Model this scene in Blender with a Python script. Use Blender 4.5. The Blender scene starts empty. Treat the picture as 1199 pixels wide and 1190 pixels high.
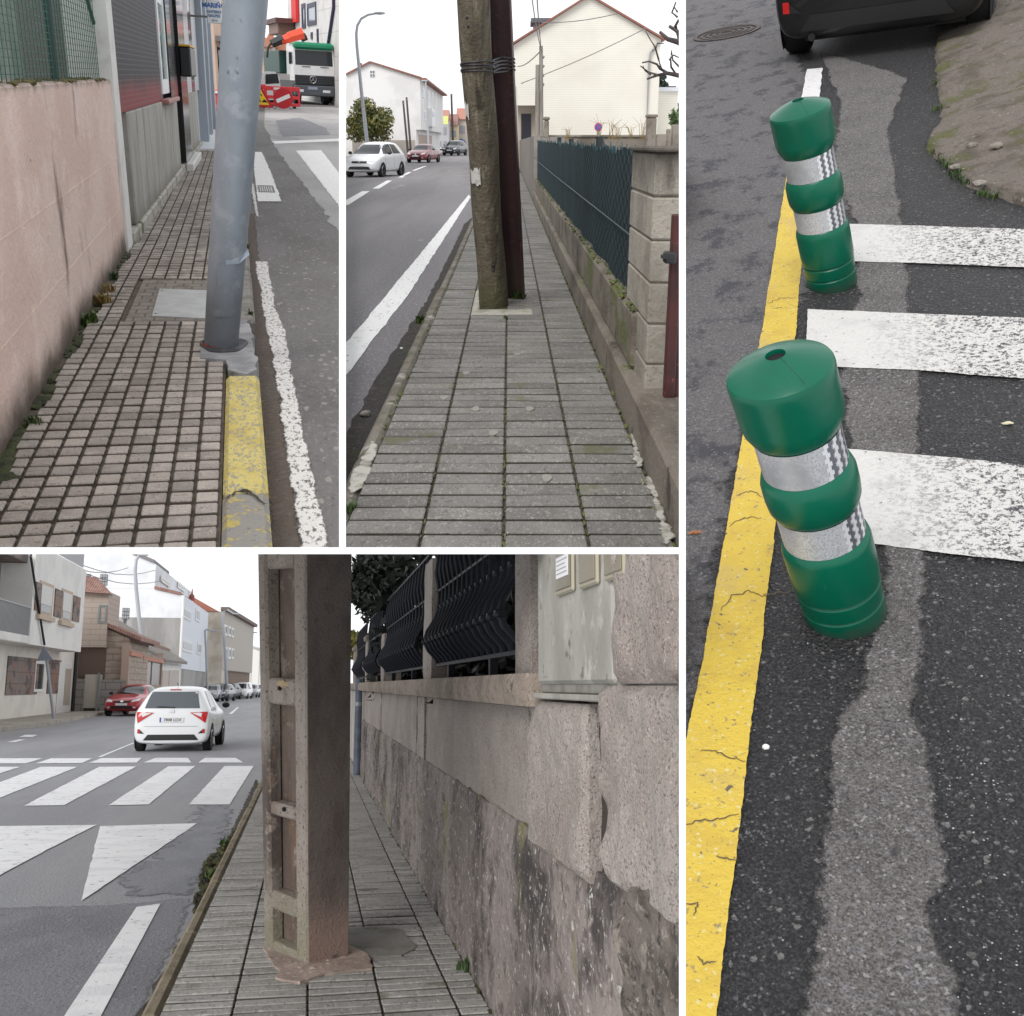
import bpy, bmesh, math, random
from mathutils import Matrix, Vector
from mathutils.bvhtree import BVHTree
from mathutils import noise as mnoise

rnd = random.Random(7)
S = bpy.context.scene
COL = S.collection

# ---------------------------------------------------------------- camera, sky, sun, exposure
FPX, CX, CY = 1200.0, 599.5, 595.0
CAM = Vector((0, 0, 3.0))
cam_data = bpy.data.cameras.new('camera')
cam_data.sensor_width = 36.0
cam_data.lens = 36.0 * FPX / 1199.0
cam_data.clip_start = 0.05
cam_data.clip_end = 1500.0
cam = bpy.data.objects.new('camera', cam_data)
cam.location = CAM
cam.rotation_euler = (math.radians(90), 0, 0)
COL.objects.link(cam)
S.camera = cam

world = bpy.data.worlds.new('World')
S.world = world
world.use_nodes = True
wn = world.node_tree
wn.nodes['Background'].inputs['Color'].default_value = (0.95, 0.97, 1.0, 1)
wn.nodes['Background'].inputs['Strength'].default_value = 0.78

sun_data = bpy.data.lights.new('sun', 'SUN')
sun_data.energy = 1.5
sun_data.angle = math.radians(30)
sun_data.color = (1.0, 0.98, 0.95)
sun = bpy.data.objects.new('sun', sun_data)
sun.rotation_euler = (math.radians(60), 0, math.radians(-24))
COL.objects.link(sun)

S.view_settings.view_transform = 'Standard'
S.view_settings.look = 'None'
S.view_settings.gamma = 1.0
S.view_settings.exposure = 0.68
S.cycles.max_bounces = 8
S.cycles.use_denoising = True

# ---------------------------------------------------------------- the four places
class Place:
    """One street corner: axes u (across), v (along the street), w (up), metres; eye height h."""
    def __init__(s, vf, a, h, win):
        dx, dy = vf[0] - CX, vf[1] - CY
        b = (-FPX * FPX - a * dx) / dy
        fw = Vector((dx, dy, FPX)).normalized()
        up = Vector((a, b, FPX)).normalized()
        if up.y > 0:
            up = -up
        r = fw.cross(up)
        wv = lambda q: Vector((q.x, q.z, -q.y))
        s.r, s.f, s.u, s.h = wv(r), wv(fw), wv(up), h
        o = CAM - s.u * h
        s.M = Matrix(((s.r.x, s.f.x, s.u.x, o.x), (s.r.y, s.f.y, s.u.y, o.y),
                      (s.r.z, s.f.z, s.u.z, o.z), (0, 0, 0, 1)))
        s.win = win
    def ray(s, x, y):
        return Vector((x - CX, FPX, CY - y))
    def G(s, x, y, w=0.0):
        d = s.ray(x, y); t = (w - s.h) / d.dot(s.u)
        return (t * d.dot(s.r), t * d.dot(s.f))
    def V(s, x, y, v):
        d = s.ray(x, y); t = v / d.dot(s.f)
        return (t * d.dot(s.r), t * d.dot(s.u) + s.h)
    def U(s, x, y, u):
        d = s.ray(x, y); t = u / d.dot(s.r)
        return (t * d.dot(s.f), t * d.dot(s.u) + s.h)
    def px(s, u, v, w):
        q = s.M @ Vector((u, v, w)) - CAM
        return (CX + FPX * q.x / q.y, CY - FPX * q.z / q.y)

OUT = 450
A = Place((275, 86), -150, 1.40, (-OUT, 397, -OUT, 641))
B = Place((596, 168), 0, 1.35, (405, 795, -OUT, 641))
C = Place((363, 803), 0, 1.42, (-OUT, 795, 649, 1190 + OUT))
D = Place((1016, -262), 450, 1.60, (803, 1199 + OUT, -OUT, 1190 + OUT))

# ---------------------------------------------------------------- mesh building
class MB:
    def __init__(s):
        s.v = []; s.f = []; s.sm = []; s.at = None
    def add(s, vs, fs, smooth=False, M=None):
        n = len(s.v)
        for q in vs:
            q = Vector(q)
            s.v.append(tuple(M @ q) if M else tuple(q))
        for q in fs:
            s.f.append(tuple(n + i for i in q)); s.sm.append(smooth)
        return s
    def join(s, o, M=None):
        n = len(s.v)
        s.v += [tuple(M @ Vector(q)) if M else q for q in o.v]
        s.f += [tuple(n + i for i in q) for q in o.f]; s.sm += o.sm
        return s
    def box(s, x0, x1, y0, y1, z0, z1, bev=0.0, M=None):
        if x0 > x1: x0, x1 = x1, x0
        if y0 > y1: y0, y1 = y1, y0
        if z0 > z1: z0, z1 = z1, z0
        if bev <= 0:
            vs = [(x, y, z) for z in (z0, z1) for y in (y0, y1) for x in (x0, x1)]
            fs = [(0, 2, 3, 1), (4, 5, 7, 6), (0, 1, 5, 4), (2, 6, 7, 3), (0, 4, 6, 2), (1, 3, 7, 5)]
            return s.add(vs, fs, False, M)
        b = min(bev, (x1 - x0) * .45, (y1 - y0) * .45, (z1 - z0) * .45)
        vs = []; ix = {}
        for i, x in enumerate((x0, x1)):
            for j, y in enumerate((y0, y1)):
                for k, z in enumerate((z0, z1)):
                    xi = x + (b if i == 0 else -b); yi = y + (b if j == 0 else -b); zi = z + (b if k == 0 else -b)
                    for ax, p in enumerate(((x, yi, zi), (xi, y, zi), (xi, yi, z))):
                        ix[i, j, k, ax] = len(vs); vs.append(p)
        fs = []
        for k in (0, 1):
            q = [ix[0, 0, k, 2], ix[1, 0, k, 2], ix[1, 1, k, 2], ix[0, 1, k, 2]]; fs.append(q if k else q[::-1])
            q = [ix[0, k, 0, 1], ix[1, k, 0, 1], ix[1, k, 1, 1], ix[0, k, 1, 1]]; fs.append(q[::-1] if k else q)
            q = [ix[k, 0, 0, 0], ix[k, 1, 0, 0], ix[k, 1, 1, 0], ix[k, 0, 1, 0]]; fs.append(q if k else q[::-1])
        for i in (0, 1):
            for j in (0, 1):
                q = [ix[i, j, 0, 0], ix[i, j, 1, 0], ix[i, j, 1, 1], ix[i, j, 0, 1]]; fs.append(q if (i ^ j) else q[::-1])
                q = [ix[i, 0, j, 0], ix[i, 1, j, 0], ix[i, 1, j, 2], ix[i, 0, j, 2]]; fs.append(q if not (i ^ j) else q[::-1])
                q = [ix[0, i, j, 1], ix[1, i, j, 1], ix[1, i, j, 2], ix[0, i, j, 2]]; fs.append(q if (i ^ j) else q[::-1])
                for k in (0, 1):
                    q = [ix[i, j, k, 0], ix[i, j, k, 1], ix[i, j, k, 2]]; fs.append(q if (i ^ j ^ k) else q[::-1])
        return s.add(vs, fs, False, M)
    def prism(s, poly, z0, z1, M=None, smooth=False):
        n = len(poly)
        vs = [(x, y, z0) for x, y in poly] + [(x, y, z1) for x, y in poly]
        fs = [tuple(range(n))[::-1], tuple(range(n, 2 * n))] + [(i, (i + 1) % n, n + (i + 1) % n, n + i) for i in range(n)]
        return s.add(vs, fs, smooth, M)
    def tube(s, pts, rad, n=10, cap=True):
        pts = [Vector(p) for p in pts]
        if not hasattr(rad, '__len__'):
            rad = [rad] * len(pts)
        vs = []; fs = []
        t0 = (pts[1] - pts[0]).normalized()
        ref = Vector((0, 0, 1)) if abs(t0.z) < .9 else Vector((1, 0, 0))
        for i, p in enumerate(pts):
            t = (pts[min(i + 1, len(pts) - 1)] - pts[max(i - 1, 0)]).normalized()
            a = t.cross(ref).normalized(); b = a.cross(t).normalized()
            for k in range(n):
                an = 2 * math.pi * k / n
                vs.append(p + (a * math.cos(an) + b * math.sin(an)) * rad[i])
        for i in range(len(pts) - 1):
            for k in range(n):
                k2 = (k + 1) % n
                fs.append((i * n + k, i * n + k2, (i + 1) * n + k2, (i + 1) * n + k))
        s.add(vs, fs, n > 4)
        if cap:
            m = len(s.v) - len(vs)
            s.f += [tuple(m + k for k in range(n))[::-1], tuple(m + (len(pts) - 1) * n + k for k in range(n))]
            s.sm += [False, False]
        return s
    def lathe(s, prof, n=32, c=(0, 0, 0), M=None, smooth=True, cap=True):
        vs = []; fs = []
        for r, z in prof:
            for k in range(n):
                an = 2 * math.pi * k / n
                vs.append((c[0] + r * math.cos(an), c[1] + r * math.sin(an), c[2] + z))
        for i in range(len(prof) - 1):
            for k in range(n):
                k2 = (k + 1) % n
                fs.append((i * n + k, i * n + k2, (i + 1) * n + k2, (i + 1) * n + k))
        s.add(vs, fs, smooth, M)
        if cap:
            m = len(s.v) - len(vs)
            s.f += [tuple(m + k for k in range(n))[::-1], tuple(m + (len(prof) - 1) * n + k for k in range(n))]
            s.sm += [False, False]
        return s
    def poly(s, pts):
        return s.add(pts, [tuple(range(len(pts)))])
    def sheet(s, pts, w):
        a = sum(pts[i][0] * pts[(i + 1) % len(pts)][1] - pts[(i + 1) % len(pts)][0] * pts[i][1] for i in range(len(pts)))
        if a < 0: pts = pts[::-1]
        return s.poly([(x, y, w) for x, y in pts])
    def rock(s, c, r, seed=0, sub=2, amp=.3, flat=1.0):
        bm = bmesh.new(); bmesh.ops.create_icosphere(bm, subdivisions=sub, radius=1)
        vs = []
        for v in bm.verts:
            k = 1 + amp * mnoise.noise(v.co * 1.7 + Vector((seed * 3.1, seed * 1.7, 0)))
            vs.append((c[0] + v.co.x * r[0] * k, c[1] + v.co.y * r[1] * k, c[2] + v.co.z * r[2] * k * flat))
        fs = [[v.index for v in f.verts] for f in bm.faces]
        bm.free()
        return s.add(vs, fs, True)

def T(x, y, z=0.0):
    return Matrix.Translation((x, y, z))
def RZ(a):
    return Matrix.Rotation(a, 4, 'Z')
def RX(a):
    return Matrix.Rotation(a, 4, 'X')
def RY(a):
    return Matrix.Rotation(a, 4, 'Y')

WM = {}      # object name -> world matrix
PL = {}      # object name -> place
def mesh_of(mb, mat, name, sharp=40):
    me = bpy.data.meshes.new(name)
    me.from_pydata(mb.v, [], mb.f)
    me.polygons.foreach_set('use_smooth', mb.sm)
    if mat: me.materials.append(mat)
    if mb.at:
        me.attributes.new('edge', 'FLOAT', 'POINT').data.foreach_set('value', mb.at)
    me.update()
    if any(mb.sm): me.set_sharp_from_angle(angle=math.radians(sharp))
    return me
def props(o, label=None, cat=None, group=None, kind=None):
    if label: o['label'] = label
    if cat: o['category'] = cat
    if group: o['group'] = group
    if kind: o['kind'] = kind
    elif cat: o['kind'] = 'thing'
def link(o, pl, mw, parent=None, local=None):
    COL.objects.link(o)
    if parent:
        o.parent = parent
        o.matrix_parent_inverse = Matrix.Identity(4)
        o.matrix_basis = local
        mw = WM[parent.name] @ local
    else:
        o.matrix_basis = mw
    WM[o.name] = mw.copy(); PL[o.name] = pl
    return o
def thing(pl, name, label, cat, base, rz=0.0, group=None, kind=None):
    o = bpy.data.objects.new(name, None); o.empty_display_size = .1
    link(o, pl, pl.M @ T(*base) @ RZ(rz)); props(o, label, cat, group, kind)
    return o
def part(root, name, mb, mat, loc=None, rot=None, mesh=None, kind=None, label=None, sharp=40):
    """A part. Without loc the shape is given in the place's own coordinates; with loc in the part's own."""
    me = mesh or mesh_of(mb, mat, name, sharp)
    o = bpy.data.objects.new(name, me); pl = PL[root.name]
    if loc is None:
        local = WM[root.name].inverted() @ pl.M
    else:
        local = T(*loc) @ (rot or Matrix.Identity(4))
    link(o, pl, None, root, local); props(o, label, None, None, kind)
    return o
def solo(pl, name, mb, mat, label=None, cat=None, group=None, kind=None, base=(0, 0, 0), mesh=None, sharp=40):
    """A thing that is one mesh, shape in the place's coordinates."""
    if mesh is None:
        mb.v = [(x - base[0], y - base[1], z - base[2]) for x, y, z in mb.v]
    o = bpy.data.objects.new(name, mesh or mesh_of(mb, mat, name, sharp))
    link(o, pl, pl.M @ T(*base)); props(o, label, cat, group, kind)
    return o
def struct(pl, name, mb, mat):
    return solo(pl, name, mb, mat, kind='structure')
def copy_tree(src, pl, mw, label, parent=None, local=None):
    o = src.copy()
    if parent: link(o, pl, None, parent, src.matrix_basis.copy())
    else:
        link(o, pl, mw); o['label'] = label
    for ch in [c for c in bpy.data.objects if c.parent == src]:
        copy_tree(ch, pl, None, None, o)
    return o
def jag(pts, amp, seg, seed=0, closed=True):
    """An uneven outline: each side divided and shifted a little."""
    out = []; R = random.Random(seed); n = len(pts)
    for i in range(n if closed else n - 1):
        p = Vector(pts[i]).to_2d(); q = Vector(pts[(i + 1) % n]).to_2d()
        k = max(1, int((q - p).length / seg)); d = (q - p); nn = Vector((-d.y, d.x)).normalized()
        for j in range(k):
            t = j / k; L = t * d.length
            z0 = p + d * t
            a = amp * (1.7 * mnoise.noise(Vector((z0.x * 9, z0.y * 9, seed))) + 1.1 * mnoise.noise(Vector((z0.x * 31, z0.y * 31, seed))) + .8 * mnoise.noise(Vector((z0.x * 90, z0.y * 90, seed))))
            z = p + d * t + nn * a
            out.append((z.x, z.y))
    return out

# ---------------------------------------------------------------- materials
def srgb(r, g, b):
    f = lambda c: c / 12.92 if c <= .04045 else ((c + .055) / 1.055) ** 2.4
    return (f(r / 255), f(g / 255), f(b / 255), 1)
MATS = {}
def mat(name, col, rough=.8, layers=(), bump=0.0, bscale=40.0, stretch=(1, 1, 1), rand=0.0, metal=0.0, spec=.5,
        alpha=1.0, bump2=None, coat=0.0, emit=None, trans=0.0, rlay=None, soft=None):
    """Base colour plus layers (kind, scale, colour, low, high[, opts]) laid over each other by procedural masks."""
    if name in MATS: return MATS[name]
    m = bpy.data.materials.new(name); m.use_nodes = True; MATS[name] = m
    nt = m.node_tree; N = nt.nodes; L = nt.links
    p = N['Principled BSDF']
    tc = N.new('ShaderNodeTexCoord'); mp = N.new('ShaderNodeMapping')
    mp.inputs['Scale'].default_value = stretch
    L.new(tc.outputs['Object'], mp.inputs['Vector'])
    co = mp.outputs['Vector']
    if rand:   # like pieces get their own grain
        ob = N.new('ShaderNodeObjectInfo'); sc_ = N.new('ShaderNodeVectorMath'); sc_.operation = 'MULTIPLY_ADD'
        cb = N.new('ShaderNodeCombineXYZ')
        for i in range(3): L.new(ob.outputs['Random'], cb.inputs[i])
        sc_.inputs[1].default_value = (37.0, 53.0, 71.0)
        L.new(cb.outputs[0], sc_.inputs[0]); L.new(co, sc_.inputs[2]); co = sc_.outputs[0]
    def noise(scale, detail=6, rough_=.6, dist=0.0, kind='noise', vec=None, opts={}):
        if kind == 'vor':
            t = N.new('ShaderNodeTexVoronoi'); t.inputs['Scale'].default_value = scale
            t.feature = opts.get('feature', 'F1'); out = t.outputs['Distance']
        elif kind == 'cell':
            t = N.new('ShaderNodeTexVoronoi'); t.inputs['Scale'].default_value = scale
            sx = N.new('ShaderNodeSeparateColor'); L.new(t.outputs['Color'], sx.inputs[0]); out = sx.outputs[0]
        else:
            t = N.new('ShaderNodeTexNoise'); t.inputs['Scale'].default_value = scale
            t.inputs['Detail'].default_value = detail; t.inputs['Roughness'].default_value = rough_
            t.inputs['Distortion'].default_value = dist; out = t.outputs['Fac']
        v = co
        if 'st' in opts:
            m2 = N.new('ShaderNodeMapping'); m2.inputs['Scale'].default_value = opts['st']
            L.new(co, m2.inputs['Vector']); v = m2.outputs['Vector']
        L.new(v, t.inputs['Vector'])
        return out
    def rng(x, lo, hi):
        r = N.new('ShaderNodeMapRange'); r.inputs['From Min'].default_value = lo; r.inputs['From Max'].default_value = hi
        r.interpolation_type = 'SMOOTHSTEP'
        L.new(x, r.inputs['Value']); return r.outputs['Result']
    def math_(op, a, b):
        t = N.new('ShaderNodeMath'); t.operation = op
        for i, q in enumerate((a, b)):
            if isinstance(q, (int, float)): t.inputs[i].default_value = q
            else: L.new(q, t.inputs[i])
        return t.outputs[0]
    c = N.new('ShaderNodeRGB'); c.outputs[0].default_value = col if len(col) == 4 else (*col, 1)
    cur = c.outputs[0]
    masks = []
    for la in layers:
        kind, sc, lc, lo, hi = la[:5]; o = la[5] if len(la) > 5 else {}
        if kind in ('x', 'y', 'z'):
            sep = N.new('ShaderNodeSeparateXYZ'); L.new(tc.outputs['Object'], sep.inputs[0])
            nz = noise(sc, 5, .65)
            f = rng(math_('ADD', sep.outputs['XYZ'.index(kind.upper())], math_('MULTIPLY', math_('SUBTRACT', nz, .5), o.get('amp', .5))), lo, hi)
        elif kind == 'wave':
            t = N.new('ShaderNodeTexWave'); t.inputs['Scale'].default_value = sc; t.bands_direction = o.get('dir', 'Z')
            t.inputs['Distortion'].default_value = o.get('dist', 0); L.new(co, t.inputs['Vector'])
            f = rng(t.outputs['Fac'], lo, hi)
        elif kind == 'brick':
            t = N.new('ShaderNodeTexBrick'); t.inputs['Scale'].default_value = sc
            t.inputs['Mortar Size'].default_value = o.get('mortar', .02); L.new(co, t.inputs['Vector'])
            if 'rot' in o:
                m2 = N.new('ShaderNodeMapping'); m2.inputs['Rotation'].default_value = o['rot']
                L.new(co, m2.inputs['Vector']); L.new(m2.outputs['Vector'], t.inputs['Vector'])
            t.inputs['Brick Width'].default_value = o.get('bw', .5); t.inputs['Row Height'].default_value = o.get('rh', .25)
            f = rng(t.outputs['Fac'], lo, hi)
        else:
            f = rng(noise(sc, o.get('detail', 6), o.get('rough', .6), o.get('dist', 0), kind, opts=o), lo, hi)
        if 'k' in o: f = math_('MULTIPLY', f, o['k'])
        if 'zone' in o:
            ax, z0, z1 = o['zone'][:3]
            sep = N.new('ShaderNodeSeparateXYZ'); L.new(tc.outputs['Object'], sep.inputs[0])
            f = math_('MULTIPLY', f, rng(sep.outputs['XYZ'.index(ax.upper())], z0, z1))
        mx = N.new('ShaderNodeMix'); mx.data_type = 'RGBA'
        L.new(f, mx.inputs['Factor']); L.new(cur, mx.inputs['A'])
        mx.inputs['B'].default_value = lc if len(lc) == 4 else (*lc, 1)
        cur = mx.outputs['Result']; masks.append(f)
    if rand:
        oi = N.new('ShaderNodeObjectInfo')
        k = math_('ADD', math_('MULTIPLY', oi.outputs['Random'], 2 * rand), 1 - rand)
        mx = N.new('ShaderNodeMix'); mx.data_type = 'RGBA'; mx.blend_type = 'MULTIPLY'; mx.inputs['Factor'].default_value = 1
        cm = N.new('ShaderNodeCombineColor')
        for i in range(3): L.new(k, cm.inputs[i])
        L.new(cur, mx.inputs['A']); L.new(cm.outputs[0], mx.inputs['B']); cur = mx.outputs['Result']
    L.new(cur, p.inputs['Base Color'])
    p.inputs['Roughness'].default_value = rough
    if rlay is not None:   # (layer index, roughness where that layer lies)
        r = N.new('ShaderNodeMapRange'); r.inputs['To Min'].default_value = rough; r.inputs['To Max'].default_value = rlay[1]
        L.new(masks[rlay[0]], r.inputs['Value']); L.new(r.outputs['Result'], p.inputs['Roughness'])
    p.inputs['Metallic'].default_value = metal
    p.inputs['Specular IOR Level'].default_value = spec
    p.inputs['Coat Weight'].default_value = coat
    p.inputs['Transmission Weight'].default_value = trans
    if alpha < 1: p.inputs['Alpha'].default_value = alpha
    if soft:   # the sheet thins out into the surface below along its rim
        an = N.new('ShaderNodeAttribute'); an.attribute_name = 'edge'
        nz = math_('MULTIPLY', math_('SUBTRACT', noise(soft[0], 9, .7), .5), soft[1])
        L.new(rng(math_('ADD', an.outputs['Fac'], nz), .3, .7), p.inputs['Alpha'])
    if emit:
        p.inputs['Emission Color'].default_value = emit[0]; p.inputs['Emission Strength'].default_value = emit[1]
    if bump:
        bn = N.new('ShaderNodeBump'); bn.inputs['Strength'].default_value = bump
        bn.inputs['Distance'].default_value = .02
        hsum = noise(bscale, 8, .65)
        if bump2:
            hsum = math_('ADD', hsum, math_('MULTIPLY', noise(bump2[0], 4, .6, kind=bump2[2] if len(bump2) > 2 else 'noise'), bump2[1]))
        L.new(hsum, bn.inputs['Height']); L.new(bn.outputs['Normal'], p.inputs['Normal'])
    return m

def text_mb(body, size, bold=0.0, depth=.004):
    cu = bpy.data.curves.new('lettering', 'FONT'); cu.body = body; cu.size = size; cu.extrude = depth
    cu.align_x = 'CENTER'; cu.align_y = 'CENTER'; cu.offset = bold; cu.resolution_u = 2
    ob = bpy.data.objects.new('lettering', cu); COL.objects.link(ob)
    dg = bpy.context.evaluated_depsgraph_get(); me = ob.evaluated_get(dg).to_mesh()
    mb = MB(); mb.add([v.co for v in me.vertices], [tuple(p.vertices) for p in me.polygons])
    ob.evaluated_get(dg).to_mesh_clear(); bpy.data.objects.remove(ob); bpy.data.curves.remove(cu)
    return mb
def subsurf_mb(mb, lev=2):
    me = mesh_of(mb, None, 'cage'); ob = bpy.data.objects.new('cage', me); COL.objects.link(ob)
    md = ob.modifiers.new('s', 'SUBSURF'); md.levels = lev; md.render_levels = lev
    dg = bpy.context.evaluated_depsgraph_get(); em = ob.evaluated_get(dg).to_mesh()
    out = MB(); out.add([v.co.copy() for v in em.vertices], [tuple(p.vertices) for p in em.polygons], True)
    ob.evaluated_get(dg).to_mesh_clear(); bpy.data.objects.remove(ob); bpy.data.meshes.remove(me)
    return out

# shared materials
M_dark = mat('black_void', (.004, .004, .004), .9)
M_rubber = mat('tyre_rubber', (.012, .012, .013), .75, bump=.2, bscale=60)
M_glass = mat('dark_glass', (.02, .024, .028), .08, spec=.4)
M_white = mat('white_gloss', (.8, .8, .8), .3, coat=.3)
M_chrome = mat('chrome', (.6, .6, .62), .18, metal=1.0)
M_blackp = mat('black_plastic', (.012, .012, .013), .45)
M_redlamp = mat('red_lamp', (.5, .015, .015), .15, coat=.5)
M_clearlamp = mat('clear_lamp', (.7, .7, .72), .12, coat=.6)
M_plate = mat('number_plate', (.72, .72, .72), .4)
M_blue = mat('blue_enamel', (.02, .08, .4), .35)
M_steel = mat('grey_steel', (.3, .31, .32), .45, [('noise', 6, (.22, .23, .24), .4, .7)], metal=.5)
M_leaf = mat('green_leaf', (.045, .085, .02), .55, [('noise', 3, (.09, .11, .02), .45, .65), ('noise', 9, (.02, .05, .012), .5, .7)], rand=.15)

def strip(pl, left, right, w):
    """A painted line on the ground from its two edges."""
    l = [pl.G(x, y, w) for x, y in left]; r = [pl.G(x, y, w) for x, y in right]
    mb = MB()
    n = min(len(l), len(r))
    vs = [(*p, w) for p in l] + [(*p, w) for p in r]
    return mb.sheet(l + r[::-1], w)
def patch(pl, pts, w, amp=0.0, seg=.1, seed=0):
    p = [pl.G(x, y, w) for x, y in pts]
    if amp: p = jag(p, amp, seg, seed)
    return MB().sheet(p, w)
def soft_patch(pl, pts, w, width, cell=(.03, .03), warp=.02, seed=0):
    """A sheet of other asphalt whose rim thins out into the road: 'edge' runs from 0 outside to 1 inside."""
    p = [Vector(pl.G(x, y, w)) for x, y in pts]; n = len(p)
    def sd(q):
        best = 1e9; ins = False
        for i in range(n):
            a, b = p[i], p[(i + 1) % n]; d = b - a; t = max(0, min(1, (q - a).dot(d) / max(1e-9, d.length_squared)))
            best = min(best, (a + d * t - q).length)
            if (a.y > q.y) != (b.y > q.y) and q.x < (b.x - a.x) * (q.y - a.y) / (b.y - a.y) + a.x: ins = not ins
        return best if ins else -best
    x0, x1 = min(q.x for q in p) - width, max(q.x for q in p) + width; y0, y1 = min(q.y for q in p) - width, max(q.y for q in p) + width
    nx, ny = int((x1 - x0) / cell[0]) + 1, int((y1 - y0) / cell[1]) + 1
    val = []; pos = []
    for j in range(ny + 1):
        for i in range(nx + 1):
            x, y = x0 + (x1 - x0) * i / nx, y0 + (y1 - y0) * j / ny; k = .5 / width
            d = sd(Vector((x, y))) + warp * (mnoise.noise(Vector((x * 6, y * 6, seed))) + .6 * mnoise.noise(Vector((x * 17, y * 17, seed))))
            pos.append((x, y, w)); val.append(max(0.0, min(1.0, .5 + d * k)))
    mb = MB(); ix = {}; mb.at = []
    for j in range(ny):
        for i in range(nx):
            q = (j * (nx + 1) + i, j * (nx + 1) + i + 1, (j + 1) * (nx + 1) + i + 1, (j + 1) * (nx + 1) + i)
            if max(val[k] for k in q) <= 0: continue
            for k in q:
                if k not in ix: ix[k] = len(mb.v); mb.v.append(pos[k]); mb.at.append(val[k])
            mb.f.append(tuple(ix[k] for k in q)); mb.sm.append(False)
    return mb
def ribbon(pl, pts, wd, w):
    """A thin crack along a polyline."""
    q = [Vector(pl.G(x, y, w)) for x, y in pts]; a = []; b = []
    for i, p in enumerate(q):
        t = (q[min(i + 1, len(q) - 1)] - q[max(i - 1, 0)]).normalized(); n = Vector((-t.y, t.x))
        k = wd * (.35 + .65 * math.sin(math.pi * (i + .5) / len(q)))
        a.append(tuple(p + n * k)); b.append(tuple(p - n * k))
    return MB().sheet(a + b[::-1], w)
def wiggle(pts, n, amp, seed):
    R = random.Random(seed); out = []
    for i in range(len(pts) - 1):
        for j in range(n):
            t = j / n
            out.append((pts[i][0] + (pts[i + 1][0] - pts[i][0]) * t + R.uniform(-amp, amp),
                        pts[i][1] + (pts[i + 1][1] - pts[i][1]) * t + R.uniform(-amp, amp)))
    out.append(pts[-1]); return out
def tuft(mb, c, r, h, n, R, wd=.004):
    """Blades of grass or weed leaves."""
    for i in range(n):
        an = R.uniform(0, 6.28); d = R.uniform(0, r); x = c[0] + d * math.cos(an); y = c[1] + d * math.sin(an)
        l = h * R.uniform(.4, 1.1); a2 = R.uniform(0, 6.28); ln = R.uniform(.1, .7) * l
        dx, dy = math.cos(a2), math.sin(a2); k = wd * R.uniform(.6, 1.5)
        p0 = Vector((x, y, c[2])); p1 = p0 + Vector((dx * ln * .4, dy * ln * .4, l * .6)); p2 = p0 + Vector((dx * ln, dy * ln, l * .85))
        s = Vector((-dy, dx, 0)) * k
        mb.add([p0 - s, p0 + s, p1 + s * .8, p1 - s * .8, p2], [(0, 1, 2, 3), (3, 2, 4)])
def leaves(mb, c, r, n, size, R, flat=.0):
    for i in range(n):
        while True:
            q = Vector((R.uniform(-1, 1), R.uniform(-1, 1), R.uniform(-1, 1)))
            if q.length < 1: break
        q = q * (.55 + .45 * q.length)
        p = Vector(c) + Vector((q.x * r[0], q.y * r[1], q.z * r[2]))
        a = Vector((R.gauss(0, 1), R.gauss(0, 1), R.gauss(0, 1))).normalized()
        b = a.cross(Vector((R.gauss(0, 1), R.gauss(0, 1), R.gauss(0, 1)))).normalized()
        s = size * R.uniform(.6, 1.3)
        mb.add([p - a * s, p + b * s * .45, p + a * s, p - b * s * .45], [(0, 1, 2, 3)])

# ================================================================ place D: the bollards
asph_D = mat('wet_asphalt', srgb(44, 43, 46), .5,
    [('noise', 2.2, srgb(37, 36, 41), .45, .7), ('noise', 70, srgb(64, 63, 68), .5, .75, {'detail': 8}),
     ('cell', 240, srgb(98, 96, 97), .25, 1.0, {'k': .6}), ('cell', 300, srgb(24, 23, 25), .55, .9, {'k': .6}), ('cell', 210, srgb(150, 149, 149), .95, .98, {'k': .6}), ('cell', 120, srgb(160, 157, 153), .978, .99, {'k': .65}), ('noise', 240, srgb(28, 27, 31), .54, .66, {'detail': 4})],
    bump=1.0, bscale=160, bump2=(120, 1.0, 'vor'))
dry_D = mat('dry_asphalt', srgb(114, 110, 108), .85,
    [('noise', 5, srgb(94, 90, 89), .42, .65), ('cell', 230, srgb(150, 146, 143), .3, 1.0, {'k': .6}), ('cell', 290, srgb(62, 59, 58), .5, .95, {'k': .7}), ('noise', 85, srgb(140, 138, 142), .5, .72, {'detail': 8}),
     ('noise', 60, srgb(68, 66, 70), .56, .72, {'detail': 7}), ('cell', 190, srgb(178, 176, 176), .93, .97, {'k': .7}), ('noise', 220, srgb(66, 64, 68), .56, .66, {'detail': 4}), ('noise', 3.3, srgb(118, 106, 98), .6, .72, {'k': .6})],
    bump=.9, bscale=170, bump2=(120, .8, 'vor'), soft=(40, 1.3))
blotch_D = mat('blotched_asphalt', srgb(106, 103, 104), .75,
    [('cell', 230, srgb(140, 137, 136), .3, 1.0, {'k': .5}), ('cell', 290, srgb(66, 63, 64), .5, .95, {'k': .6}), ('noise', 90, srgb(140, 138, 142), .5, .75, {'detail': 8}), ('noise', 4.2, srgb(72, 70, 76), .5, .60, {'detail': 10, 'rough': .72, 'st': (1.3, 1, 1)}),
     ('noise', 80, srgb(80, 78, 84), .55, .75, {'detail': 7}), ('cell', 190, srgb(165, 163, 163), .95, .98, {'k': .6}), ('noise', 220, srgb(70, 68, 73), .56, .68, {'detail': 4})],
    bump=.9, bscale=170, bump2=(120, .8, 'vor'), soft=(20, 1.4))
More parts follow.
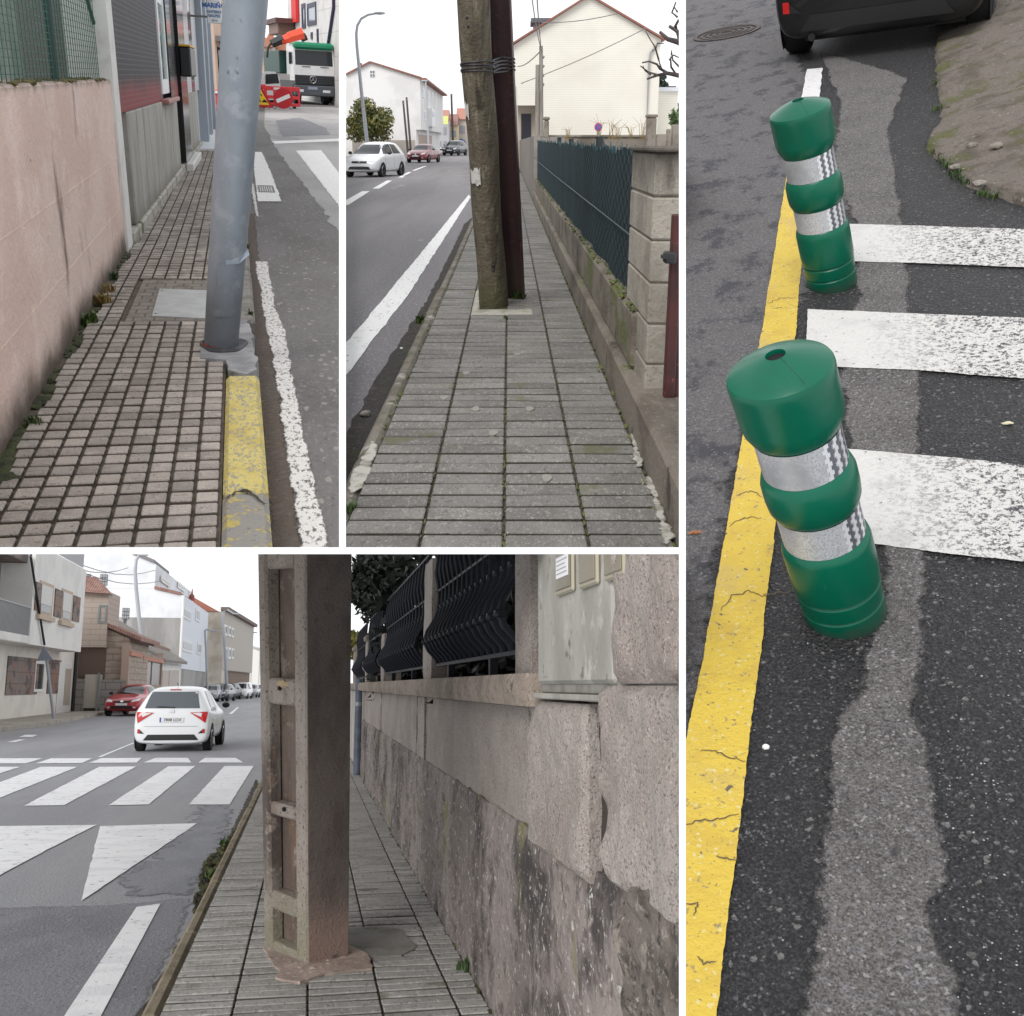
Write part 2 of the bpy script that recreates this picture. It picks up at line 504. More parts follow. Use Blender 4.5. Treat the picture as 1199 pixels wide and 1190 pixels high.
yellow_D = mat('yellow_paint', srgb(200, 172, 64), .65,
    [('noise', 9, srgb(188, 158, 62), .45, .7), ('noise', 4, srgb(186, 160, 84), .52, .68, {'detail': 9}), ('noise', 60, srgb(150, 132, 84), .60, .68, {'detail': 8}),
     ('noise', 30, srgb(96, 86, 72), .655, .69, {'detail': 9}), ('noise', 110, srgb(120, 106, 78), .63, .70, {'detail': 6}), ('cell', 160, srgb(205, 195, 150), .96, .98, {'k': .6})], bump=.6, bscale=80)
white_D = mat('worn_white_paint', srgb(205, 203, 200), .65,
    [('noise', 7, srgb(190, 187, 186), .5, .7), ('noise', 75, srgb(62, 60, 64), .50, .56, {'detail': 8, 'rough': .75, 'zone': ('x', -.1, .35)}),
     ('noise', 50, srgb(80, 78, 82), .62, .66, {'detail': 9, 'rough': .7})], bump=.7, bscale=90)
wline_D = mat('white_line_paint', srgb(205, 203, 203), .6, [('noise', 30, srgb(170, 168, 168), .55, .7)], bump=.4, bscale=70)

road_D = struct(D, 'road', MB().sheet([(-14, .2), (14, .2), (14, 40), (-14, 40)], 0.0), asph_D)
part(road_D, 'asphalt_patch', soft_patch(D, [(770, -60), (925, -60), (932, 60), (958, 120), (1000, 230), (945, 345), (893, 420), (873, 505), (845, 640), (822, 776), (803, 865), (770, 920)], .003, .07, (.04, .06), .05, 3), blotch_D)
part(road_D, 'asphalt_patch', soft_patch(D, [(960, 60), (1035, 82), (1062, 92), (1040, 150), (1045, 200), (1055, 262), (1062, 330), (1062, 372), (1075, 440), (1070, 530), (1078, 600), (1085, 655),
    (1086, 770), (1077, 798), (1067, 830), (1091, 862), (1084, 929), (1095, 975), (1109, 1017), (1091, 1063), (1109, 1109), (1120, 1182), (1124, 1230),
    (945, 1230), (953, 1123), (966, 982), (968, 876), (985, 837), (1012, 820), (1013, 770), (1035, 720), (1040, 660), (1000, 560), (985, 440), (1005, 345), (1004, 262), (975, 200), (985, 120)], .0045, .02, (.018, .022), .02, 5), dry_D)

yl = [(921, 205), (906, 300), (890, 399), (871, 506), (846, 640), (821.5, 776), (803, 868), (780, 985), (735, 1210)]
yr = [(944, 205), (939, 302), (931, 399), (921, 500), (905, 640), (888.6, 776), (876, 880), (856, 1045), (836, 1210)]
q = [D.G(x, y, .007) for x, y in yl] + [D.G(x, y, .007) for x, y in yr[::-1]]
yline = part(road_D, 'yellow_line', MB().sheet(jag(q, .0018, .008, 11), .007), yellow_D, label='wide yellow painted line with cracks')
M_crack = mat('crack_dirt', srgb(88, 74, 54), .9)
for i, pts in enumerate(([(819, 879), (837, 879), (855, 887), (873, 891)], [(795, 968), (820, 961), (844, 959), (865, 953)], [(895, 727), (880, 722), (862, 728), (848, 745)],
                         [(896, 728), (905, 727)], [(898, 727), (915, 724), (933, 722)], [(898, 354), (912, 350), (932, 348)], [(838, 1002), (848, 1004), (862, 1008)], [(800, 1060), (818, 1058), (812, 1072)],
                         [(855, 615), (872, 606), (892, 606)], [(862, 580), (880, 575), (893, 582)], [(816, 1120), (824, 1128), (838, 1126)])):
    if i in (2, 3, 4): pts = [(x - 4, y - 30) for x, y in pts]
    part(road_D, 'crack', ribbon(D, wiggle(pts, 5, 1.6, i), .0017, .0085), M_crack)
part(road_D, 'white_line', patch(D, [(945, 81), (963, 79.5), (958, 130), (935, 130)], .007, .003, .05, 2), wline_D)
for i, st in enumerate(([(984, 262), (1100, 265), (1275, 271), (1275, 316), (1100, 309), (1000, 306)],
           [(945.6, 362), (1070, 367), (1275, 375), (1275, 449), (1070, 433), (943, 428)],
           [(985, 525), (1100, 534), (1275, 553), (1275, 667), (1110, 648), (1033, 638), (1000, 634)])):
    part(road_D, 'crossing_stripe', patch(D, st, .007, .002, .008, 20 + i), white_D)

# drain cover
cu, cv = D.G(851, 39.5)
cover = thing(D, 'drain_cover', 'round cast iron drain cover set in the asphalt beside the dark car', 'drain cover', (cu, cv, 0))
M_iron = mat('rusty_iron', srgb(78, 66, 64), .6, [('noise', 30, srgb(52, 46, 46), .45, .65)], metal=.4, bump=.4, bscale=60)
part(cover, 'rim', MB().lathe([(.285, .002), (.285, .012), (.25, .012), (.25, .004)], 40, smooth=False, cap=False), M_iron, (0, 0, 0))
part(cover, 'plate', MB().lathe([(.25, .001), (.25, .005), (.001, .006)], 40, smooth=False), mat('iron_gap', srgb(38, 34, 34), .7), (0, 0, 0))
for r in (.225, .175, .125, .075):
    part(cover, 'ring', MB().lathe([(r, .004), (r, .011), (r - .026, .011), (r - .026, .004)], 36, smooth=False, cap=False), M_iron, (0, 0, 0))

# flexible bollards
green_B = mat('green_plastic', srgb(0, 88, 66), .27, [('noise', 3, srgb(0, 78, 58), .4, .7), ('noise', 160, srgb(20, 90, 70), .68, .74, {'k': .35}), ('noise', 26, srgb(62, 104, 92), .64, .69, {'detail': 10, 'rough': .75, 'st': (1, 1, .3), 'k': .7}), ('z', 22, srgb(52, 66, 58), .05, .0, {'amp': .08, 'k': .8}), ('noise', 7, srgb(30, 70, 56), .58, .72, {'detail': 8, 'k': .6})], bump=.06, bscale=30, spec=.32)
band_m = mat('reflective_film', srgb(198, 200, 203), .42,
    [('noise', 260, srgb(168, 170, 174), .48, .6, {'detail': 2}), ('noise', 5, srgb(160, 162, 166), .45, .62)], metal=.35, spec=.4)
chip_m = mat('bright_prism_film', srgb(225, 226, 228), .25, metal=.35)
chip_d = mat('dull_prism_film', srgb(112, 114, 122), .35, metal=.5)
prof_low = [(.088, -.03), (.091, 0), (.0925, .012), (.0925, .046), (.089, .05), (.0925, .054), (.094, .092), (.0895, .097), (.0955, .103), (.0975, .13), (.0975, .215), (.094, .229), (.087, .236)]
prof_mid = [(.087, .314), (.0915, .319), (.0985, .336), (.1005, .36), (.1, .395), (.0945, .412), (.087, .42)]
prof_top = [(.087, .503), (.0935, .512), (.102, .53), (.105, .55), (.1065, .62), (.1068, .634), (.1058, .641), (.1035, .6455), (.099, .648), (.075, .659), (.045, .670), (.02, .677), (.0185, .672), (.0185, .62)]
def bollard(label, base, axis, spin):
    ax = Vector(axis).normalized()
    rot = Vector((0, 0, 1)).rotation_difference(ax).to_matrix().to_4x4() @ RZ(spin) @ Matrix.Diagonal((1, 1, 1.06, 1))
    t = thing(D, 'bollard', label, 'bollard', (*base, 0), group='flexible green bollards')
    for nm, pr in (('base', prof_low), ('middle_ring', prof_mid), ('cap', prof_top)):
        part(t, nm, MB().lathe(pr, 56, cap=False), green_B, (0, 0, 0), rot, sharp=32)
    part(t, 'core', MB().lathe([(.083, -.02), (.083, .61), (.0182, .62), (.0182, .6685)], 24, smooth=False), M_dark, (0, 0, 0), rot)
    sm = MB()
    for k in range(7):
        a = k / 6; r = .106 - .0875 * a; z = .6442 + .0345 * a ** .8
        sm.v.append((-.0006, -r, z)); sm.v.append((.0006, -r, z))
    sm.f = [(2 * k, 2 * k + 1, 2 * k + 3, 2 * k + 2) for k in range(6)]; sm.sm = [False] * 6
    part(t, 'mould_seam', sm, mat('seam_green', srgb(0, 60, 44), .6), (0, 0, 0), rot)
    for z0, z1 in ((.236, .314), (.42, .503)):
        bd = part(t, 'reflective_band', MB().lathe([(.0886, z0), (.0886, z1)], 56, cap=False), band_m, (0, 0, 0), rot)
        ch = MB(); cd = MB(); n = 8; dz = (z1 - z0) / n
        for col in range(3):
            a0 = -.55 + col * .30 - 1.0
            for r in range(n):
                off = .05 if r % 2 else 0
                for tgt, a1, a2 in ((ch, a0 + off, a0 + off + .13), (cd, a0 + off + .13, a0 + off + .27)):
                    vs = [(.0890 * math.cos(a), .0890 * math.sin(a), z) for a, z in ((a1, z0 + r * dz), (a2, z0 + r * dz), (a2, z0 + (r + 1) * dz), (a1, z0 + (r + 1) * dz))]
                    tgt.add(vs, [(0, 1, 2, 3)])
        part(bd, 'prism_pattern', ch, chip_m, (0, 0, 0), kind='stuff'); part(bd, 'prism_pattern', cd, chip_d, (0, 0, 0), kind='stuff')
    return t
bollard('large green bollard standing in front, beside the widest white stripe', D.G(990, 718), (-.104, -.07, .66), .6)
bollard('smaller green bollard farther up the yellow line, near the dark car', D.G(975, 333), (-.089, -.044, .678), .35)

# mossy concrete apron
moss_m = mat('mossy_concrete', srgb(112, 104, 96), .95,
    [('noise', 6, srgb(86, 78, 70), .45, .65), ('noise', 3.0, srgb(90, 92, 50), .50, .62, {'detail': 10, 'rough': .7}), ('noise', 90, srgb(66, 60, 52), .56, .68, {'detail': 6}), ('noise', 40, srgb(150, 144, 132), .6, .72, {'detail': 8}), ('noise', 14, srgb(70, 62, 54), .6, .72)],
    bump=1.0, bscale=60, bump2=(12, 2.0))
edge = [(1098, -20), (1094, 75), (1098, 120), (1102, 146), (1088, 160), (1082, 176), (1101, 191), (1114, 204), (1130, 216), (1146, 227), (1170, 234), (1192, 241), (1240, 262), (1285, 285)]
e2 = jag([D.G(x, y) for x, y in edge], .012, .04, 8, closed=False)
mb = MB(); nc = 26
for i, (x, y) in enumerate(e2):
    for j in range(nc):
        t = (j / (nc - 1)) ** 1.4 * 2.2; dx, dy = .93, .42
        X, Y = x + dx * t, y + dy * t
        Z = (-.01 if j == 0 else .02 + .16 * t + .018 * mnoise.noise(Vector((X * 5, Y * 5, 0))) + .03 * mnoise.noise(Vector((X * 1.8, Y * 1.8, 4))))
        mb.v.append((X, Y, Z))
for i in range(len(e2) - 1):
    for j in range(nc - 1):
        mb.f.append((i * nc + j, (i + 1) * nc + j, (i + 1) * nc + j + 1, i * nc + j + 1)[::-1]); mb.sm.append(j > 0)
solo(D, 'concrete_apron', mb, moss_m, 'mossy sloping concrete apron with a broken edge beside the road', 'concrete apron', sharp=60)
R = random.Random(4)
ston = mat('loose_stone', srgb(140, 134, 124), .9, [('noise', 20, srgb(100, 95, 88), .4, .6)], rand=.2)
for k, (x, y, s, lab) in enumerate(((1118, 199, .028, 'stone at the weedy corner of the concrete apron'), (1146, 222, .03, 'stone lying against the lower broken edge of the apron'), (1166, 180, .03, 'pale stone resting higher up on the mossy apron'), (1138, 176, .026, 'grey stone in the middle of the mossy apron'))):
    u, v = D.G(x, y, .02); solo(D, 'loose_stone', MB().rock((u, v, .025 + .16 * max(0, (x - 1105) / 300)), (s, s * .8, s * .5), k), ston,
        lab, 'stone', 'stones along the apron edge', base=(u, v, .02))
wd = MB()
for x, y in ((1099, 186), (1103, 192), (1108, 198), (1096, 181), (1117, 206), (1124, 212), (1092, 172), (1132, 217), (1150, 229), (1163, 233), (1098, 130), (1096, 100)):
    u, v = D.G(x, y); tuft(wd, (u, v, .005), .035, .035, 30, R, .0025)
solo(D, 'weeds', wd, M_leaf, 'green weeds sprouting at the broken apron edge', 'weeds', kind='stuff')
gr = MB()
for k in range(420):
    x = R.uniform(1085, 1199) if k % 3 else R.uniform(880, 1199); y = R.uniform(560, 1190); u, v = D.G(x, y); s = R.uniform(.001, .0026)
    gr.rock((u, v, .003), (s, s * R.uniform(.5, 1), s * .6), k, 1, .4)
solo(D, 'gravel', gr, mat('pale_chips', srgb(150, 150, 150), .8, [('cell', 40, srgb(110, 108, 105), .4, .6)]), kind='stuff')
u, v = D.G(897, 877); solo(D, 'white_pebble', MB().rock((u, v, .006), (.008, .006, .005), 3), mat('white_pebble', srgb(215, 213, 210), .8),
    'small white pebble on the asphalt beside the yellow line', 'pebble', base=(u, v, 0))
u, v = D.G(811, 627); lf = MB()
for k in range(6):
    a = -.4 + .25 * (k % 3); lf.add([(u - .014 + k * .004, v - .004, .006), (u + k * .004, v + .006 * math.sin(a * 9), .014), (u + .012 + k * .003, v + .002, .008), (u + k * .003, v - .006, .01)], [(0, 1, 2, 3)])
solo(D, 'dry_leaf', lf, mat('dry_leaf', srgb(150, 96, 62), .8), 'curled brown dry leaf on the wet asphalt', 'leaf', base=(u, v, 0))
u, v = D.G(1180, 497); solo(D, 'pale_chip', MB().rock((u, v, .004), (.014, .006, .003), 9, 2, .7), mat('pale_chip', srgb(196, 186, 160), .8),
    'pale flat fragment lying between two white stripes', 'fragment', base=(u, v, 0))

# ================================================================ cars
# stations along the length from the tail: (y, half width, bottom, belt, top, half width at top)
SHAPES = {
 'hatch': (3.9, [(0.0, .70, .24, .82, .94, .62), (.03, .83, .19, .88, 1.04, .66), (.14, .86, .17, .95, 1.20, .65), (.36, .86, .17, .98, 1.44, .58), (.75, .85, .20, .96, 1.49, .57), (1.6, .85, .20, .94, 1.51, .58),
            (2.2, .85, .20, .92, 1.45, .57), (2.65, .85, .20, .92, 1.22, .59), (2.98, .85, .20, .92, 1.00, .64), (3.35, .84, .20, .86, .93, .66), (3.68, .80, .22, .74, .82, .62), (3.84, .70, .26, .62, .70, .55), (3.9, .55, .32, .52, .58, .45)]),
 'sedan': (4.6, [(0.0, .62, .36, .80, .88, .56), (.05, .80, .28, .88, .96, .66), (.3, .88, .22, .94, 1.02, .70), (.8, .89, .20, .95, 1.08, .66), (1.25, .89, .20, .94, 1.34, .56), (1.7, .89, .20, .93, 1.42, .55), (2.3, .89, .20, .92, 1.42, .56),
            (2.8, .89, .20, .91, 1.30, .58), (3.3, .89, .20, .90, .99, .68), (3.8, .87, .20, .84, .91, .68), (4.3, .82, .22, .72, .80, .62), (4.52, .72, .26, .60, .68, .55), (4.6, .55, .32, .50, .56, .45)]),
 'van': (4.3, [(0.0, .74, .34, 1.0, 1.70, .66), (.05, .84, .26, 1.05, 1.78, .70), (.4, .87, .22, 1.06, 1.83, .70), (1.3, .87, .20, 1.06, 1.84, .70), (2.2, .87, .20, 1.05, 1.80, .70), (2.7, .87, .20, 1.03, 1.62, .68), (3.3, .87, .20, 1.02, 1.12, .72), (3.75, .85, .20, .94, 1.03, .70),
            (4.1, .82, .22, .80, .90, .66), (4.24, .74, .26, .66, .76, .6), (4.3, .6, .32, .54, .62, .5)]),
}
CARMESH = {}
def car_body(kind):
    if kind in CARMESH: return CARMESH[kind]
    L, st = SHAPES[kind]; mb = MB(); n = 0
    for y, w, zb, zbelt, zt, wt in st:
        ring = [(0, zb), (w * .8, zb), (w * .97, zb + .08), (w, (zb + zbelt) / 2), (w * .985, zbelt - .05), (w * .95, zbelt), (wt * 1.02, zt - .05), (wt * .82, zt), (0, zt + .02)]
        full = ring + [(-x, z) for x, z in ring[-2:0:-1]]
        n = len(full); mb.v += [(x, y, z) for x, z in full]
    k = len(st)
    for i in range(k - 1):
        for j in range(n):
            mb.f.append((i * n + j, i * n + (j + 1) % n, (i + 1) * n + (j + 1) % n, (i + 1) * n + j)[::-1])
    mb.f.append(tuple(range(n))); mb.f.append(tuple(range((k - 1) * n, k * n))[::-1]); mb.sm = [True] * len(mb.f)
    body = subsurf_mb(mb, 2)
    bvh = BVHTree.FromPolygons([Vector(v) for v in body.v], body.f)
    CARMESH[kind] = (body, bvh, L)
    return CARMESH[kind]
def drape(bvh, side, quad, off=.008, n=8, m=8):
    """A panel laid on the bodywork: quad in (x,z) seen from 'rear'/'front', in (y,z) from 'right'/'left'."""
    vs = []
    for i in range(n + 1):
        for j in range(m + 1):
            s, t = i / n, j / m
            a = [quad[0][k] * (1 - s) * (1 - t) + quad[1][k] * s * (1 - t) + quad[2][k] * s * t + quad[3][k] * (1 - s) * t for k in (0, 1)]
            if side == 'rear': o, d = Vector((a[0], -5, a[1])), Vector((0, 1, 0))
            elif side == 'front': o, d = Vector((a[0], 12, a[1])), Vector((0, -1, 0))
            elif side == 'right': o, d = Vector((5, a[0], a[1])), Vector((-1, 0, 0))
            else: o, d = Vector((-5, a[0], a[1])), Vector((1, 0, 0))
            h = bvh.ray_cast(o, d)
            if h[0] is None: vs.append(None)
            else: vs.append(h[0] - d * off)
    mb = MB(); ix = {}
    for k, v in enumerate(vs):
        if v is not None: ix[k] = len(mb.v); mb.v.append(tuple(v))
    for i in range(n):
        for j in range(m):
            q = [i * (m + 1) + j, (i + 1) * (m + 1) + j, (i + 1) * (m + 1) + j + 1, i * (m + 1) + j + 1]
            if all(x in ix for x in q): mb.f.append(tuple(ix[x] for x in q)); mb.sm.append(True)
    return mb
def rect(x0, x1, z0, z1):
    return [(x0, z0), (x1, z0), (x1, z1), (x0, z1)]
def car(pl, name, label, kind, base, rz, paint, scale=1.0, group=None, detail=2, plate=None, cat='car', only=None):
    body, bvh, L = car_body(kind)
    t = thing(pl, name, label, cat, (*base[:2], base[2] if len(base) > 2 else 0), rz, group)
    Sc = Matrix.Scale(scale, 4)
    def P(nm, mb, m, parent=None, lab=None):
        if not mb.f: return None
        b2 = MB().join(mb, Sc); return part(parent or t, nm, b2, m, (0, 0, 0), label=lab)
    H = {'hatch': 1.5, 'sedan': 1.42, 'van': 1.83}[kind]
    bd = P('body', body, paint)
    wy = {'hatch': (.62, 3.12), 'sedan': (.85, 3.65), 'van': (.75, 3.45)}[kind]
    W = {'hatch': .85, 'sedan': .89, 'van': .87}[kind]
    for y in wy:
        for s in (-1, 1):
            ar = MB()
            vs = [(s * (W + .006), y + .345 * math.cos(a), .30 + .345 * math.sin(a)) for a in [k * math.pi / 12 - .35 for k in range(-1, 17)]]
            ar.add(vs, [tuple(range(len(vs)))])
            P('wheel_arch', ar, M_dark)
            wx = s * (W - .085)
            ty = MB().lathe([(.19, -.09), (.29, -.095), (.305, -.075), (.308, 0), (.305, .075), (.29, .095), (.19, .09)], 28, M=T(wx, y, .30) @ RY(math.pi / 2))
            wh = P('wheel', ty, M_rubber)
            rm = MB().lathe([(.195, -.02), (.195, .085), (.17, .098), (.165, .05), (.05, .07), (.03, .075)], 24, M=T(wx, y, .30) @ RY(s * math.pi / 2))
            P('rim', rm, M_chrome if detail > 1 else (M_steel if detail else M_blackp), wh)
            if detail > 1:
                for q in range(5):
                    sp = MB().box(-.02, .02, .03, .175, .05, .09, M=T(wx, y, .30) @ RY(s * math.pi / 2) @ RZ(q * 2 * math.pi / 5))
                    P('spoke', sp, M_chrome, wh)
    # windows
    yr, yf = {'hatch': (.62, 2.78), 'sedan': (1.05, 3.02), 'van': (1.75, 2.95)}[kind]
    zb = {'hatch': 1.0, 'sedan': .98, 'van': 1.1}[kind]
    ym = {'hatch': 1.62, 'sedan': 2.05, 'van': 2.3}[kind]
    zt = H - .09
    for side in ('left', 'right'):
        P('side_window', drape(bvh, side, [(yr + .02, zb), (ym - .04, zb), (ym - .04, zt), (yr + .33, zt - .02)]), M_glass)
        P('side_window', drape(bvh, side, [(ym + .03, zb), (yf - .03, zb - .01), (yf - .42, zt - .02), (ym + .03, zt)]), M_glass)
        if detail > 1:
            P('door_handle', drape(bvh, side, rect(ym - .22, ym - .06, zb - .12, zb - .09), .018, 3, 2), paint)
            for yy in (yr + .1, ym, yf - .02):
                P('door_seam', drape(bvh, side, rect(yy, yy + .012, .36, zb - .02), .004, 1, 8), M_dark)
    wz = {'hatch': (.99, 1.39), 'sedan': (.98, 1.34), 'van': (1.13, 1.66)}[kind]
    P('windscreen', drape(bvh, 'front', [(-.62, wz[0]), (.62, wz[0]), (.5, wz[1]), (-.5, wz[1])], .01, 12, 6), M_glass)
    rz_ = {'hatch': (1.0, 1.38), 'sedan': (1.10, 1.34), 'van': (1.12, 1.62)}[kind]
    P('rear_window', drape(bvh, 'rear', [(-.62, rz_[0]), (.62, rz_[0]), (.52, rz_[1]), (-.52, rz_[1])], .01, 12, 6), M_glass if kind != 'hatch' else mat('rear_glass', srgb(96, 102, 108), .08, spec=.8))  # hatch glass: sky reflection painted in as a lighter grey base
    for s in (-1, 1):
        mi = MB().rock((s * (W + .1), yf - .25, zb + .03), (.1, .06, .075), 1, 2, .05)
        P('wing_mirror', mi, paint if detail < 2 else M_blackp)
    # front
    zf = {'hatch': .62, 'sedan': .62, 'van': .72}[kind]
    for s in (-1, 1):
        P('headlight', drape(bvh, 'front', [(s * .42, zf), (s * .72, zf + .06), (s * .72, zf + .17), (s * .44, zf + .1)], .012, 5, 4), M_clearlamp)
        P('fog_light', drape(bvh, 'front', rect(s * .5, s * .62, .36, .42), .012, 3, 3), M_clearlamp)
    P('grille', drape(bvh, 'front', rect(-.36, .36, zf - .02, zf + .07), .01, 6, 3), M_blackp)
    P('lower_grille', drape(bvh, 'front', [(-.55, .33), (.55, .33), (.45, .46), (-.45, .46)], .01, 8, 3), M_blackp)
    P('number_plate', drape(bvh, 'front', rect(-.26, .26, .48, .58), .018, 4, 2), M_plate)
    P('badge', drape(bvh, 'front', rect(-.06, .06, zf + .01, zf + .08), .02, 2, 2), M_chrome)
    # rear
    zr = {'hatch': .80, 'sedan': .78, 'van': .85}[kind]
    for s in (-1, 1):
        if kind == 'hatch':
            lo = P('tail_light', drape(bvh, 'rear', [(s * .40, zr + .10), (s * .76, zr - .14), (s * .80, zr + .06), (s * .80, zr + .12)], .012, 7, 5), M_redlamp)
            P('reversing_lens', drape(bvh, 'rear', [(s * .46, zr + .085), (s * .66, zr + .0), (s * .68, zr + .085), (s * .62, zr + .10)], .018, 5, 3), M_clearlamp, lo)
            P('bumper_reflector', drape(bvh, 'rear', [(s * .60, .42), (s * .76, .43), (s * .74, .52), (s * .72, .53)], .012, 4, 3), M_blackp)
            P('reflector', drape(bvh, 'rear', rect(s * .70, s * .755, .43, .52), .016, 2, 3), M_redlamp)
        else:
            P('tail_light', drape(bvh, 'rear', rect(s * .52, s * .78, zr - .08, zr + .08), .012, 5, 4), M_redlamp)
    P('rear_bumper_trim', drape(bvh, 'rear', [(-.62, .27), (.62, .27), (.52, .40), (-.52, .40)], .012, 10, 3), M_blackp)
    npl = P('number_plate', drape(bvh, 'rear', rect(-.27, .27, zr - .12, zr - .01), .018, 5, 3), M_plate)
    if plate:
        P('country_band', drape(bvh, 'rear', rect(-.27, -.235, zr - .12, zr - .01), .021, 2, 3), M_blue, npl)
        tx = text_mb(plate, .095, .002, .001); yy = bvh.ray_cast(Vector((0, -5, zr - .065)), Vector((0, 1, 0)))[0].y
        P('lettering', MB().join(tx, T(.02, yy - .024, zr - .067) @ RX(math.pi / 2)), mat('plate_ink', srgb(110, 112, 118), .5), npl)
    return t, bvh, P
paint_dark = mat('dark_car_paint', (.006, .006, .007), .35, coat=.3)
# the dark car above the bollards
pL = Vector(D.G(936, 60)); pR = Vector(D.G(1150, 34)); ang = math.atan2((pR - pL).y, (pR - pL).x)
sc_ = (pR - pL).length / 1.55
t, bvh, P = car(D, 'car', 'dark grey car parked with its tail over the white line', 'hatch',
        ((pL.x + pR.x) / 2 + .62 * sc_ * math.sin(ang), (pL.y + pR.y) / 2 - .62 * sc_ * math.cos(ang), 0), ang, paint_dark, sc_, detail=0)
P('shade_block', MB().box(-.68, .68, .4, 3.5, .12, .2), M_blackp)  # black block added to deepen the shade under the car
P('exhaust_pipe', MB().tube([(-.52, -.02, .22), (-.52, .25, .22)], .03, 14), M_blackp)

# ================================================================ facades
class Fac:
    """A facade running left to right as seen from the street: s along it, z up, y into the building."""
    def __init__(f, pl, p0, p1):
        f.pl = pl; f.o = Vector(p0); f.d = (Vector(p1) - f.o).normalized(); f.L = (Vector(p1) - f.o).length
        f.rz = math.atan2(f.d.y, f.d.x)
        f.nu = Vector((-f.d.y, f.d.x))
    def at(f, x, y, dep=0.0):
        pl = f.pl; d = pl.ray(x, y); q = Vector((d.dot(pl.r), d.dot(pl.f))); o = f.o + f.nu * dep
        t = o.dot(f.nu) / q.dot(f.nu)
        p = q * t - f.o
        return (p.dot(f.d), t * d.dot(pl.u) + pl.h)
    def R(f, x0, y0, x1, y1, dep=0.0):
        s0, z1 = f.at(x0, y0, dep); s1, z0 = f.at(x1, y1, dep); return s0, s1, z0, z1
    def root(f, name, label, cat, group=None, w=0.0):
        f.w = w
        return thing(f.pl, name, label, cat, (f.o.x, f.o.y, 0), f.rz, group)
def fb(s0, s1, z0, z1, y0, y1, bev=0.0):
    return MB().box(s0, s1, y0, y1, z0, z1, bev)
def fp(root, name, mb, m, parent=None, label=None, kind=None):
    return part(parent or root, name, mb, m, (0, 0, 0), label=label, kind=kind)
def win(root, r, fm, gm, fw=.06, proud=.04, nx=1, ny=1, sill=None, name='window'):
    s0, s1, z0, z1 = r; mb = MB()
    fw = min(fw, (s1 - s0) * .2, (z1 - z0) * .2)
    mb.box(s0, s0 + fw, -proud, .01, z0, z1); mb.box(s1 - fw, s1, -proud, .01, z0, z1)
    mb.box(s0 + fw, s1 - fw, -proud, .01, z0, z0 + fw); mb.box(s0 + fw, s1 - fw, -proud, .01, z1 - fw, z1)
    for k in range(1, nx):
        x = s0 + (s1 - s0) * k / nx; mb.box(x - fw * .35, x + fw * .35, -proud * .8, .005, z0 + fw, z1 - fw)
    for k in range(1, ny):
        z = z0 + (z1 - z0) * k / ny; mb.box(s0 + fw, s1 - fw, -proud * .7, .004, z - fw * .35, z + fw * .35)
    w = fp(root, name, mb, fm)
    part(w, 'pane', fb(s0 + fw * .5, s1 - fw * .5, z0 + fw * .5, z1 - fw * .5, -.012, .012), gm, (0, 0, 0))
    if sill: part(w, 'sill', fb(s0 - fw, s1 + fw, z0 - fw * 1.1, z0 - .002, -proud - .06, .0), sill, (0, 0, 0))
    return w

def place_pavers(root, cells, mat_, far_mat, limit=300, hgt=.02, bev=.004, name='paver'):
    """cells: (u0,u1,v0,v1) nearest first; the first 'limit' are parts of their own, the rest one joined part."""
    cells = sorted(cells, key=lambda c: c[2]); cache = {}
    far = MB()
    for i, (u0, u1, v0, v1) in enumerate(cells):
        if i < limit:
            key = (round(u1 - u0, 3), round(v1 - v0, 3), i % 3)
            if key not in cache:
                a, b = (u1 - u0) / 2, (v1 - v0) / 2
                mb = MB().box(-a, a, -b, b, -.03, 0, bev); cache[key] = mesh_of(mb, mat_, name)
            o = part(root, name, None, None, ((u0 + u1) / 2, (v0 + v1) / 2, hgt + rnd.uniform(-.0025, .0025)), RX(rnd.uniform(-.008, .008)) @ RY(rnd.uniform(-.012, .012)), mesh=cache[key])
        else:
            far.box(u0, u1, v0, v1, hgt - .02, hgt + rnd.uniform(-.0025, .0025))
    if far.f: part(root, 'far_pavers', far, far_mat, kind='stuff')

# ================================================================ place A: the lamp post on the brick pavement
RW = -.10
asph_A = mat('grey_asphalt', srgb(112, 109, 108), .85,
    [('noise', 1.2, srgb(98, 94, 92), .42, .65), ('noise', 55, srgb(140, 136, 134), .5, .75, {'detail': 8}), ('noise', 45, srgb(80, 76, 75), .56, .74, {'detail': 8}), ('cell', 45, srgb(165, 158, 150), .95, .985, {'k': .6})],
    bump=.7, bscale=60, stretch=(1, .45, 1))
asph_A2 = mat('pale_asphalt', srgb(158, 155, 154), .85,
    [('noise', .8, srgb(144, 141, 140), .42, .65), ('noise', 40, srgb(178, 175, 173), .5, .75, {'detail': 8}), ('noise', .5, srgb(130, 128, 128), .56, .6, {'detail': 9, 'k': .6})], bump=.5, bscale=50, stretch=(1, .4, 1), soft=(14, 1.4))
joint_A = mat('dirty_joint', srgb(98, 88, 78), .95, [('noise', 12, srgb(80, 72, 62), .45, .65), ('noise', 3, srgb(80, 78, 52), .58, .68)], bump=.6, bscale=80)
pav_l = [('noise', 2.2, srgb(142, 133, 126), .40, .62, {'detail': 8}), ('noise', 26, srgb(178, 170, 160), .52, .75, {'detail': 8}), ('noise', 40, srgb(104, 97, 90), .57, .72, {'detail': 8}),
         ('noise', 190, srgb(190, 184, 176), .57, .68, {'detail': 4}), ('noise', 160, srgb(98, 90, 84), .58, .70, {'detail': 4})]
pav_A = mat('cement_paver', srgb(172, 163, 154), .85, pav_l + [('z', 1, srgb(86, 76, 66), -.003, -.010, {'amp': .004})], bump=.6, bscale=70, rand=.17)  # z layer, also on far pavers: joint dirt and groove shade in the colour
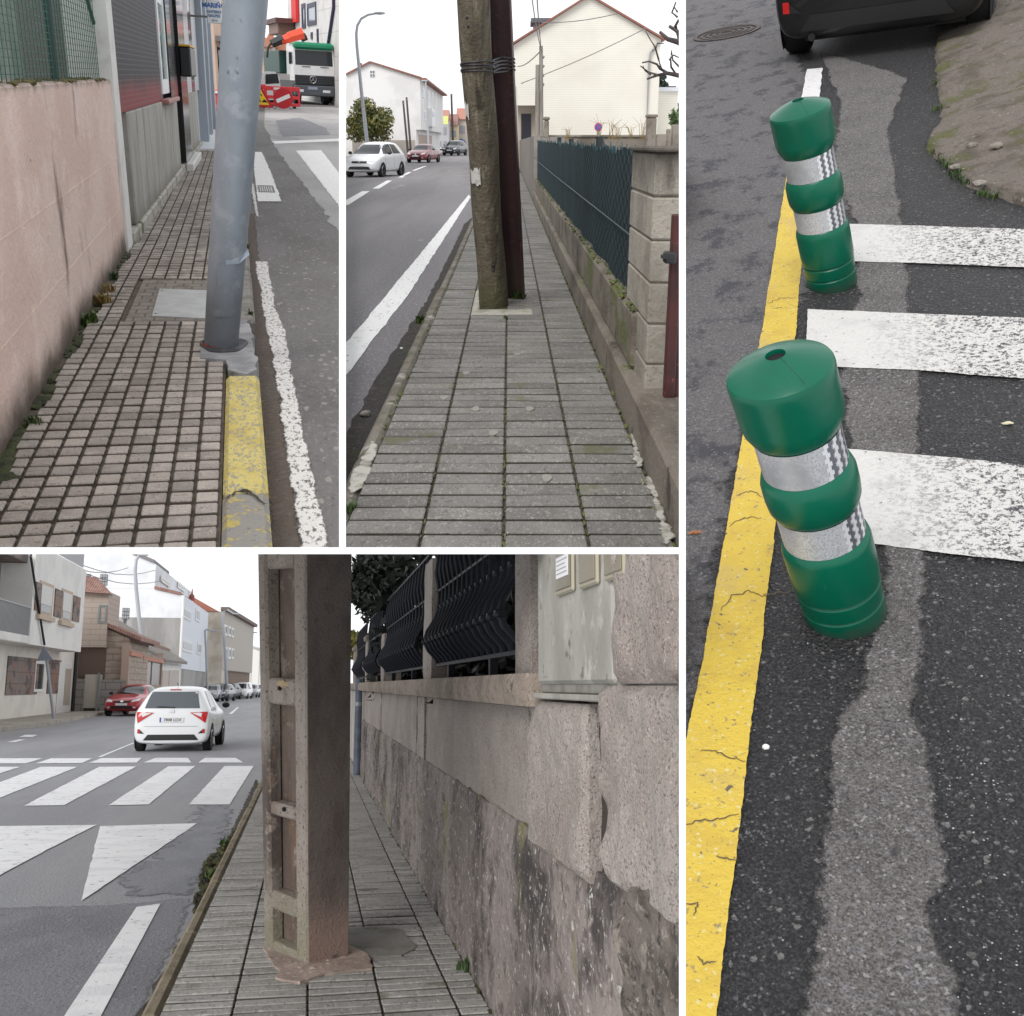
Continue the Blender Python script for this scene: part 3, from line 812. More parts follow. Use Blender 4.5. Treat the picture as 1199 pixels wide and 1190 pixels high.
pav_Af = mat('cement_paver_far', srgb(170, 161, 153), .85, pav_l + [('cell', 9, srgb(122, 114, 108), .3, .8, {'k': .7}), ('z', 1, srgb(72, 62, 54), .014, .009, {'amp': .003})], bump=.4, bscale=60)
road_A = struct(A, 'road', MB().sheet([(-10, 2), (40, 2), (40, 120), (-10, 120)], RW), asph_A)
part(road_A, 'asphalt_patch', soft_patch(A, [(309, 148), (322, 172), (338, 196), (360, 222), (378, 248), (396, 274), (430, 325), (520, 330), (470, 128), (310, 124)], RW + .004, .05, (.07, .35), .05, 4), asph_A2)
part(road_A, 'asphalt_patch', patch(A, [(323, 141), (352, 138), (382, 150), (386, 158), (330, 160)], RW + .008, .05, .3, 6), mat('repair_asphalt', srgb(128, 127, 130), .8, [('noise', 4, srgb(112, 112, 116), .4, .6)], bump=.4, bscale=40))
part(road_A, 'gutter_dirt', soft_patch(A, [(288, 250), (292, 330), (300, 420), (306, 500), (312, 560), (318, 641), (322, 700), (366, 700), (353, 641), (341, 560), (328, 470), (315, 395), (303, 310), (298, 250)], RW + .004, .02, (.015, .06), .02, 7),
     mat('gutter_dirt', srgb(98, 86, 78), .95, [('noise', 30, srgb(120, 108, 98), .5, .7), ('noise', 60, srgb(70, 62, 56), .52, .7)], bump=.9, bscale=70, soft=(30, 1.3)))
worn_A = mat('worn_line_paint', srgb(214, 210, 206), .75, [('noise', 45, srgb(106, 100, 97), .53, .57, {'detail': 9, 'rough': .75}), ('noise', 8, srgb(104, 99, 96), .64, .7, {'detail': 9})], bump=.5, bscale=70, stretch=(1, .5, 1), soft=(55, 1.5))
white_A = mat('road_paint', srgb(222, 220, 218), .7, [('noise', 20, srgb(190, 187, 184), .55, .68, {'detail': 8})], bump=.3, bscale=60, stretch=(1, .5, 1))
for nm, pts, m, am in (
    ('edge_line', [(299, 306), (304, 330), (311, 380), (318, 410), (327, 461), (339, 545), (354, 640), (364, 700), (396, 700), (385, 640), (364, 545), (346, 461), (336, 405), (333, 385), (322, 360), (317, 330), (313, 306)], worn_A, .006),
    ('edge_line', [(293, 215), (300, 252), (303, 254), (297, 215)], worn_A, .006),
    ('crossing_stripe', [(296, 178), (306.5, 178), (318, 204), (329.5, 236), (302, 236), (298, 205)], white_A, .01),
    ('crossing_stripe', [(346.5, 176.5), (376, 176), (420, 232), (440, 290), (396, 240)], white_A, .01),
    ('stop_line', [(318, 165.5), (420, 161.5), (420, 164.5), (322, 168.5)], white_A, .01)):
    part(road_A, nm, soft_patch(A, pts, RW + .009, .012, (.012, .05), .014, 5) if m is worn_A else patch(A, pts, RW + .009, am, .06, 5), m)
dr = MB(); g0 = A.G(303, 226, RW); 
drain = thing(A, 'drain_grate', 'small square drain grate set into the white stripe behind the post', 'drain grate', (*g0, RW + .011))
M_grate = mat('grate_iron', srgb(120, 118, 116), .7)
part(drain, 'frame', MB().box(0, .22, 0, .03, 0, .006).box(0, .22, .87, .9, 0, .006).box(0, .025, .03, .87, 0, .006).box(.195, .22, .03, .87, 0, .006), M_grate, (0, 0, 0))
for k in range(5): part(drain, 'bar', MB().box(.04 + k * .03, .055 + k * .03, .03, .87, 0, .005), M_grate, (0, 0, 0))

KR, KL, WL = .044, -.12, -.935
struct(A, 'bounce_slab', MB().box(-10, 40, 2, 120, -.75, -.30), mat('bounce_slab_concrete', srgb(214, 212, 208), .9))  # added pale slab, unseen, reflects fill light down onto place C
pave_A = struct(A, 'pavement', MB().box(WL - .2, KL, 2, 60, -.2, 0), joint_A)
cells = []; pu, pv = .0866, .108
R = random.Random(3)
for r in range(176):
    v0 = 2.6 + r * pv
    for c in range(10):
        u1 = KL - .012 - c * pu; u0 = u1 - pu + .014
        u0 = max(u0, WL + .045 + .02 * math.sin(r * .7)); 
        if u1 - u0 < .02: continue
        um, vm = (u0 + u1) / 2, v0 + pv / 2
        if -.70 < um < -.20 and 6.35 < vm < 7.75: continue
        if um > -.24 and 5.45 < vm < 6.35: continue
        cells.append((u0, u1, v0, v0 + pv - .027))
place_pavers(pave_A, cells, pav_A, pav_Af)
part(pave_A, 'cement_surround', MB().box(-.70, -.20, 6.36, 7.74, -.05, .017), mat('dark_cement', srgb(136, 128, 120), .9, [('noise', 9, srgb(116, 109, 102), .42, .62), ('brick', 1, srgb(80, 73, 66), .4, .6, {'mortar': .006, 'bw': .12, 'rh': .11, 'k': .8})], bump=.5, bscale=50))
part(pave_A, 'cement_patch', MB().prism(jag([(-.245, 5.44), (-.245, 6.0), (-.2, 6.36), (.0, 6.36), (.02, 6.1), (.03, 5.2), (-.02, 5.1), (-.1, 5.2), (-.12, 5.4)], .012, .06, 4), -.1, .026),
     mat('grey_cement', srgb(158, 158, 160), .9, [('noise', 5, srgb(130, 130, 132), .4, .62), ('noise', 2.4, srgb(98, 108, 84), .58, .68)], bump=.6, bscale=40))
# utility cover plate
c0 = Vector(A.G(178, 371, .02)); c1 = Vector(A.G(187, 339, .02)); c2 = Vector(A.G(245, 341, .02)); c3 = Vector(A.G(243, 374, .02))
hatch = thing(A, 'utility_cover', 'flat pale grey steel cover plate set into the pavement behind the post', 'cover plate', (c0.x, c0.y, .014))
part(hatch, 'plate', MB().prism([tuple(c - c0) for c in (c0, c3, c2, c1)], 0, .012), mat('pale_steel', srgb(176, 178, 176), .55, [('noise', 8, srgb(165, 167, 165), .4, .6)], metal=.2), (0, 0, 0))
for c in (c0, c1): part(hatch, 'bolt', MB().lathe([(.008, .012), (.008, .016)], 10), M_steel, (c.x - c0.x + .02, c.y - c0.y + (.06 if c is c0 else -.06), 0))
# kerb stones
kerb_A = struct(A, 'kerb', MB().box(KL, KR - .02, 2, 60, -.25, -.02), joint_A)
kcon = mat('kerb_concrete', srgb(142, 138, 132), .9, [('noise', 6, srgb(118, 114, 108), .42, .62), ('noise', 60, srgb(168, 164, 158), .55, .72, {'detail': 8}), ('noise', 3, srgb(92, 100, 74), .6, .68)], bump=.8, bscale=60)
kyel = mat('kerb_yellow_paint', srgb(214, 196, 118), .8, [('noise', 5, srgb(202, 180, 92), .45, .62), ('noise', 60, srgb(158, 152, 138), .50, .58, {'detail': 9, 'rough': .7, 'st': (1, .5, 1)}), ('noise', 60, srgb(168, 162, 130), .56, .7, {'detail': 8})], bump=.8, bscale=60)
kworn = mat('kerb_worn_yellow', srgb(150, 146, 140), .9, [('noise', 14, srgb(196, 176, 96), .53, .60, {'detail': 9, 'rough': .7}), ('noise', 50, srgb(120, 116, 110), .55, .7, {'detail': 8})], bump=.9, bscale=60)
kj = [2.2, 3.56, 4.98, 5.10]
for a, b, m in ((2.2, 3.52, kworn), (3.53, 5.1, kyel), (6.36, 7.9, kcon), (7.91, 9.4, kcon), (9.41, 11, kcon), (11.01, 13, kcon), (13.01, 16, kcon), (16.01, 20, kcon), (20.01, 26, kcon)):
    part(kerb_A, 'kerb_stone', MB().box(KL + .004, KR + R.uniform(-.004, .004), a, b, -.2, .022 + R.uniform(-.003, .003), .018), m)
# slender crack across the yellow stones
part(kerb_A, 'crack', ribbon(A, wiggle([(262, 585), (284, 573), (296, 580), (313, 590)], 6, 2, 3), .006, .028), mat('crack_A', srgb(62, 56, 48), .95))

# pink rendered wall
pink = mat('pink_render', srgb(226, 202, 192), .9,
    [('noise', 1.5, srgb(215, 188, 177), .42, .62, {'st': (1, .6, 1)}), ('noise', 3.2, srgb(232, 210, 200), .52, .68), ('noise', 1.6, srgb(128, 104, 98), .60, .70, {'detail': 9, 'st': (1, 1.0, .35)}),
     ('noise', 12, srgb(110, 90, 84), .68, .73, {'detail': 8}), ('noise', 80, srgb(190, 162, 150), .56, .68, {'detail': 4}), ('z', 2.5, srgb(92, 80, 70), .22, .02, {'amp': .25}), ('z', 6, srgb(104, 92, 78), 1.26, 1.34, {'amp': .12})], bump=.5, bscale=22, bump2=(5, 1.2))
pw = thing(A, 'pink_wall', 'low pink rendered wall with grime streaks beside the pavement', 'wall', (WL, 3, 0))
part(pw, 'wall_face', MB().box(-.28, 0, -1.2, 6.32, -.1, 1.31, .012), pink, (0, 0, 0))
for z in (.36, .74):
    part(pw, 'formwork_ridge', MB().box(-.004, .0012, -1.2, 6.3, z - .006, z + .006, .001), pink, (0, 0, 0))
mz = MB()
for k in range(70):
    y = R.uniform(-1, 6.3); mz.rock((R.uniform(-.2, 0), y, 1.312), (R.uniform(.01, .03), R.uniform(.03, .1), .012), k, 1, .4)
part(pw, 'moss', mz, mat('dry_moss', srgb(112, 104, 62), .95, [('noise', 20, srgb(84, 80, 44), .4, .6)], bump=.8, bscale=60), (0, 0, 0), kind='stuff')

# mesh fence on top
fgreen = mat('green_wire', srgb(34, 92, 78), .5)
fen = thing(A, 'mesh_fence', 'green wire mesh fence with posts standing on the pink wall', 'fence', (WL - .08, 3, 1.31))
for y in (-.5, 2.05, 3.92, 6.2): part(fen, 'post', MB().tube([(0, y, 0), (0, y, 1.6)], .022 if y < 6 else .016, 8), mat('dark_green_post', srgb(30, 62, 56), .5), (0, 0, 0))
part(fen, 'brace', MB().tube([(0, 3.95, 1.5), (0, 6.15, .35)], .014, 6), fgreen, (0, 0, 0))
wr = MB()
for z in (.02, .62, 1.2): wr.tube([(.01, -1.2, z), (.01, 6.2, z - .03)], .006, 4)
part(fen, 'tension_wire', MB().tube([(.012, -1.2, .95), (.012, 1.5, .80), (.012, 4, .62), (.012, 6.2, .55)], .007, 5), fgreen, (0, 0, 0))
wr = MB(); wr2 = MB()
k = 0
for z in [i * .036 for i in range(44)]: wr.box(-.002, .002, -1.2, 6.2, z - .0016, z + .0016)
for y in [-1.2 + i * .105 for i in range(71)]: wr2.box(.002, .006, y - .0032, y + .0032, 0, 1.58)
part(fen, 'mesh_wire', wr, fgreen, (0, 0, 0), kind='stuff'); part(fen, 'mesh_wire', wr2, fgreen, (0, 0, 0), kind='stuff')
sheetm = mat('pale_sheeting', srgb(206, 210, 206), .7, [('noise', 2.5, srgb(168, 184, 176), .45, .65, {'st': (1, 1.5, .25)}), ('noise', 5, srgb(226, 228, 226), .5, .7, {'st': (1, 2, .2)})], bump=.4, bscale=6)
ws = MB(); n = 60
for i in range(n + 1):
    y = 1.5 + i * 8.2 / n; x = WL - .75 + .06 * math.sin(i * .9) + .03 * math.sin(i * 2.3)
    ws.v += [(x, y, .8), (x - .03, y, 3.4)]
ws.f = [(2 * i, 2 * i + 2, 2 * i + 3, 2 * i + 1) for i in range(n)]; ws.sm = [True] * n
solo(A, 'plastic_sheeting', ws, sheetm, 'pale rippled sheeting hung behind the green mesh fence', 'sheeting', base=(WL - .75, 6, .8))

# tiled shop building
fa = Fac(A, (-.93, 9.42), (-.74, 22.7))
bld = fa.root('shop_building', 'shop building with dark glazed brick cladding and grooved concrete base', 'building')
conc = mat('washed_concrete', srgb(168, 166, 160), .9, [('noise', 3, srgb(150, 148, 142), .42, .62, {'st': (1, 1, .4)}), ('noise', 60, srgb(132, 130, 124), .55, .7, {'detail': 8}), ('z', 4, srgb(128, 124, 112), .3, .05, {'amp': .2})], bump=.6, bscale=50, rand=.06)
brickm = mat('glazed_brick', srgb(32, 32, 41), .5, [('noise', 3, srgb(22, 22, 29), .4, .6), ('z', 1.5, srgb(128, 36, 42), 1.36, 1.15, {'amp': .35}),
    ('brick', 1, srgb(112, 108, 108), .5, .6, {'mortar': .0045, 'bw': .21, 'rh': .042, 'rot': (math.pi / 2, 0, 0), 'k': .38})], bump=.25, bscale=8, spec=.12)
fp(bld, 'wall', fb(0, 13.3, -.1, 4.5, .05, 4), mat('grey_render', srgb(150, 148, 145), .9))
fp(bld, 'corner_strip', fb(-.35, -.01, -.1, 4.5, -.02, .3), mat('white_render_A', srgb(222, 221, 218), .85, [('noise', 3, srgb(200, 198, 194), .5, .7)], bump=.3, bscale=30))
fp(bld, 'plinth', fb(0, 13.3, -.1, .115, -.045, .05, .012), mat('pale_plinth', srgb(176, 172, 164), .9, [('noise', 5, srgb(140, 136, 124), .45, .62), ('noise', 2.5, srgb(96, 98, 70), .58, .66)], bump=.6, bscale=40))
xs = [147.5, 158, 166, 173, 180, 186, 193, 199.5, 207.5]
for a, b in zip(xs, xs[1:]):
    s0 = max(0.0, fa.at(a, 150)[0]); s1 = fa.at(b, 150)[0]; fp(bld, 'concrete_panel', fb(s0 + .014, s1 - .014, .118, 1.05, -.02, .05, .012), conc)
s0, s1 = fa.at(215.5, 140)[0], fa.at(231, 140)[0]
for k in range(4): fp(bld, 'concrete_panel', fb(s0 + (s1 - s0) * k / 4 + .02, s0 + (s1 - s0) * (k + 1) / 4 - .02, .118, 1.05, -.02, .05, .012), conc)
sW0, sW1, sD0, sD1 = fa.at(184, 60)[0], fa.at(191.5, 60)[0], fa.at(207.5, 100)[0], fa.at(215, 100)[0]
fp(bld, 'brick_cladding', fb(.0, sW0 - .02, 1.055, 4.4, -.012, .05), brickm)
sB = fa.at(197, 60)[0]
fp(bld, 'brick_cladding', fb(sB, sD0 - .03, 1.055, 4.4, -.012, .05), brickm)
win(bld, (sW0, sW1 + .1, 1.13, 4.3), mat('white_frame', srgb(220, 221, 222), .5), mat('teal_glass', srgb(92, 122, 118), .08, spec=.8), .16, .03, 1, 3)
blk = mat('black_granite', srgb(22, 21, 24), .12, [('cell', 30, srgb(60, 58, 60), .93, .98, {'k': .5})], spec=.6)
fp(bld, 'pillar', fb(sW1 + .1, sB - .02, 1.06, 4.4, -.05, .05), blk)
fp(bld, 'sill', fb(sW0 - .1, sB + .1, 1.02, 1.075, -.10, .0, .01), mat('red_stone', srgb(158, 110, 104), .5, [('noise', 30, srgb(128, 86, 82), .5, .7)]))
fp(bld, 'door_pillar', fb(sD0, sD1, .13, 4.4, -.06, .05), blk)
fp(bld, 'step', fb(sD0 - .1, sD1 + 1.0, .0, .12, -.16, -.05, .01), mat('white_marble', srgb(208, 207, 204), .5))
mbx = fp(bld, 'letter_box', fb(*fa.R(203.5, 52, 213, 85)[:2], 1.32, 1.72, -.22, -.06, .02), mat('letter_box', srgb(14, 20, 20), .35))
lb = fa.R(203.5, 52, 213, 85); part(mbx, 'yellow_top', fb(lb[0], lb[1], 1.722, 1.75, -.22, -.06, .005), mat('yellow_trim', srgb(206, 160, 60), .5), (0, 0, 0))
silv = mat('silver_tile', srgb(168, 170, 174), .3, [('brick', 1, srgb(128, 130, 134), .5, .6, {'mortar': .006, 'bw': .21, 'rh': .042, 'rot': (math.pi / 2, 0, 0), 'k': .6})])
sE = fa.at(222.5, 80)[0]; sF = fa.at(226, 80)[0]; sG = fa.at(231.5, 80)[0]
fp(bld, 'tile_cladding', fb(sD1 + .02, sE, 1.055, 3.2, -.012, .05), silv)
fp(bld, 'window_opening', fb(sE, sF, 1.055, 2.9, -.015, .05), M_glass)
fp(bld, 'tile_cladding', fb(sF, sG, 1.055, 3.2, -.012, .05), silv)
fp(bld, 'canopy', fb(sD1 + .3, 13.6, 2.72, 3.6, -.5, .05, .02), mat('beige_soffit', srgb(176, 170, 158), .9))
# next buildings along the left side
fb2 = Fac(A, (-.74, 23.2), (-.55, 46)); b2 = fb2.root('white_house', 'narrow white house front with blue grey pilasters beyond the brick shop', 'house')
fp(b2, 'wall', fb(0, 14, -.1, 7, .03, 4), mat('offwhite_render', srgb(206, 208, 212), .8, [('noise', 2, srgb(186, 188, 192), .45, .65)]))
for a in (0.4, 3.2, 6.5): fp(b2, 'pilaster', fb(a, a + .7, 0, 7, -.14, .03), mat('bluegrey_stone', srgb(150, 158, 168), .5))
win(b2, (1.6, 2.9, 1.0, 3.2), M_steel, M_glass, .1); win(b2, (4.4, 6.0, .6, 3.2), M_steel, M_glass, .1); win(b2, (8, 10, .8, 3.0), M_steel, M_glass, .1)
fb3 = Fac(A, (-.75, 47), (-.2, 62)); b3 = fb3.root('terracotta_house', 'pale terracotta house front closing the row behind the post', 'house')
fp(b3, 'wall', fb(0, 15, -.1, 9, .0, 4), mat('terracotta_render', srgb(206, 178, 158), .85, [('noise', 1, srgb(190, 162, 142), .45, .65)]))
fp(b3, 'awning', fb(1, 14, 2.6, 2.8, -.7, 0), mat('grey_awning', srgb(150, 150, 152), .6))
win(b3, (2, 5, .4, 2.4), M_dark, M_glass, .1); win(b3, (7, 12, .4, 2.4), M_dark, M_glass, .1)
# access ramp with handrail
rp = [Vector(A.G(x, y, .03)) for x, y in ((228, 175.5), (252, 175.5), (252, 152.5), (232, 154))]
ramp = thing(A, 'access_ramp', 'pale grey access ramp plate with tube handrail at the shop entrance', 'ramp', (rp[0].x, rp[0].y, 0))
part(ramp, 'ramp_plate', MB().prism([tuple(q - rp[0]) for q in rp], .005, .05), mat('pale_ramp', srgb(196, 200, 204), .6), (0, 0, 0))
for k, (x0, y0, x1, y1) in enumerate(((229, 166, 231.5, 114), (233.5, 156, 235, 107))):
    v = A.G(x0, y0)[1]; p = A.V(x0, y0, v); q_ = A.V(x1, y1, v)
    part(ramp, 'rail_post', MB().tube([(p[0] - rp[0].x, v - rp[0].y, .02), (q_[0] - rp[0].x, v - rp[0].y, q_[1])], .022, 8), M_steel, (0, 0, 0))
p1, p2 = A.V(231.5, 114, A.G(229, 166)[1]), A.V(238, 105, 32)
part(ramp, 'handrail', MB().tube([(p1[0] - rp[0].x, A.G(229, 166)[1] - rp[0].y, p1[1]), (p2[0] - rp[0].x, 32 - rp[0].y, p2[1])], .022, 8), M_steel, (0, 0, 0))
p1, p2 = A.V(231, 130, A.G(229, 166)[1]), A.V(237, 126, 32)
part(ramp, 'handrail', MB().tube([(p1[0] - rp[0].x, A.G(229, 166)[1] - rp[0].y, p1[1]), (p2[0] - rp[0].x, 32 - rp[0].y, p2[1])], .018, 8), M_steel, (0, 0, 0))

# hanging shop sign
v = 21.0; s0, z1 = A.V(241, -6, v); s1, z0 = A.V(260, 28, v)
sg = thing(A, 'hanging_sign', 'white hanging shop sign with blue lettering high beside the post', 'sign', (s0, v, z0))
part(sg, 'board', MB().box(0, s1 - s0, 0, .08, 0, z1 - z0, .01), mat('sign_white', srgb(232, 234, 236), .5), (0, 0, 0))
part(sg, 'bracket', MB().tube([(-.3, .04, .1), (0, .04, .1)], .02, 6), M_steel, (0, 0, 0))
for tx, sz, zz, m in (('MARIÑO', .105, .285, mat('sign_blue', srgb(52, 104, 176), .5)), ('ANTERIO', .06, .185, mat('sign_blue2', srgb(112, 138, 172), .5)), ('GALPEZ', .06, .12, MATS['sign_blue2']), ('981 54', .035, .045, mat('sign_grey', srgb(150, 160, 172), .5))):
    part(sg, 'lettering', MB().join(text_mb(tx, sz, .003), RX(math.pi / 2)), m, ((s1 - s0) / 2, -.004, zz))

# the galvanised post
pb = Vector(A.G(258.5, 409)); vt = pb.y - .30
tu, tz = A.V(287.5, 0, vt)
galv = mat('galvanised_steel', srgb(152, 161, 171), .5, [('noise', 3, srgb(136, 145, 156), .42, .62, {'st': (1, 1, .35)}), ('noise', 9, srgb(164, 171, 180), .52, .68), ('noise', 14, srgb(150, 157, 165), .60, .70, {'detail': 9}), ('noise', 22, srgb(108, 113, 120), .66, .72, {'detail': 8}),
    ('z', 5, srgb(102, 106, 110), .5, .1, {'amp': .4, 'k': .7})], metal=.35, bump=.15, bscale=18)
post = thing(A, 'lamp_post', 'thick leaning galvanised steel post standing at the kerb', 'post', (pb.x, pb.y, 0))
axp = Vector((tu - pb.x, vt - pb.y, tz)); ext = 1.5
rb = .0905
part(post, 'shaft', MB().tube([(0, 0, 0), tuple(axp * .5), tuple(axp), tuple(axp * ext)], [rb, rb * 1.06, rb * 1.12, rb * 1.15], 48), galv, (0, 0, 0), sharp=30)
part(post, 'rust_collar', MB().lathe([(rb + .003, .012), (rb + .006, .018), (rb + .006, .036), (rb + .001, .042)], 40, cap=False), mat('red_rust', srgb(136, 58, 44), .8, [('noise', 14, srgb(60, 56, 58), .48, .56)]), (0, 0, 0))
part(post, 'base_flange', MB().prism([(.122 * math.cos(a) * (1 + .12 * math.sin(3 * a)) + .018, .185 * math.sin(a) * (1 + .1 * math.cos(2 * a)) - .02) for a in [k * math.pi / 16 for k in range(32)]], .0, .032), mat('bitumen_dark', srgb(62, 60, 64), .7, [('noise', 12, srgb(86, 84, 88), .5, .65)], bump=.6, bscale=40), (0, 0, 0))
# hatch cover on the shaft
def on_post(f_): return axp * f_
hz = .27
hc = MB(); n = 10
for i in range(n + 1):
    an = -.85 + 1.0 * i / n
    for zz in (.0, 1.0):
        c = on_post(.12 + .165 * zz); r = rb * 1.03 + .007
        hc.v.append((c.x + r * math.sin(an + .35), c.y - r * math.cos(an + .35), c.z))
hc.f = [(2 * i, 2 * i + 2, 2 * i + 3, 2 * i + 1) for i in range(n)]; hc.sm = [True] * n
part(post, 'hatch_cover', hc, galv, (0, 0, 0))
c = on_post(.29)
part(post, 'bent_flap', MB().add([(c.x - .005, c.y - rb * 1.1, c.z - .012), (c.x + .06, c.y - rb * 1.0, c.z - .006), (c.x + .115, c.y - rb * .7, c.z + .035), (c.x + .105, c.y - rb * .5, c.z + .06), (c.x + .055, c.y - rb * 1.0, c.z + .024), (c.x - .01, c.y - rb * 1.1, c.z + .01)],
     [(0, 1, 4, 5), (1, 2, 3, 4)]), galv, (0, 0, 0))

# weeds along the wall foot
R = random.Random(9)
M_dryg = mat('dry_grass', srgb(150, 122, 62), .8, [('noise', 8, srgb(120, 104, 60), .4, .6)])
M_dkg = mat('wall_moss', srgb(70, 76, 44), .95, [('noise', 9, srgb(48, 52, 32), .42, .6)], bump=.9, bscale=50)
ms = MB()
for k in range(150):
    v = R.uniform(2.6, 9.4); s = R.uniform(.012, .035) * (1.3 if v < 5 else .9)
    ms.rock((WL + R.uniform(-.01, .07), v, .004), (s, s * 2.2, s * .5), k, 1, .5)
solo(A, 'moss', ms, M_dkg, kind='stuff')
def weed(x, y, r, h, n, m, lab, wd=.004):
    u, v = A.G(x, y); mb = MB(); tuft(mb, (u, v, .0), r, h, n, R, wd)
    solo(A, 'weed', mb, m, lab, 'weed', 'weeds at the wall foot', base=(u, v, 0))
weed(105, 382, .05, .10, 60, M_leaf, 'broad leaved green weed at the foot of the pink wall', .012)
weed(121, 358, .05, .10, 70, M_dryg, 'dry yellow brown tuft below the pink wall, above the green weed', .006)
weed(129, 345, .04, .09, 60, M_dryg, 'dry tuft farther along the pink wall foot')
weed(134, 328, .03, .08, 40, M_leaf, 'green tuft near the end of the pink wall')
weed(40, 500, .05, .06, 70, M_leaf, 'low green moss tuft close at the pink wall foot')
weed(294, 372, .02, .07, 26, M_leaf, 'green weed in the gutter behind the post', .006)
weed(289, 293, .025, .08, 30, M_leaf, 'green weed beside the kerb just behind the bent flap', .007)

# ---------------------------------------------------------------- place A: road works at the end of the street
red_pl = mat('red_plastic', srgb(224, 62, 68), .45, [('noise', 4, srgb(206, 48, 56), .45, .65)])
white_pl = mat('white_plastic', srgb(226, 226, 224), .5)
def barrier(label, x0, x1, y0, y1, base_white=False):
    """Red plastic road barrier: top rail, bottom rail, slotted panel and feet."""
    u0, v = A.G((x0 + x1) / 2, y1, RW); a, z1 = A.V(x0, y0, v); b, _ = A.V(x1, y0, v); w = b - a; h = z1 - RW
    t = thing(A, 'road_barrier', label, 'barrier', (a, v, RW), group='red road work barriers')
    part(t, 'top_rail', MB().box(0, w, 0, .14, h * .80, h, .02), red_pl, (0, 0, 0))
    part(t, 'middle_rail', MB().box(0, w, .01, .13, h * .42, h * .58, .02), red_pl, (0, 0, 0))
    part(t, 'bottom_rail', MB().box(0, w, 0, .14, h * .10, h * .24, .02), red_pl, (0, 0, 0))
    n = max(2, int(w / .42))
    for k in range(n + 1):
        x = (w - .1) * k / n; part(t, 'upright', MB().box(x, x + .1, .015, .125, h * .235, h * .81, .015), red_pl, (0, 0, 0))
    for x in (w * .12, w * .78): part(t, 'foot', MB().box(x, x + .16, -.18, .32, 0, h * .11, .02), white_pl if base_white else M_blackp, (0, 0, 0))
    part(t, 'reflective_label', MB().box(w * .25, w * .25 + .3, -.006, -.001, h * .84, h * .95), white_pl, (0, 0, 0))
    return t
barrier('red plastic barrier behind the no entry sign, in front of the truck', 310, 351, 100.5, 127)
barrier('red plastic barrier left of the post, beside the shop ramp', 245.5, 262, 105, 131, True)
barrier('red plastic barrier half hidden behind the post with the triangle sign', 288, 311, 98, 126)
# orange one behind
u_, v_ = A.G(249, 120, RW)
t = thing(A, 'orange_barrier', 'orange plastic barrier peeking out above the red one', 'barrier', (u_ - .1, v_ + 1.5, RW))
orange_pl = mat('orange_plastic', srgb(226, 120, 40), .5)
part(t, 'top_rail', MB().tube([(-.2, 0, .75), (-.1, 0, 1.15), (.3, 0, 1.25), (.6, 0, 1.1)], .07, 8), orange_pl, (0, 0, 0)); part(t, 'panel', MB().box(-.2, .6, -.03, .03, .1, .75, .02), orange_pl, (0, 0, 0))
# no entry sign
v = A.G(332, 128, RW)[1] - 1.2; cu_, cz = A.V(331.5, 115.5, v); ru = A.V(343, 115.5, v)[0] - cu_
t = thing(A, 'no_entry_sign', 'round red no entry sign with a tilted white bar leaning on the barrier', 'sign', (cu_, v, RW))
sr = mat('sign_red', srgb(186, 22, 34), .45); sw = mat('sign_white_film', srgb(232, 232, 232), .45)
part(t, 'disc', MB().lathe([(ru, -.02), (ru, .02)], 40, M=T(0, 0, cz - RW) @ RX(math.pi / 2), smooth=False), sr, (0, 0, 0))
part(t, 'white_bar', MB().box(-ru * .74, ru * .74, -.034, -.022, -ru * .19, ru * .19, M=T(0, 0, cz - RW) @ RY(-math.radians(24))), sw, (0, 0, 0))
for s in (-1, 1): part(t, 'stand_leg', MB().tube([(s * ru * .5, .03, cz - RW - ru * .7), (s * ru * .9, .5, 0)], .02, 6), M_steel, (0, 0, 0))
# roadworks triangle
tu_, tz1 = A.V(304.5, 96.5, v); tl, tz0 = A.V(289, 125, v); tr = A.V(320, 124, v)[0]
t = thing(A, 'roadworks_sign', 'yellow roadworks triangle sign with red border beside the post', 'sign', (tu_, v, RW))
def tri(k):
    c = ((tl + tr) / 2 - tu_, tz0 * .66 + tz1 * .34 - RW); pts = [(tl - tu_, tz0 - RW), (tr - tu_, tz0 - RW), ((tl + tr) / 2 - tu_, tz1 - RW)]
    return [(c[0] + (x - c[0]) * k, c[1] + (z - c[1]) * k) for x, z in pts]
part(t, 'border_plate', MB().prism(tri(1), -.02, .02, RX(math.pi / 2)), sr, (0, 0, 0))
part(t, 'yellow_field', MB().prism(tri(.70), .021, .026, RX(math.pi / 2)), mat('sign_yellow', srgb(240, 202, 40), .5), (0, 0, 0))
def blob2(pts, k=1.0):
    c = tri(1); w_ = c[1][0] - c[0][0]; h_ = c[2][1] - c[0][1]; x0, z0 = c[0]
    return MB().prism([(x0 + w_ * a, z0 + h_ * b) for a, b in pts], .027, .031, RX(math.pi / 2))
ink = mat('sign_black', srgb(22, 22, 24), .6)
part(t, 'worker_symbol', blob2([(.40, .2), (.44, .2), (.46, .32), (.50, .2), (.54, .2), (.50, .38), (.52, .50), (.58, .44), (.60, .47), (.53, .56), (.46, .54), (.43, .40)]), ink, (0, 0, 0))
part(t, 'head_symbol', blob2([(.49 + .03 * math.cos(a), .61 + .035 * math.sin(a)) for a in [k * .7854 for k in range(8)]]), ink, (0, 0, 0))
part(t, 'heap_symbol', blob2([(.56, .2), (.80, .2), (.72, .29), (.66, .33), (.62, .28)]), ink, (0, 0, 0))
part(t, 'stand_leg', MB().tube([(.3, .03, .3), (.4, .5, 0)], .02, 6), M_steel, (0, 0, 0))

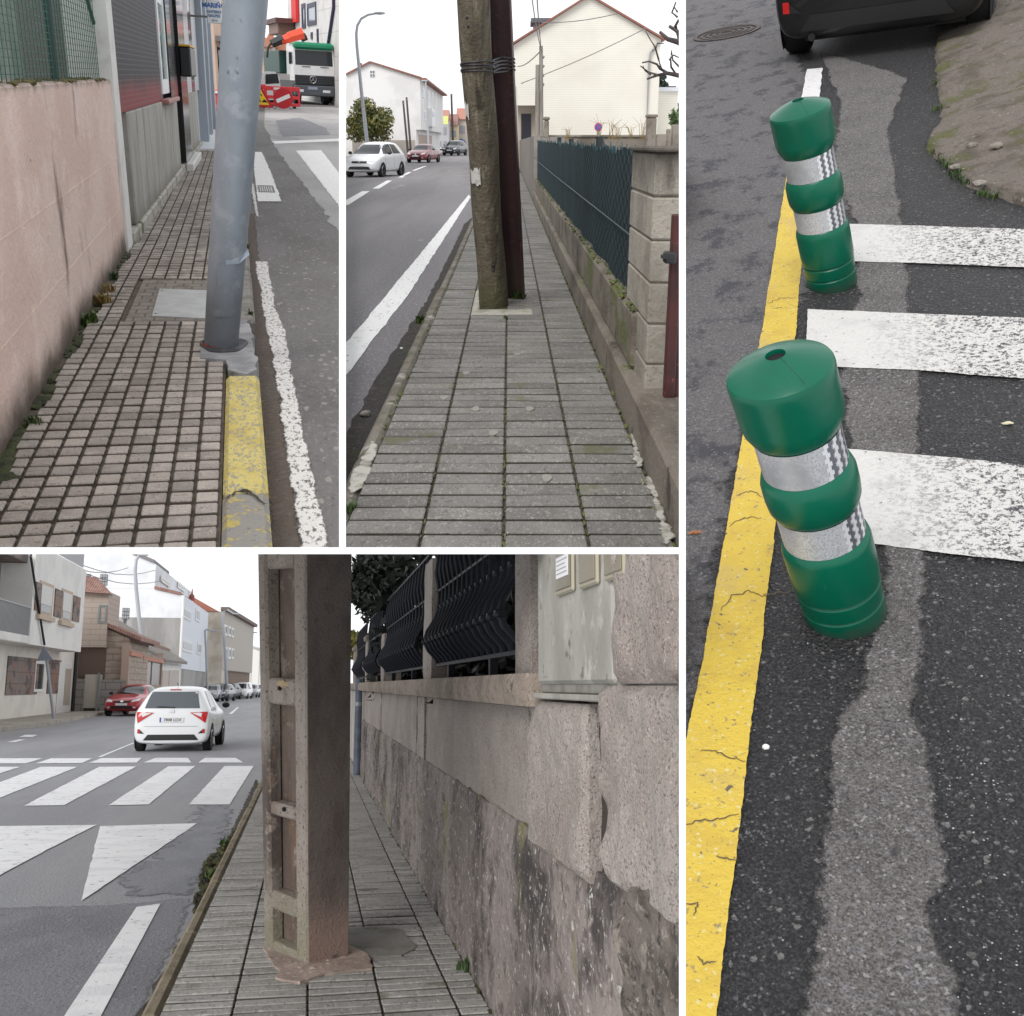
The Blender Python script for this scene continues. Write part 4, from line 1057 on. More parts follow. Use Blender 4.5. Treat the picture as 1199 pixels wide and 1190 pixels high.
# tipper truck
v = 66.0
S_ = lambda x, y: A.V(x, y, v)
u0, zt = S_(343.5, 52); u1, zb = S_(393, 113); zr = RW
tw = u1 - u0
truck = thing(A, 'tipper_truck', 'white tipper truck with green roof spoiler and dark front behind the barriers', 'truck', (u0, v, RW), math.radians(9))
def Z(y): return S_(368, y)[1] - RW
def X(x): return S_(x, 90)[0] - u0
white_t = mat('truck_white', srgb(226, 227, 228), .35, [('noise', 3, srgb(205, 205, 204), .55, .7)], coat=.3)
green_t = mat('truck_green', srgb(14, 128, 92), .4); dkgreen_t = mat('truck_dark_green', srgb(28, 66, 58), .5)
grey_t = mat('truck_grey', srgb(52, 56, 64), .5)
part(truck, 'cab', MB().prism([(0, Z(88.5)), (0, Z(78)), (.12, Z(58)), (.5, Z(53)), (2.1, Z(53)), (2.1, Z(88.5))], 0, tw, Matrix(((0, 0, 1, 0), (1, 0, 0, 0), (0, 1, 0, 0), (0, 0, 0, 1)))), white_t, (0, 0, 0))
part(truck, 'roof_spoiler', MB().box(.02, tw - .02, -.12, 1.3, Z(58.5), Z(50), .12), green_t, (0, 0, 0))
part(truck, 'windscreen', MB().add([(.08, -.01, Z(77)), (tw - .08, -.01, Z(77)), (tw - .1, .09, Z(59.5)), (.1, .09, Z(59.5))], [(0, 1, 2, 3)]), M_glass, (0, 0, 0))
gr = part(truck, 'grille', MB().box(.03, tw - .03, -.06, .1, Z(100), Z(88.6), .03), grey_t, (0, 0, 0))
for k in range(4): part(gr, 'grille_bar', MB().box(.06, tw - .06, -.085, -.062, Z(98.6 - 2.6 * k), Z(97.7 - 2.6 * k)), M_blackp, (0, 0, 0))
cx_, cz_ = X(366.5), Z(93.6)
rg = MB(); rr = .19
rg.tube([(cx_ + rr * math.cos(a), -.10, cz_ + rr * math.sin(a)) for a in [k * math.pi / 12 for k in range(25)]], .022, 6)
em = part(gr, 'emblem_ring', rg, M_chrome, (0, 0, 0))
for k in range(3):
    a = math.pi / 2 + k * 2 * math.pi / 3; part(gr, 'emblem_spoke', MB().tube([(cx_, -.10, cz_), (cx_ + rr * math.cos(a), -.10, cz_ + rr * math.sin(a))], [.026, .008], 5), M_chrome, (0, 0, 0))
bp = part(truck, 'bumper', MB().box(.0, tw, -.12, .3, Z(113), Z(100.4), .06), mat('truck_bumper', srgb(82, 86, 92), .5), (0, 0, 0))
part(bp, 'number_plate', MB().box(X(360), X(371.5), -.14, -.121, Z(105.2), Z(102)), mat('pale_plate', srgb(150, 158, 176), .5), (0, 0, 0))
part(bp, 'headlight', MB().box(X(378), X(387), -.14, -.121, Z(108.5), Z(105.5), .008), M_clearlamp, (0, 0, 0)); part(bp, 'headlight', MB().box(.1, .5, -.14, -.121, Z(108.5), Z(105.5), .008), M_clearlamp, (0, 0, 0))
for x in (X(354), X(376)): part(truck, 'wiper', MB().box(x, x + .5, -.04, -.02, Z(79), Z(78.2)), M_blackp, (0, 0, 0))
part(truck, 'side_window', MB().box(-.015, -.002, .35, 1.3, Z(76.5), Z(62), .005), M_glass, (0, 0, 0))
for s, xx in ((-1, -.28), (1, tw + .1)): part(truck, 'wing_mirror', MB().box(xx, xx + .18, .0, .12, Z(76 if s < 0 else 74), Z(63), .04), M_blackp, (0, 0, 0))
for x in (.1, tw - .55): part(truck, 'wheel', MB().lathe([(.25, 0), (.52, .02), (.55, .1), (.55, .3), (.52, .38), (.25, .4)], 24, M=T(x, .9, .55) @ RY(math.pi / 2)), M_rubber, (0, 0, 0))
part(truck, 'tipper_body', MB().box(-.35, tw - .1, 2.5, 7.5, Z(88), Z(60), .05), dkgreen_t, (0, 0, 0))
part(truck, 'chassis', MB().box(.3, tw - .3, .6, 7.2, .5, Z(96)), M_blackp, (0, 0, 0))
part(truck, 'crane_base', MB().box(.1, 1.0, 2.15, 2.45, Z(80), Z(54), .05), grey_t, (0, 0, 0))
or_t = mat('crane_orange', srgb(226, 74, 40), .45)
v2 = v + 2.3
def CP(x, y): a_, b_ = A.V(x, y, v2); return (a_ - u0, 2.3, b_ - RW)
part(truck, 'crane_arm', MB().tube([CP(325, 52), CP(338, 46)], [.26, .3], 6), M_blackp, (0, 0, 0))
part(truck, 'crane_arm', MB().tube([CP(336, 48.5), CP(346, 45)], [.26, .3], 6), or_t, (0, 0, 0))
part(truck, 'crane_arm', MB().tube([CP(345, 44.5), CP(362, 39.5)], [.32, .36], 6), or_t, (0, 0, 0))
part(truck, 'crane_joint', MB().tube([CP(360, 46), CP(366, 43)], [.2, .22], 8), M_blackp, (0, 0, 0))
part(truck, 'crane_hose', MB().tube([CP(325, 50), CP(320.5, 57), CP(319.5, 68)], .07, 6), M_blackp, (0, 0, 0))
# orange things beyond the truck
a_, z_ = A.V(383, 99, 75); b_, zz_ = A.V(420, 116.5, 75)
t = thing(A, 'works_board', 'yellow and orange works board standing behind the truck', 'works board', (a_, 75, RW))
part(t, 'yellow_plank', MB().box(0, b_ - a_, 0, .1, A.V(390, 104.5, 75)[1] - RW, A.V(390, 96, 75)[1] - RW), mat('board_yellow', srgb(226, 172, 60), .6), (0, 0, 0))
part(t, 'orange_plank', MB().box(-.3, b_ - a_, .12, .22, A.V(390, 117, 75)[1] - RW, A.V(390, 112, 75)[1] - RW), mat('board_orange', srgb(232, 150, 40), .6), (0, 0, 0))
part(t, 'leg', MB().box(.9, 1.0, .1, .2, 0, 1.2), M_steel, (0, 0, 0))
u_, v_ = A.G(391, 114, RW); part(thing(A, 'traffic_cone', 'red and white traffic cone beside the truck wheel', 'traffic cone', (A.V(391, 112, 74)[0], 74, RW)), 'cone', MB().lathe([(.28, 0), (.28, .04), (.18, .05), (.05, .75), (.0, .76)], 16), mat('cone_red', srgb(216, 70, 70), .5, [('z', 1, srgb(226, 222, 220), .34, .36, {'amp': 0}), ('z', 1, srgb(216, 70, 70), .5, .52, {'amp': 0})]), (0, 0, 0))
# small white van behind the barrier
vv = 59.0; a_, z1_ = A.V(300, 83, vv); b_, _z = A.V(328, 83, vv)
white_car = mat('white_car_paint', srgb(226, 228, 230), .3, coat=.6)
hh = z1_ - RW
t = thing(A, 'van', 'small white van behind the red barrier beside the truck', 'van', (a_, vv, RW))
part(t, 'body', MB().prism([(0, .3), (0, hh * .55), (.25, hh * .93), (.5, hh), (b_ - a_ - .25, hh), (b_ - a_ - .05, hh * .85), (b_ - a_, hh * .5), (b_ - a_, .3)], -1.6, 0, RX(math.pi / 2)), white_car, (0, 0, 0))
part(t, 'window', MB().prism([(A.V(310.5, 90, vv)[0] - a_, A.V(310, 98.5, vv)[1] - RW), (A.V(311, 90, vv)[0] - a_, A.V(310, 87, vv)[1] - RW), (A.V(325, 90, vv)[0] - a_, A.V(325, 86.5, vv)[1] - RW), (A.V(327, 90, vv)[0] - a_, A.V(325, 97.5, vv)[1] - RW)], .01, .02, RX(math.pi / 2)), M_glass, (0, 0, 0))
for x in (.4, b_ - a_ - .5): part(t, 'wheel', MB().lathe([(.1, 0), (.3, .02), (.3, .18), (.1, .2)], 20, M=T(x, .02, .3) @ RX(-math.pi / 2)), M_rubber, (0, 0, 0))
# tall white building on the right
f1 = Fac(A, A.V(341, 110, 82)[:1] + (82,), A.V(420, 110, 60)[:1] + (60,))
tb = f1.root('apartment_building', 'tall white apartment building behind the truck with red banner', 'building')
fp(tb, 'wall', fb(-.3, f1.L + 14, -.1, 16, 0, 10), mat('white_facade', srgb(214, 212, 210), .85, [('noise', .6, srgb(196, 193, 190), .45, .65), ('brick', 1, srgb(180, 178, 176), .5, .6, {'mortar': .03, 'bw': 3.0, 'rh': 1.3, 'rot': (math.pi / 2, 0, 0), 'k': .7})]))
for r in ((353.5, 5, 358.5, 33), (360, 5, 371, 29), (371.5, 34, 373.5, 50), (364.5, 38, 366.5, 46)):
    win(tb, f1.R(*r), mat('navy_frame', srgb(44, 46, 70), .5), mat('grey_pane', srgb(142, 150, 160), .15), .35, .06)
fp(tb, 'banner', fb(*f1.R(344.5, -10, 351, 26), -.25, -.05), mat('red_banner', srgb(206, 44, 40), .6))
fp(tb, 'bay_window', fb(*f1.R(334, 28, 346, 41), -1.2, -.05, .05), mat('brown_bay', srgb(120, 92, 80), .6))
fp(tb, 'bay_roof', fb(*f1.R(332.5, 25.5, 347, 28), -1.4, -.05), mat('dark_bay_roof', srgb(84, 52, 50), .6))
p, q_ = f1.at(392.5, 8), f1.at(386, 52)
fp(tb, 'drain_pipe', MB().tube([(p[0], -.1, p[1] + 3), (p[0], -.1, p[1]), (q_[0], -.1, q_[1]), (q_[0], -.1, 0)], .09, 8), mat('pipe_dark', srgb(58, 56, 84), .5))
# distant houses at the end of the street
for i, (x0, x1, yt, yb, col, lab) in enumerate(((296, 316, 54, 90, (196, 170, 150), 'far house with orange roof just beside the post top'), (313, 322, 52, 85, (206, 204, 202), 'pale far house between the orange roof and the crane'), (320, 340, 60, 85, (190, 186, 184), 'grey far house behind the crane hose'))):
    vf_ = 105 + i * 4; a_, z1_ = A.V(x0, yt, vf_); b_, _z = A.V(x1, yt, vf_)
    t = thing(A, 'far_house', lab, 'house', (a_, vf_, RW), group='far houses at the street end')
    part(t, 'wall', MB().box(0, b_ - a_, 0, 5, 0, z1_ - RW), mat('far_wall_%d' % i, srgb(*col), .85), (0, 0, 0))
    part(t, 'roof', MB().prism([(-.3, z1_ - RW), (b_ - a_ + .3, z1_ - RW), ((b_ - a_) / 2, z1_ - RW + 1.2)], -5.3, .3, RX(math.pi / 2)), mat('far_tile', srgb(184, 128, 104), .8), (0, 0, 0))
    for k in range(2): part(t, 'window', MB().box((b_ - a_) * (.2 + .4 * k), (b_ - a_) * (.4 + .4 * k), -.04, 0, (z1_ - RW) * .6, (z1_ - RW) * .82), mat('far_window', srgb(120, 118, 120), .3), (0, 0, 0))

# ================================================================ place B: the wooden pole on the ribbed pavement
RB = -.09
asph_B = mat('old_asphalt', srgb(122, 119, 121), .8,
    [('noise', .35, srgb(108, 105, 107), .42, .62, {'st': (2.2, .35, 1)}), ('noise', 45, srgb(150, 147, 148), .5, .75, {'detail': 8}), ('noise', 40, srgb(88, 85, 87), .56, .74, {'detail': 8}),
     ('noise', 1.1, srgb(158, 155, 155), .60, .68, {'detail': 9, 'rough': .7, 'st': (1, .5, 1), 'k': .7}), ('noise', 2.2, srgb(78, 75, 78), .66, .72, {'detail': 10, 'rough': .75, 'k': .8})], bump=.6, bscale=45, stretch=(1, .4, 1))
road_B = struct(B, 'road', MB().sheet([(-60, 2.5), (40, 2.5), (40, 330), (-60, 330)], RB), asph_B)
line_B = mat('bright_line_paint', srgb(226, 225, 224), .7, [('noise', 18, srgb(196, 194, 192), .55, .68, {'detail': 8}), ('noise', 30, srgb(128, 125, 126), .63, .67, {'detail': 9})], bump=.3, bscale=60, stretch=(1, .4, 1))
part(road_B, 'edge_line', patch(B, [(549, 228), (480, 312), (405, 402), (340, 485), (340, 525), (405, 440), (480, 342), (551, 231)], RB + .006, .008, .2, 3), line_B)
for q in (((436, 221), (444, 221), (459, 211.5), (453, 211.5)), ((466, 208), (471, 208), (482, 201.5), (478, 201.5)), ((482, 200), (486, 200), (500, 194.5), (497, 194.5)), ((395, 240), (408, 240), (433, 224), (424, 224))):
    part(road_B, 'centre_dash', patch(B, q, RB + .006, 0), line_B)
part(road_B, 'gutter_dirt', patch(B, [(380, 580), (400, 520), (430, 462), (470, 397), (501, 349), (526, 300), (544, 262), (556, 252), (552, 275), (530, 325), (514, 352), (485, 405), (455, 470), (430, 530), (405, 600)], RB + .004, .012, .12, 4),
     mat('black_gutter', srgb(52, 48, 46), .95, [('noise', 30, srgb(84, 78, 72), .5, .7), ('noise', 6, srgb(60, 62, 40), .56, .66)], bump=.9, bscale=60))
KB, PB, WB = -.70, -.615, .585
struct(B, 'bounce_slab', MB().box(-60, 40, 2.5, 330, -.75, -.30), MATS['bounce_slab_concrete'])  # second unseen slab added to bounce light into place C
kerb_B = struct(B, 'kerb', MB().box(KB + .02, PB, 2.5, 160, -.25, -.02), joint_A)
kcon_B = mat('weathered_kerb', srgb(128, 122, 112), .95, [('noise', 4, srgb(104, 98, 86), .42, .62), ('noise', 2.2, srgb(178, 174, 168), .60, .66, {'detail': 8}), ('noise', 5, srgb(84, 88, 56), .58, .68), ('noise', 60, srgb(150, 145, 136), .56, .74, {'detail': 8})], bump=1.0, bscale=45)
R = random.Random(5)
v = 2.6
while v < 120:
    l = 1.9 if v < 30 else 8; part(kerb_B, 'kerb_stone', MB().box(KB + R.uniform(-.008, .008), PB - .004, v, v + l - .02, -.2, .004 + R.uniform(-.006, .006), .02), kcon_B); v += l
pave_B = struct(B, 'pavement', MB().box(PB, WB + .1, 2.5, 160, -.2, 0), mat('mossy_joint', srgb(70, 66, 58), .95, [('noise', 3, srgb(86, 92, 52), .5, .64), ('noise', 20, srgb(52, 48, 42), .5, .65)], bump=.6, bscale=70))
rib_l = [('noise', 1.6, srgb(106, 103, 99), .40, .62, {'detail': 7}), ('noise', 48, srgb(152, 149, 144), .53, .72, {'detail': 9}), ('noise', 42, srgb(92, 89, 86), .54, .70, {'detail': 9}), ('noise', 150, srgb(172, 170, 166), .58, .7, {'detail': 3}), ('noise', 2.6, srgb(104, 104, 82), .60, .70)]
pav_B = mat('ribbed_tile', srgb(126, 123, 119), .85, rib_l + [('z', 1, srgb(66, 62, 53), -.003, -.009, {'amp': .004})], bump=.7, bscale=70, rand=.13, stretch=(1, .5, 1))  # rib sides coloured dark for dirt and groove shade, far tiles too
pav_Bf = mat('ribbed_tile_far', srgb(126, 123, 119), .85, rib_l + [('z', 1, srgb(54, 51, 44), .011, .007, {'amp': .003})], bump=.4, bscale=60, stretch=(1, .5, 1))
cols = [PB + .004, -.318, -.02, .282, WB]; cells = []
pv = .1465
for r in range(330):
    v0 = 2.9 + r * pv; g_ = .027 if r < 110 else .034
    tile = (r % 5 == 4)
    for c in range(4):
        u0, u1 = cols[c] + .006, cols[c + 1] - .006
        if -.33 < (u0 + u1) / 2 < .1 and 8.55 < v0 + .05 < 9.95: continue
        cells.append((u0, u1, v0, v0 + pv - g_))
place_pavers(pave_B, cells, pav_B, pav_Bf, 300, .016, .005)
part(pave_B, 'cement_surround', MB().box(-.318, .20, 8.52, 8.78, -.05, .02, .01), mat('pale_cement', srgb(172, 168, 158), .95, [('noise', 6, srgb(140, 138, 120), .45, .62), ('noise', 4, srgb(104, 108, 72), .6, .7)], bump=.8, bscale=40))
part(pave_B, 'cement_surround', MB().box(-.318, -.255, 8.78, 9.97, -.05, .022, .01), MATS['pale_cement'])
part(pave_B, 'cement_surround', MB().box(.13, .20, 8.78, 9.97, -.05, .012, .01), MATS['pale_cement'])
part(pave_B, 'soil', MB().box(-.255, .13, 8.78, 9.97, -.08, -.01), mat('dark_soil', srgb(62, 54, 46), .95, bump=.8, bscale=40))
# wooden pole
wood = mat('weathered_wood', srgb(98, 90, 76), .9, [('noise', 7, srgb(76, 69, 56), .42, .6, {'st': (1, 1, .05), 'detail': 9}), ('noise', 22, srgb(122, 114, 98), .55, .68, {'st': (1, 1, .04), 'detail': 9}), ('noise', 16, srgb(58, 52, 42), .58, .66, {'st': (1, 1, .06), 'detail': 8}),
    ('noise', 3, srgb(84, 82, 58), .60, .70, {'st': (1, 1, .4)}), ('x', 2, srgb(74, 70, 58), .02, .11, {'amp': .12, 'k': .55}), ('z', 3, srgb(84, 84, 52), .35, .05, {'amp': .5, 'k': .6})], bump=1.0, bscale=14, bump2=(40, .6))
pb = Vector(B.G(578, 359)); vt = pb.y - .55; tu, tz = B.V(554, 4, vt)
axw = Vector((tu - pb.x, vt - pb.y, tz)); rw = .122
pole = thing(B, 'wooden_pole', 'thick weathered wooden utility pole standing in the middle of the pavement', 'pole', (pb.x, pb.y, 0))
pts = []; rad = []
for k in range(15):
    f_ = -.02 + k * .1; pts.append(tuple(axw * f_ + Vector((.006 * math.sin(k * 1.3), 0, 0)))); rad.append(rw * (1.05 - .02 * min(k, 3) + .012 * math.sin(k * 2.1) + .02 * f_))
part(pole, 'shaft', MB().tube(pts, rad, 36), wood, (0, 0, 0), sharp=60)
def ring_on(ax, r, f_, tilt=0.0, th=.006):
    c = ax * f_; return [(c.x + r * math.cos(a), c.y + r * math.sin(a), c.z + tilt * math.cos(a)) for a in [k * math.pi / 14 for k in range(29)]]
f70 = .80
cable_m = mat('black_cable', srgb(48, 48, 52), .5)
for k in range(4): part(pole, 'wire_band', MB().tube(ring_on(axw, rw * 1.07, f70 + .009 * k, .01 * (k % 2)), .0055, 6, False), cable_m, (0, 0, 0))
def sticker(f_, a0, a1, h, name, m):
    mb = MB(); n = 8; c0, c1 = axw * f_, axw * (f_ + h)
    R2 = random.Random(int(f_ * 100))
    for i in range(n + 1):
        a = a0 + (a1 - a0) * i / n
        for j, c in enumerate((c0, c1)):
            r = rw * 1.075; dz = R2.uniform(-.02, .02)
            mb.v.append((c.x + r * math.sin(a), c.y - r * math.cos(a), c.z + dz - (.04 * (i / n) ** 2 if j == 0 else 0)))
    mb.f = [(2 * i, 2 * i + 2, 2 * i + 3, 2 * i + 1) for i in range(n)]; mb.sm = [True] * n
    part(pole, name, mb, m, (0, 0, 0))
pap = mat('torn_paper', srgb(196, 194, 190), .8, [('noise', 14, srgb(160, 158, 154), .5, .65)])
sticker(.452, -1.0, -.25, .042, 'paper_remnant', pap); sticker(.665, -1.15, -.75, .04, 'paper_remnant', pap)
for k, (f_, a) in enumerate(((.955, -.4), (.93, -.35), (.16, .2))): 
    c = axw * f_; part(pole, 'bolt', MB().rock((c.x + rw * 1.03 * math.sin(a), c.y - rw * 1.03 * math.cos(a), c.z), (.014, .01, .014), k, 1, .1), M_blackp, (0, 0, 0))
# steel post lashed to it
sb = Vector(B.G(602.5, 352)); vt2 = sb.y - .45; t2u, t2z = B.V(584.5, 4, vt2); axs = Vector((t2u - sb.x, vt2 - sb.y, t2z))
rust = mat('dark_red_paint', srgb(62, 36, 38), .6, [('noise', 5, srgb(48, 28, 30), .42, .62, {'st': (1, 1, .3)}), ('noise', 11, srgb(84, 52, 44), .58, .68, {'detail': 8}), ('z', 4, srgb(70, 56, 48), .5, .1, {'amp': .5})], bump=.3, bscale=30)
spost = thing(B, 'steel_post', 'dark red steel channel post strapped to the wooden pole', 'post', (sb.x, sb.y, 0))
zx = axs.normalized(); rotm = Vector((0, 0, 1)).rotation_difference(zx).to_matrix().to_4x4() @ RZ(-.12)
Lz = axs.length * 1.45
part(spost, 'web', MB().box(-.078, .078, .05, .064, -.05, Lz, .003), rust, (0, 0, 0), rotm)
part(spost, 'flange', MB().box(-.092, -.0785, -.05, .064, -.05, Lz, .003), rust, (0, 0, 0), rotm)
part(spost, 'flange', MB().box(.0785, .092, -.05, .064, -.05, Lz, .003), rust, (0, 0, 0), rotm)
for k in range(4): 
    c = axs * (f70 + .011 * k); w_ = axw * (f70 + .011 * k) + Vector((pb.x - sb.x, pb.y - sb.y, 0))
    part(spost, 'wire_band', MB().tube([(w_.x + rw, w_.y - .06, w_.z), (c.x, c.y - .065, c.z + .01), (c.x + .1, c.y - .05, c.z), (c.x + .105, c.y + .07, c.z), (w_.x + rw, w_.y + .1, w_.z)], .0055, 6), cable_m, (0, 0, 0))
R = random.Random(12)
def weedB(x, y, r, h, n, lab, wd=.005, m=None):
    u, v = B.G(x, y); mb = MB(); tuft(mb, (u, v, .0), r, h, n, R, wd); solo(B, 'weed', mb, m or M_leaf, lab, 'weed', 'weeds between the paving', base=(u, v, 0))
weedB(607, 352, .06, .12, 60, 'green weed growing at the foot of the steel post', .007)
weedB(592, 375, .02, .05, 30, 'tiny weed in the joint in front of the wooden pole')
weedB(491, 379, .035, .09, 40, 'green weed in the gutter beside the ribbed pavement', .009)
weedB(411, 600, .03, .05, 40, 'grass tuft at the lower corner of the kerb')
mm = MB()
for c in cols[1:4]:
    for k in range(120):
        v = 3.2 + R.random() ** 1.5 * 9; s = R.uniform(.002, .006); mm.rock((c + R.uniform(-.006, .006), v, .008), (s, s * 3.5, s), k, 1, .4)
for k in range(260):
    v = 3.2 + R.random() ** 1.3 * 20; s = R.uniform(.004, .014); mm.rock((WB + R.uniform(-.03, .012), v, .008), (s, s * 3, s * .8), k, 1, .5)
for k in range(160):
    v = 3.2 + R.random() ** 1.3 * 16; s = R.uniform(.003, .009); mm.rock((PB + R.uniform(-.012, .006), v, .006), (s, s * 3, s * .7), k, 1, .5)
solo(B, 'moss', mm, mat('joint_moss', srgb(96, 104, 52), .95, [('noise', 9, srgb(66, 70, 40), .42, .6), ('noise', 5, srgb(150, 140, 116), .55, .65)], bump=.6, bscale=60), kind='stuff')
lit = mat('white_litter', srgb(214, 212, 206), .8)
for k, (x, y, s, lab) in enumerate(((470, 409, .012, 'scrap of white litter in the gutter below the green weed'), (428, 488, .03, 'rounded brown stone lying in the gutter by the kerb'))):
    u, v = B.G(x, y, RB); solo(B, 'litter_scrap' if k == 0 else 'gutter_stone', MB().rock((u, v, RB + s * .6), (s, s * 1.3, s * .6), k + 3), lit if k == 0 else ston, lab, 'litter' if k == 0 else 'stone', base=(u, v, RB))

gum = mat('gum_spot', srgb(138, 135, 128), .9)
for k, (x, y) in enumerate(((546, 437), (620, 479), (577, 507), (680, 445), (557, 479), (606, 415), (520, 466), (640, 560))):
    u, v = B.G(x, y, .018); part(pave_B, 'gum_spot', MB().prism([(u + .022 * math.cos(a) * (1 + .2 * math.sin(3 * a + k)), v + .05 * math.sin(a)) for a in [j * .523 for j in range(12)]], .012, .0205), gum)
efl = mat('lime_stain', srgb(178, 174, 166), .95, [('noise', 12, srgb(140, 136, 126), .45, .6)], bump=.6, bscale=40, soft=(20, 1.6))
part(pave_B, 'lime_stain', soft_patch(B, [(757, 556), (764, 560), (778, 600), (790, 628), (780, 640), (768, 610)], .021, .015, (.01, .02), .02, 3), efl)
part(pave_B, 'lime_stain', soft_patch(B, [(738, 508), (744, 508), (752, 545), (746, 548)], .021, .012, (.01, .02), .015, 4), efl)
part(kerb_B, 'lime_stain', soft_patch(B, [(410, 560), (436, 515), (440, 520), (428, 560), (408, 590)], .012, .015, (.01, .02), .02, 6), efl)
# low wall, fence and block pillar
wallm = mat('mossy_wall_concrete', srgb(124, 116, 106), .95, [('noise', 3, srgb(98, 90, 80), .42, .62, {'st': (1, .5, 1)}), ('noise', 2.5, srgb(92, 96, 56), .55, .66, {'detail': 8, 'st': (1, .5, 1)}), ('noise', 45, srgb(152, 145, 134), .56, .72, {'detail': 8}), ('noise', 6, srgb(70, 62, 54), .60, .70, {'st': (1, .6, .5)})], bump=1.0, bscale=30)
lw = thing(B, 'low_wall', 'low mossy concrete wall carrying the green fence along the pavement', 'wall', (WB, 4, 0))
part(lw, 'footing', MB().box(WB + .012, 1.3, 2.6, 27, -.1, .215, .02), wallm)
part(lw, 'upper_course', MB().box(WB + .055, .95, 5.35, 27, .216, .525, .025), wallm)
mb = MB()
for k in range(220):
    v = 5.4 + R.random() ** 1.4 * 21; s = R.uniform(.008, .026); mb.rock((WB + .06 + R.uniform(0, .07), v, .527), (s, s * 2.5, s * .5), k, 1, .5)
part(lw, 'moss', mb, MATS['joint_moss'], kind='stuff')
FU = .70
fence = thing(B, 'screen_fence', 'dark green screened wire fence on the low wall', 'fence', (FU, 6, .52))
scr = mat('green_screen', srgb(14, 34, 42), .8, [('noise', 3, srgb(9, 24, 32), .42, .62), ('wave', 18, srgb(20, 44, 52), .6, .9, {'dir': 'Y', 'k': .5, 'dist': 1})], bump=.5, bscale=30)
mb = MB(); n = 110; top = []
for i in range(n + 1):
    v = 5.85 + i * 20.6 / n; z1 = 1.315 + .085 * (i / n) + .012 * math.sin(i * 1.9) + .008 * math.sin(i * 4.7); x = FU + .012 * math.sin(i * .8)
    top.append((x, v, z1)); mb.v += [(x, v, .53), (x, v, z1)]
mb.f = [(2 * i, 2 * i + 2, 2 * i + 3, 2 * i + 1)[::-1] for i in range(n)]; mb.sm = [True] * n
part(fence, 'screen_cloth', mb, scr)
wmb = MB(); sp = .115; nz = 17; wire_m = mat('green_plastic_wire', srgb(22, 50, 56), .5)
for k in range(int(20.3 / sp)):
    v = 5.88 + k * sp; x = FU - .022
    for j in range(nz):
        z0_, z1_ = .54 + j * .0465, .54 + (j + 1) * .0465; a = sp * .5 * (1 if (j + k) % 2 else -1) * .9
        p0, p1 = Vector((x, v - a * .5, z0_)), Vector((x, v + a * .5, z1_)); t_ = .0026 if v < 12 else .002
        wmb.add([p0 + Vector((0, -t_ * 1.6, 0)), p0 + Vector((-t_, 0, 0)), p0 + Vector((0, t_ * 1.6, 0)), p1 + Vector((0, -t_ * 1.6, 0)), p1 + Vector((-t_, 0, 0)), p1 + Vector((0, t_ * 1.6, 0))], [(0, 1, 4, 3), (1, 2, 5, 4)])
part(fence, 'chain_link', wmb, wire_m, kind='stuff')
part(fence, 'tension_wire', MB().tube([(FU - .03, 5.85, .87), (FU - .03, 15, .9), (FU - .03, 26, .95)], .006, 5), wire_m)
wz = MB()
for i in range(n * 2):
    t = i / (n * 2); j = int(t * n); p = top[j]; wz.tube([(p[0] - .01, 5.85 + t * 20.6, p[2] - .02), (p[0] - .015, 5.85 + t * 20.6 + R.uniform(-.05, .05), p[2] + R.uniform(.005, .03))], .003, 3)
part(fence, 'wire_ends', wz, mat('pale_wire_end', srgb(44, 80, 84), .5), kind='stuff')
for x, y in ((704, 160), (656, 161), (670, 163)):
    s, z = B.U(x, y, FU + .05); part(fence, 'post', MB().tube([(FU + .04, s, .5), (FU + .04, s, z)], .03, 8), mat('dark_post', srgb(40, 46, 48), .6))
pil = thing(B, 'block_pillar', 'concrete block gate pillar at the end of the green fence', 'pillar', (.66, 4.9, .1))
blk_m = mat('concrete_block', srgb(158, 152, 142), .95, [('noise', 3, srgb(136, 130, 120), .42, .62), ('noise', 40, srgb(122, 116, 106), .55, .7, {'detail': 8}), ('noise', 3, srgb(72, 66, 58), .60, .72, {'st': (1, 1, .3)}), ('z', 4, srgb(60, 54, 48), 1.12, 1.34, {'amp': .22, 'k': .75})], bump=.8, bscale=28, rand=.07)
hb = .196
for k in range(6):
    part(pil, 'block', MB().box(.665 + R.uniform(-.003, .003), .95, 4.94, 5.86, .14 + k * hb, .14 + (k + 1) * hb - .007, .008), blk_m)
part(pil, 'mortar_core', MB().box(.672, .94, 4.95, 5.85, .1, 1.3), wallm)
part(pil, 'cap', MB().box(.655, .96, 4.9, 5.9, .14 + 6 * hb - .004, .14 + 6 * hb + .022, .008), blk_m)
gate = thing(B, 'metal_gate', 'dark red metal gate beside the block pillar', 'gate', (.80, 4.75, .2))
gm = mat('gate_red', srgb(72, 30, 30), .6, [('noise', 6, srgb(56, 24, 24), .42, .62), ('noise', 20, srgb(120, 62, 50), .62, .7)], bump=.2, bscale=20)
a0, _ = B.V(784, 330, 4.75)
part(gate, 'gate_frame', MB().box(a0, a0 + .05, 4.74, 4.80, .17, 1.05, .006), gm)
part(gate, 'sheet_panel', MB().box(a0 + .052, a0 + .6, 4.76, 4.775, .13, 1.04), gm)
part(gate, 'rail', MB().box(a0 + .052, a0 + .6, 4.73, 4.758, .62, .68, .005), gm)
lk = B.V(783, 300, 4.72); part(gate, 'latch', MB().box(lk[0] - .025, lk[0] + .03, 4.68, 4.74, lk[1] - .03, lk[1] + .02, .008).box(lk[0] - .04, lk[0] - .01, 4.66, 4.69, lk[1] - .005, lk[1] + .01), M_blackp)
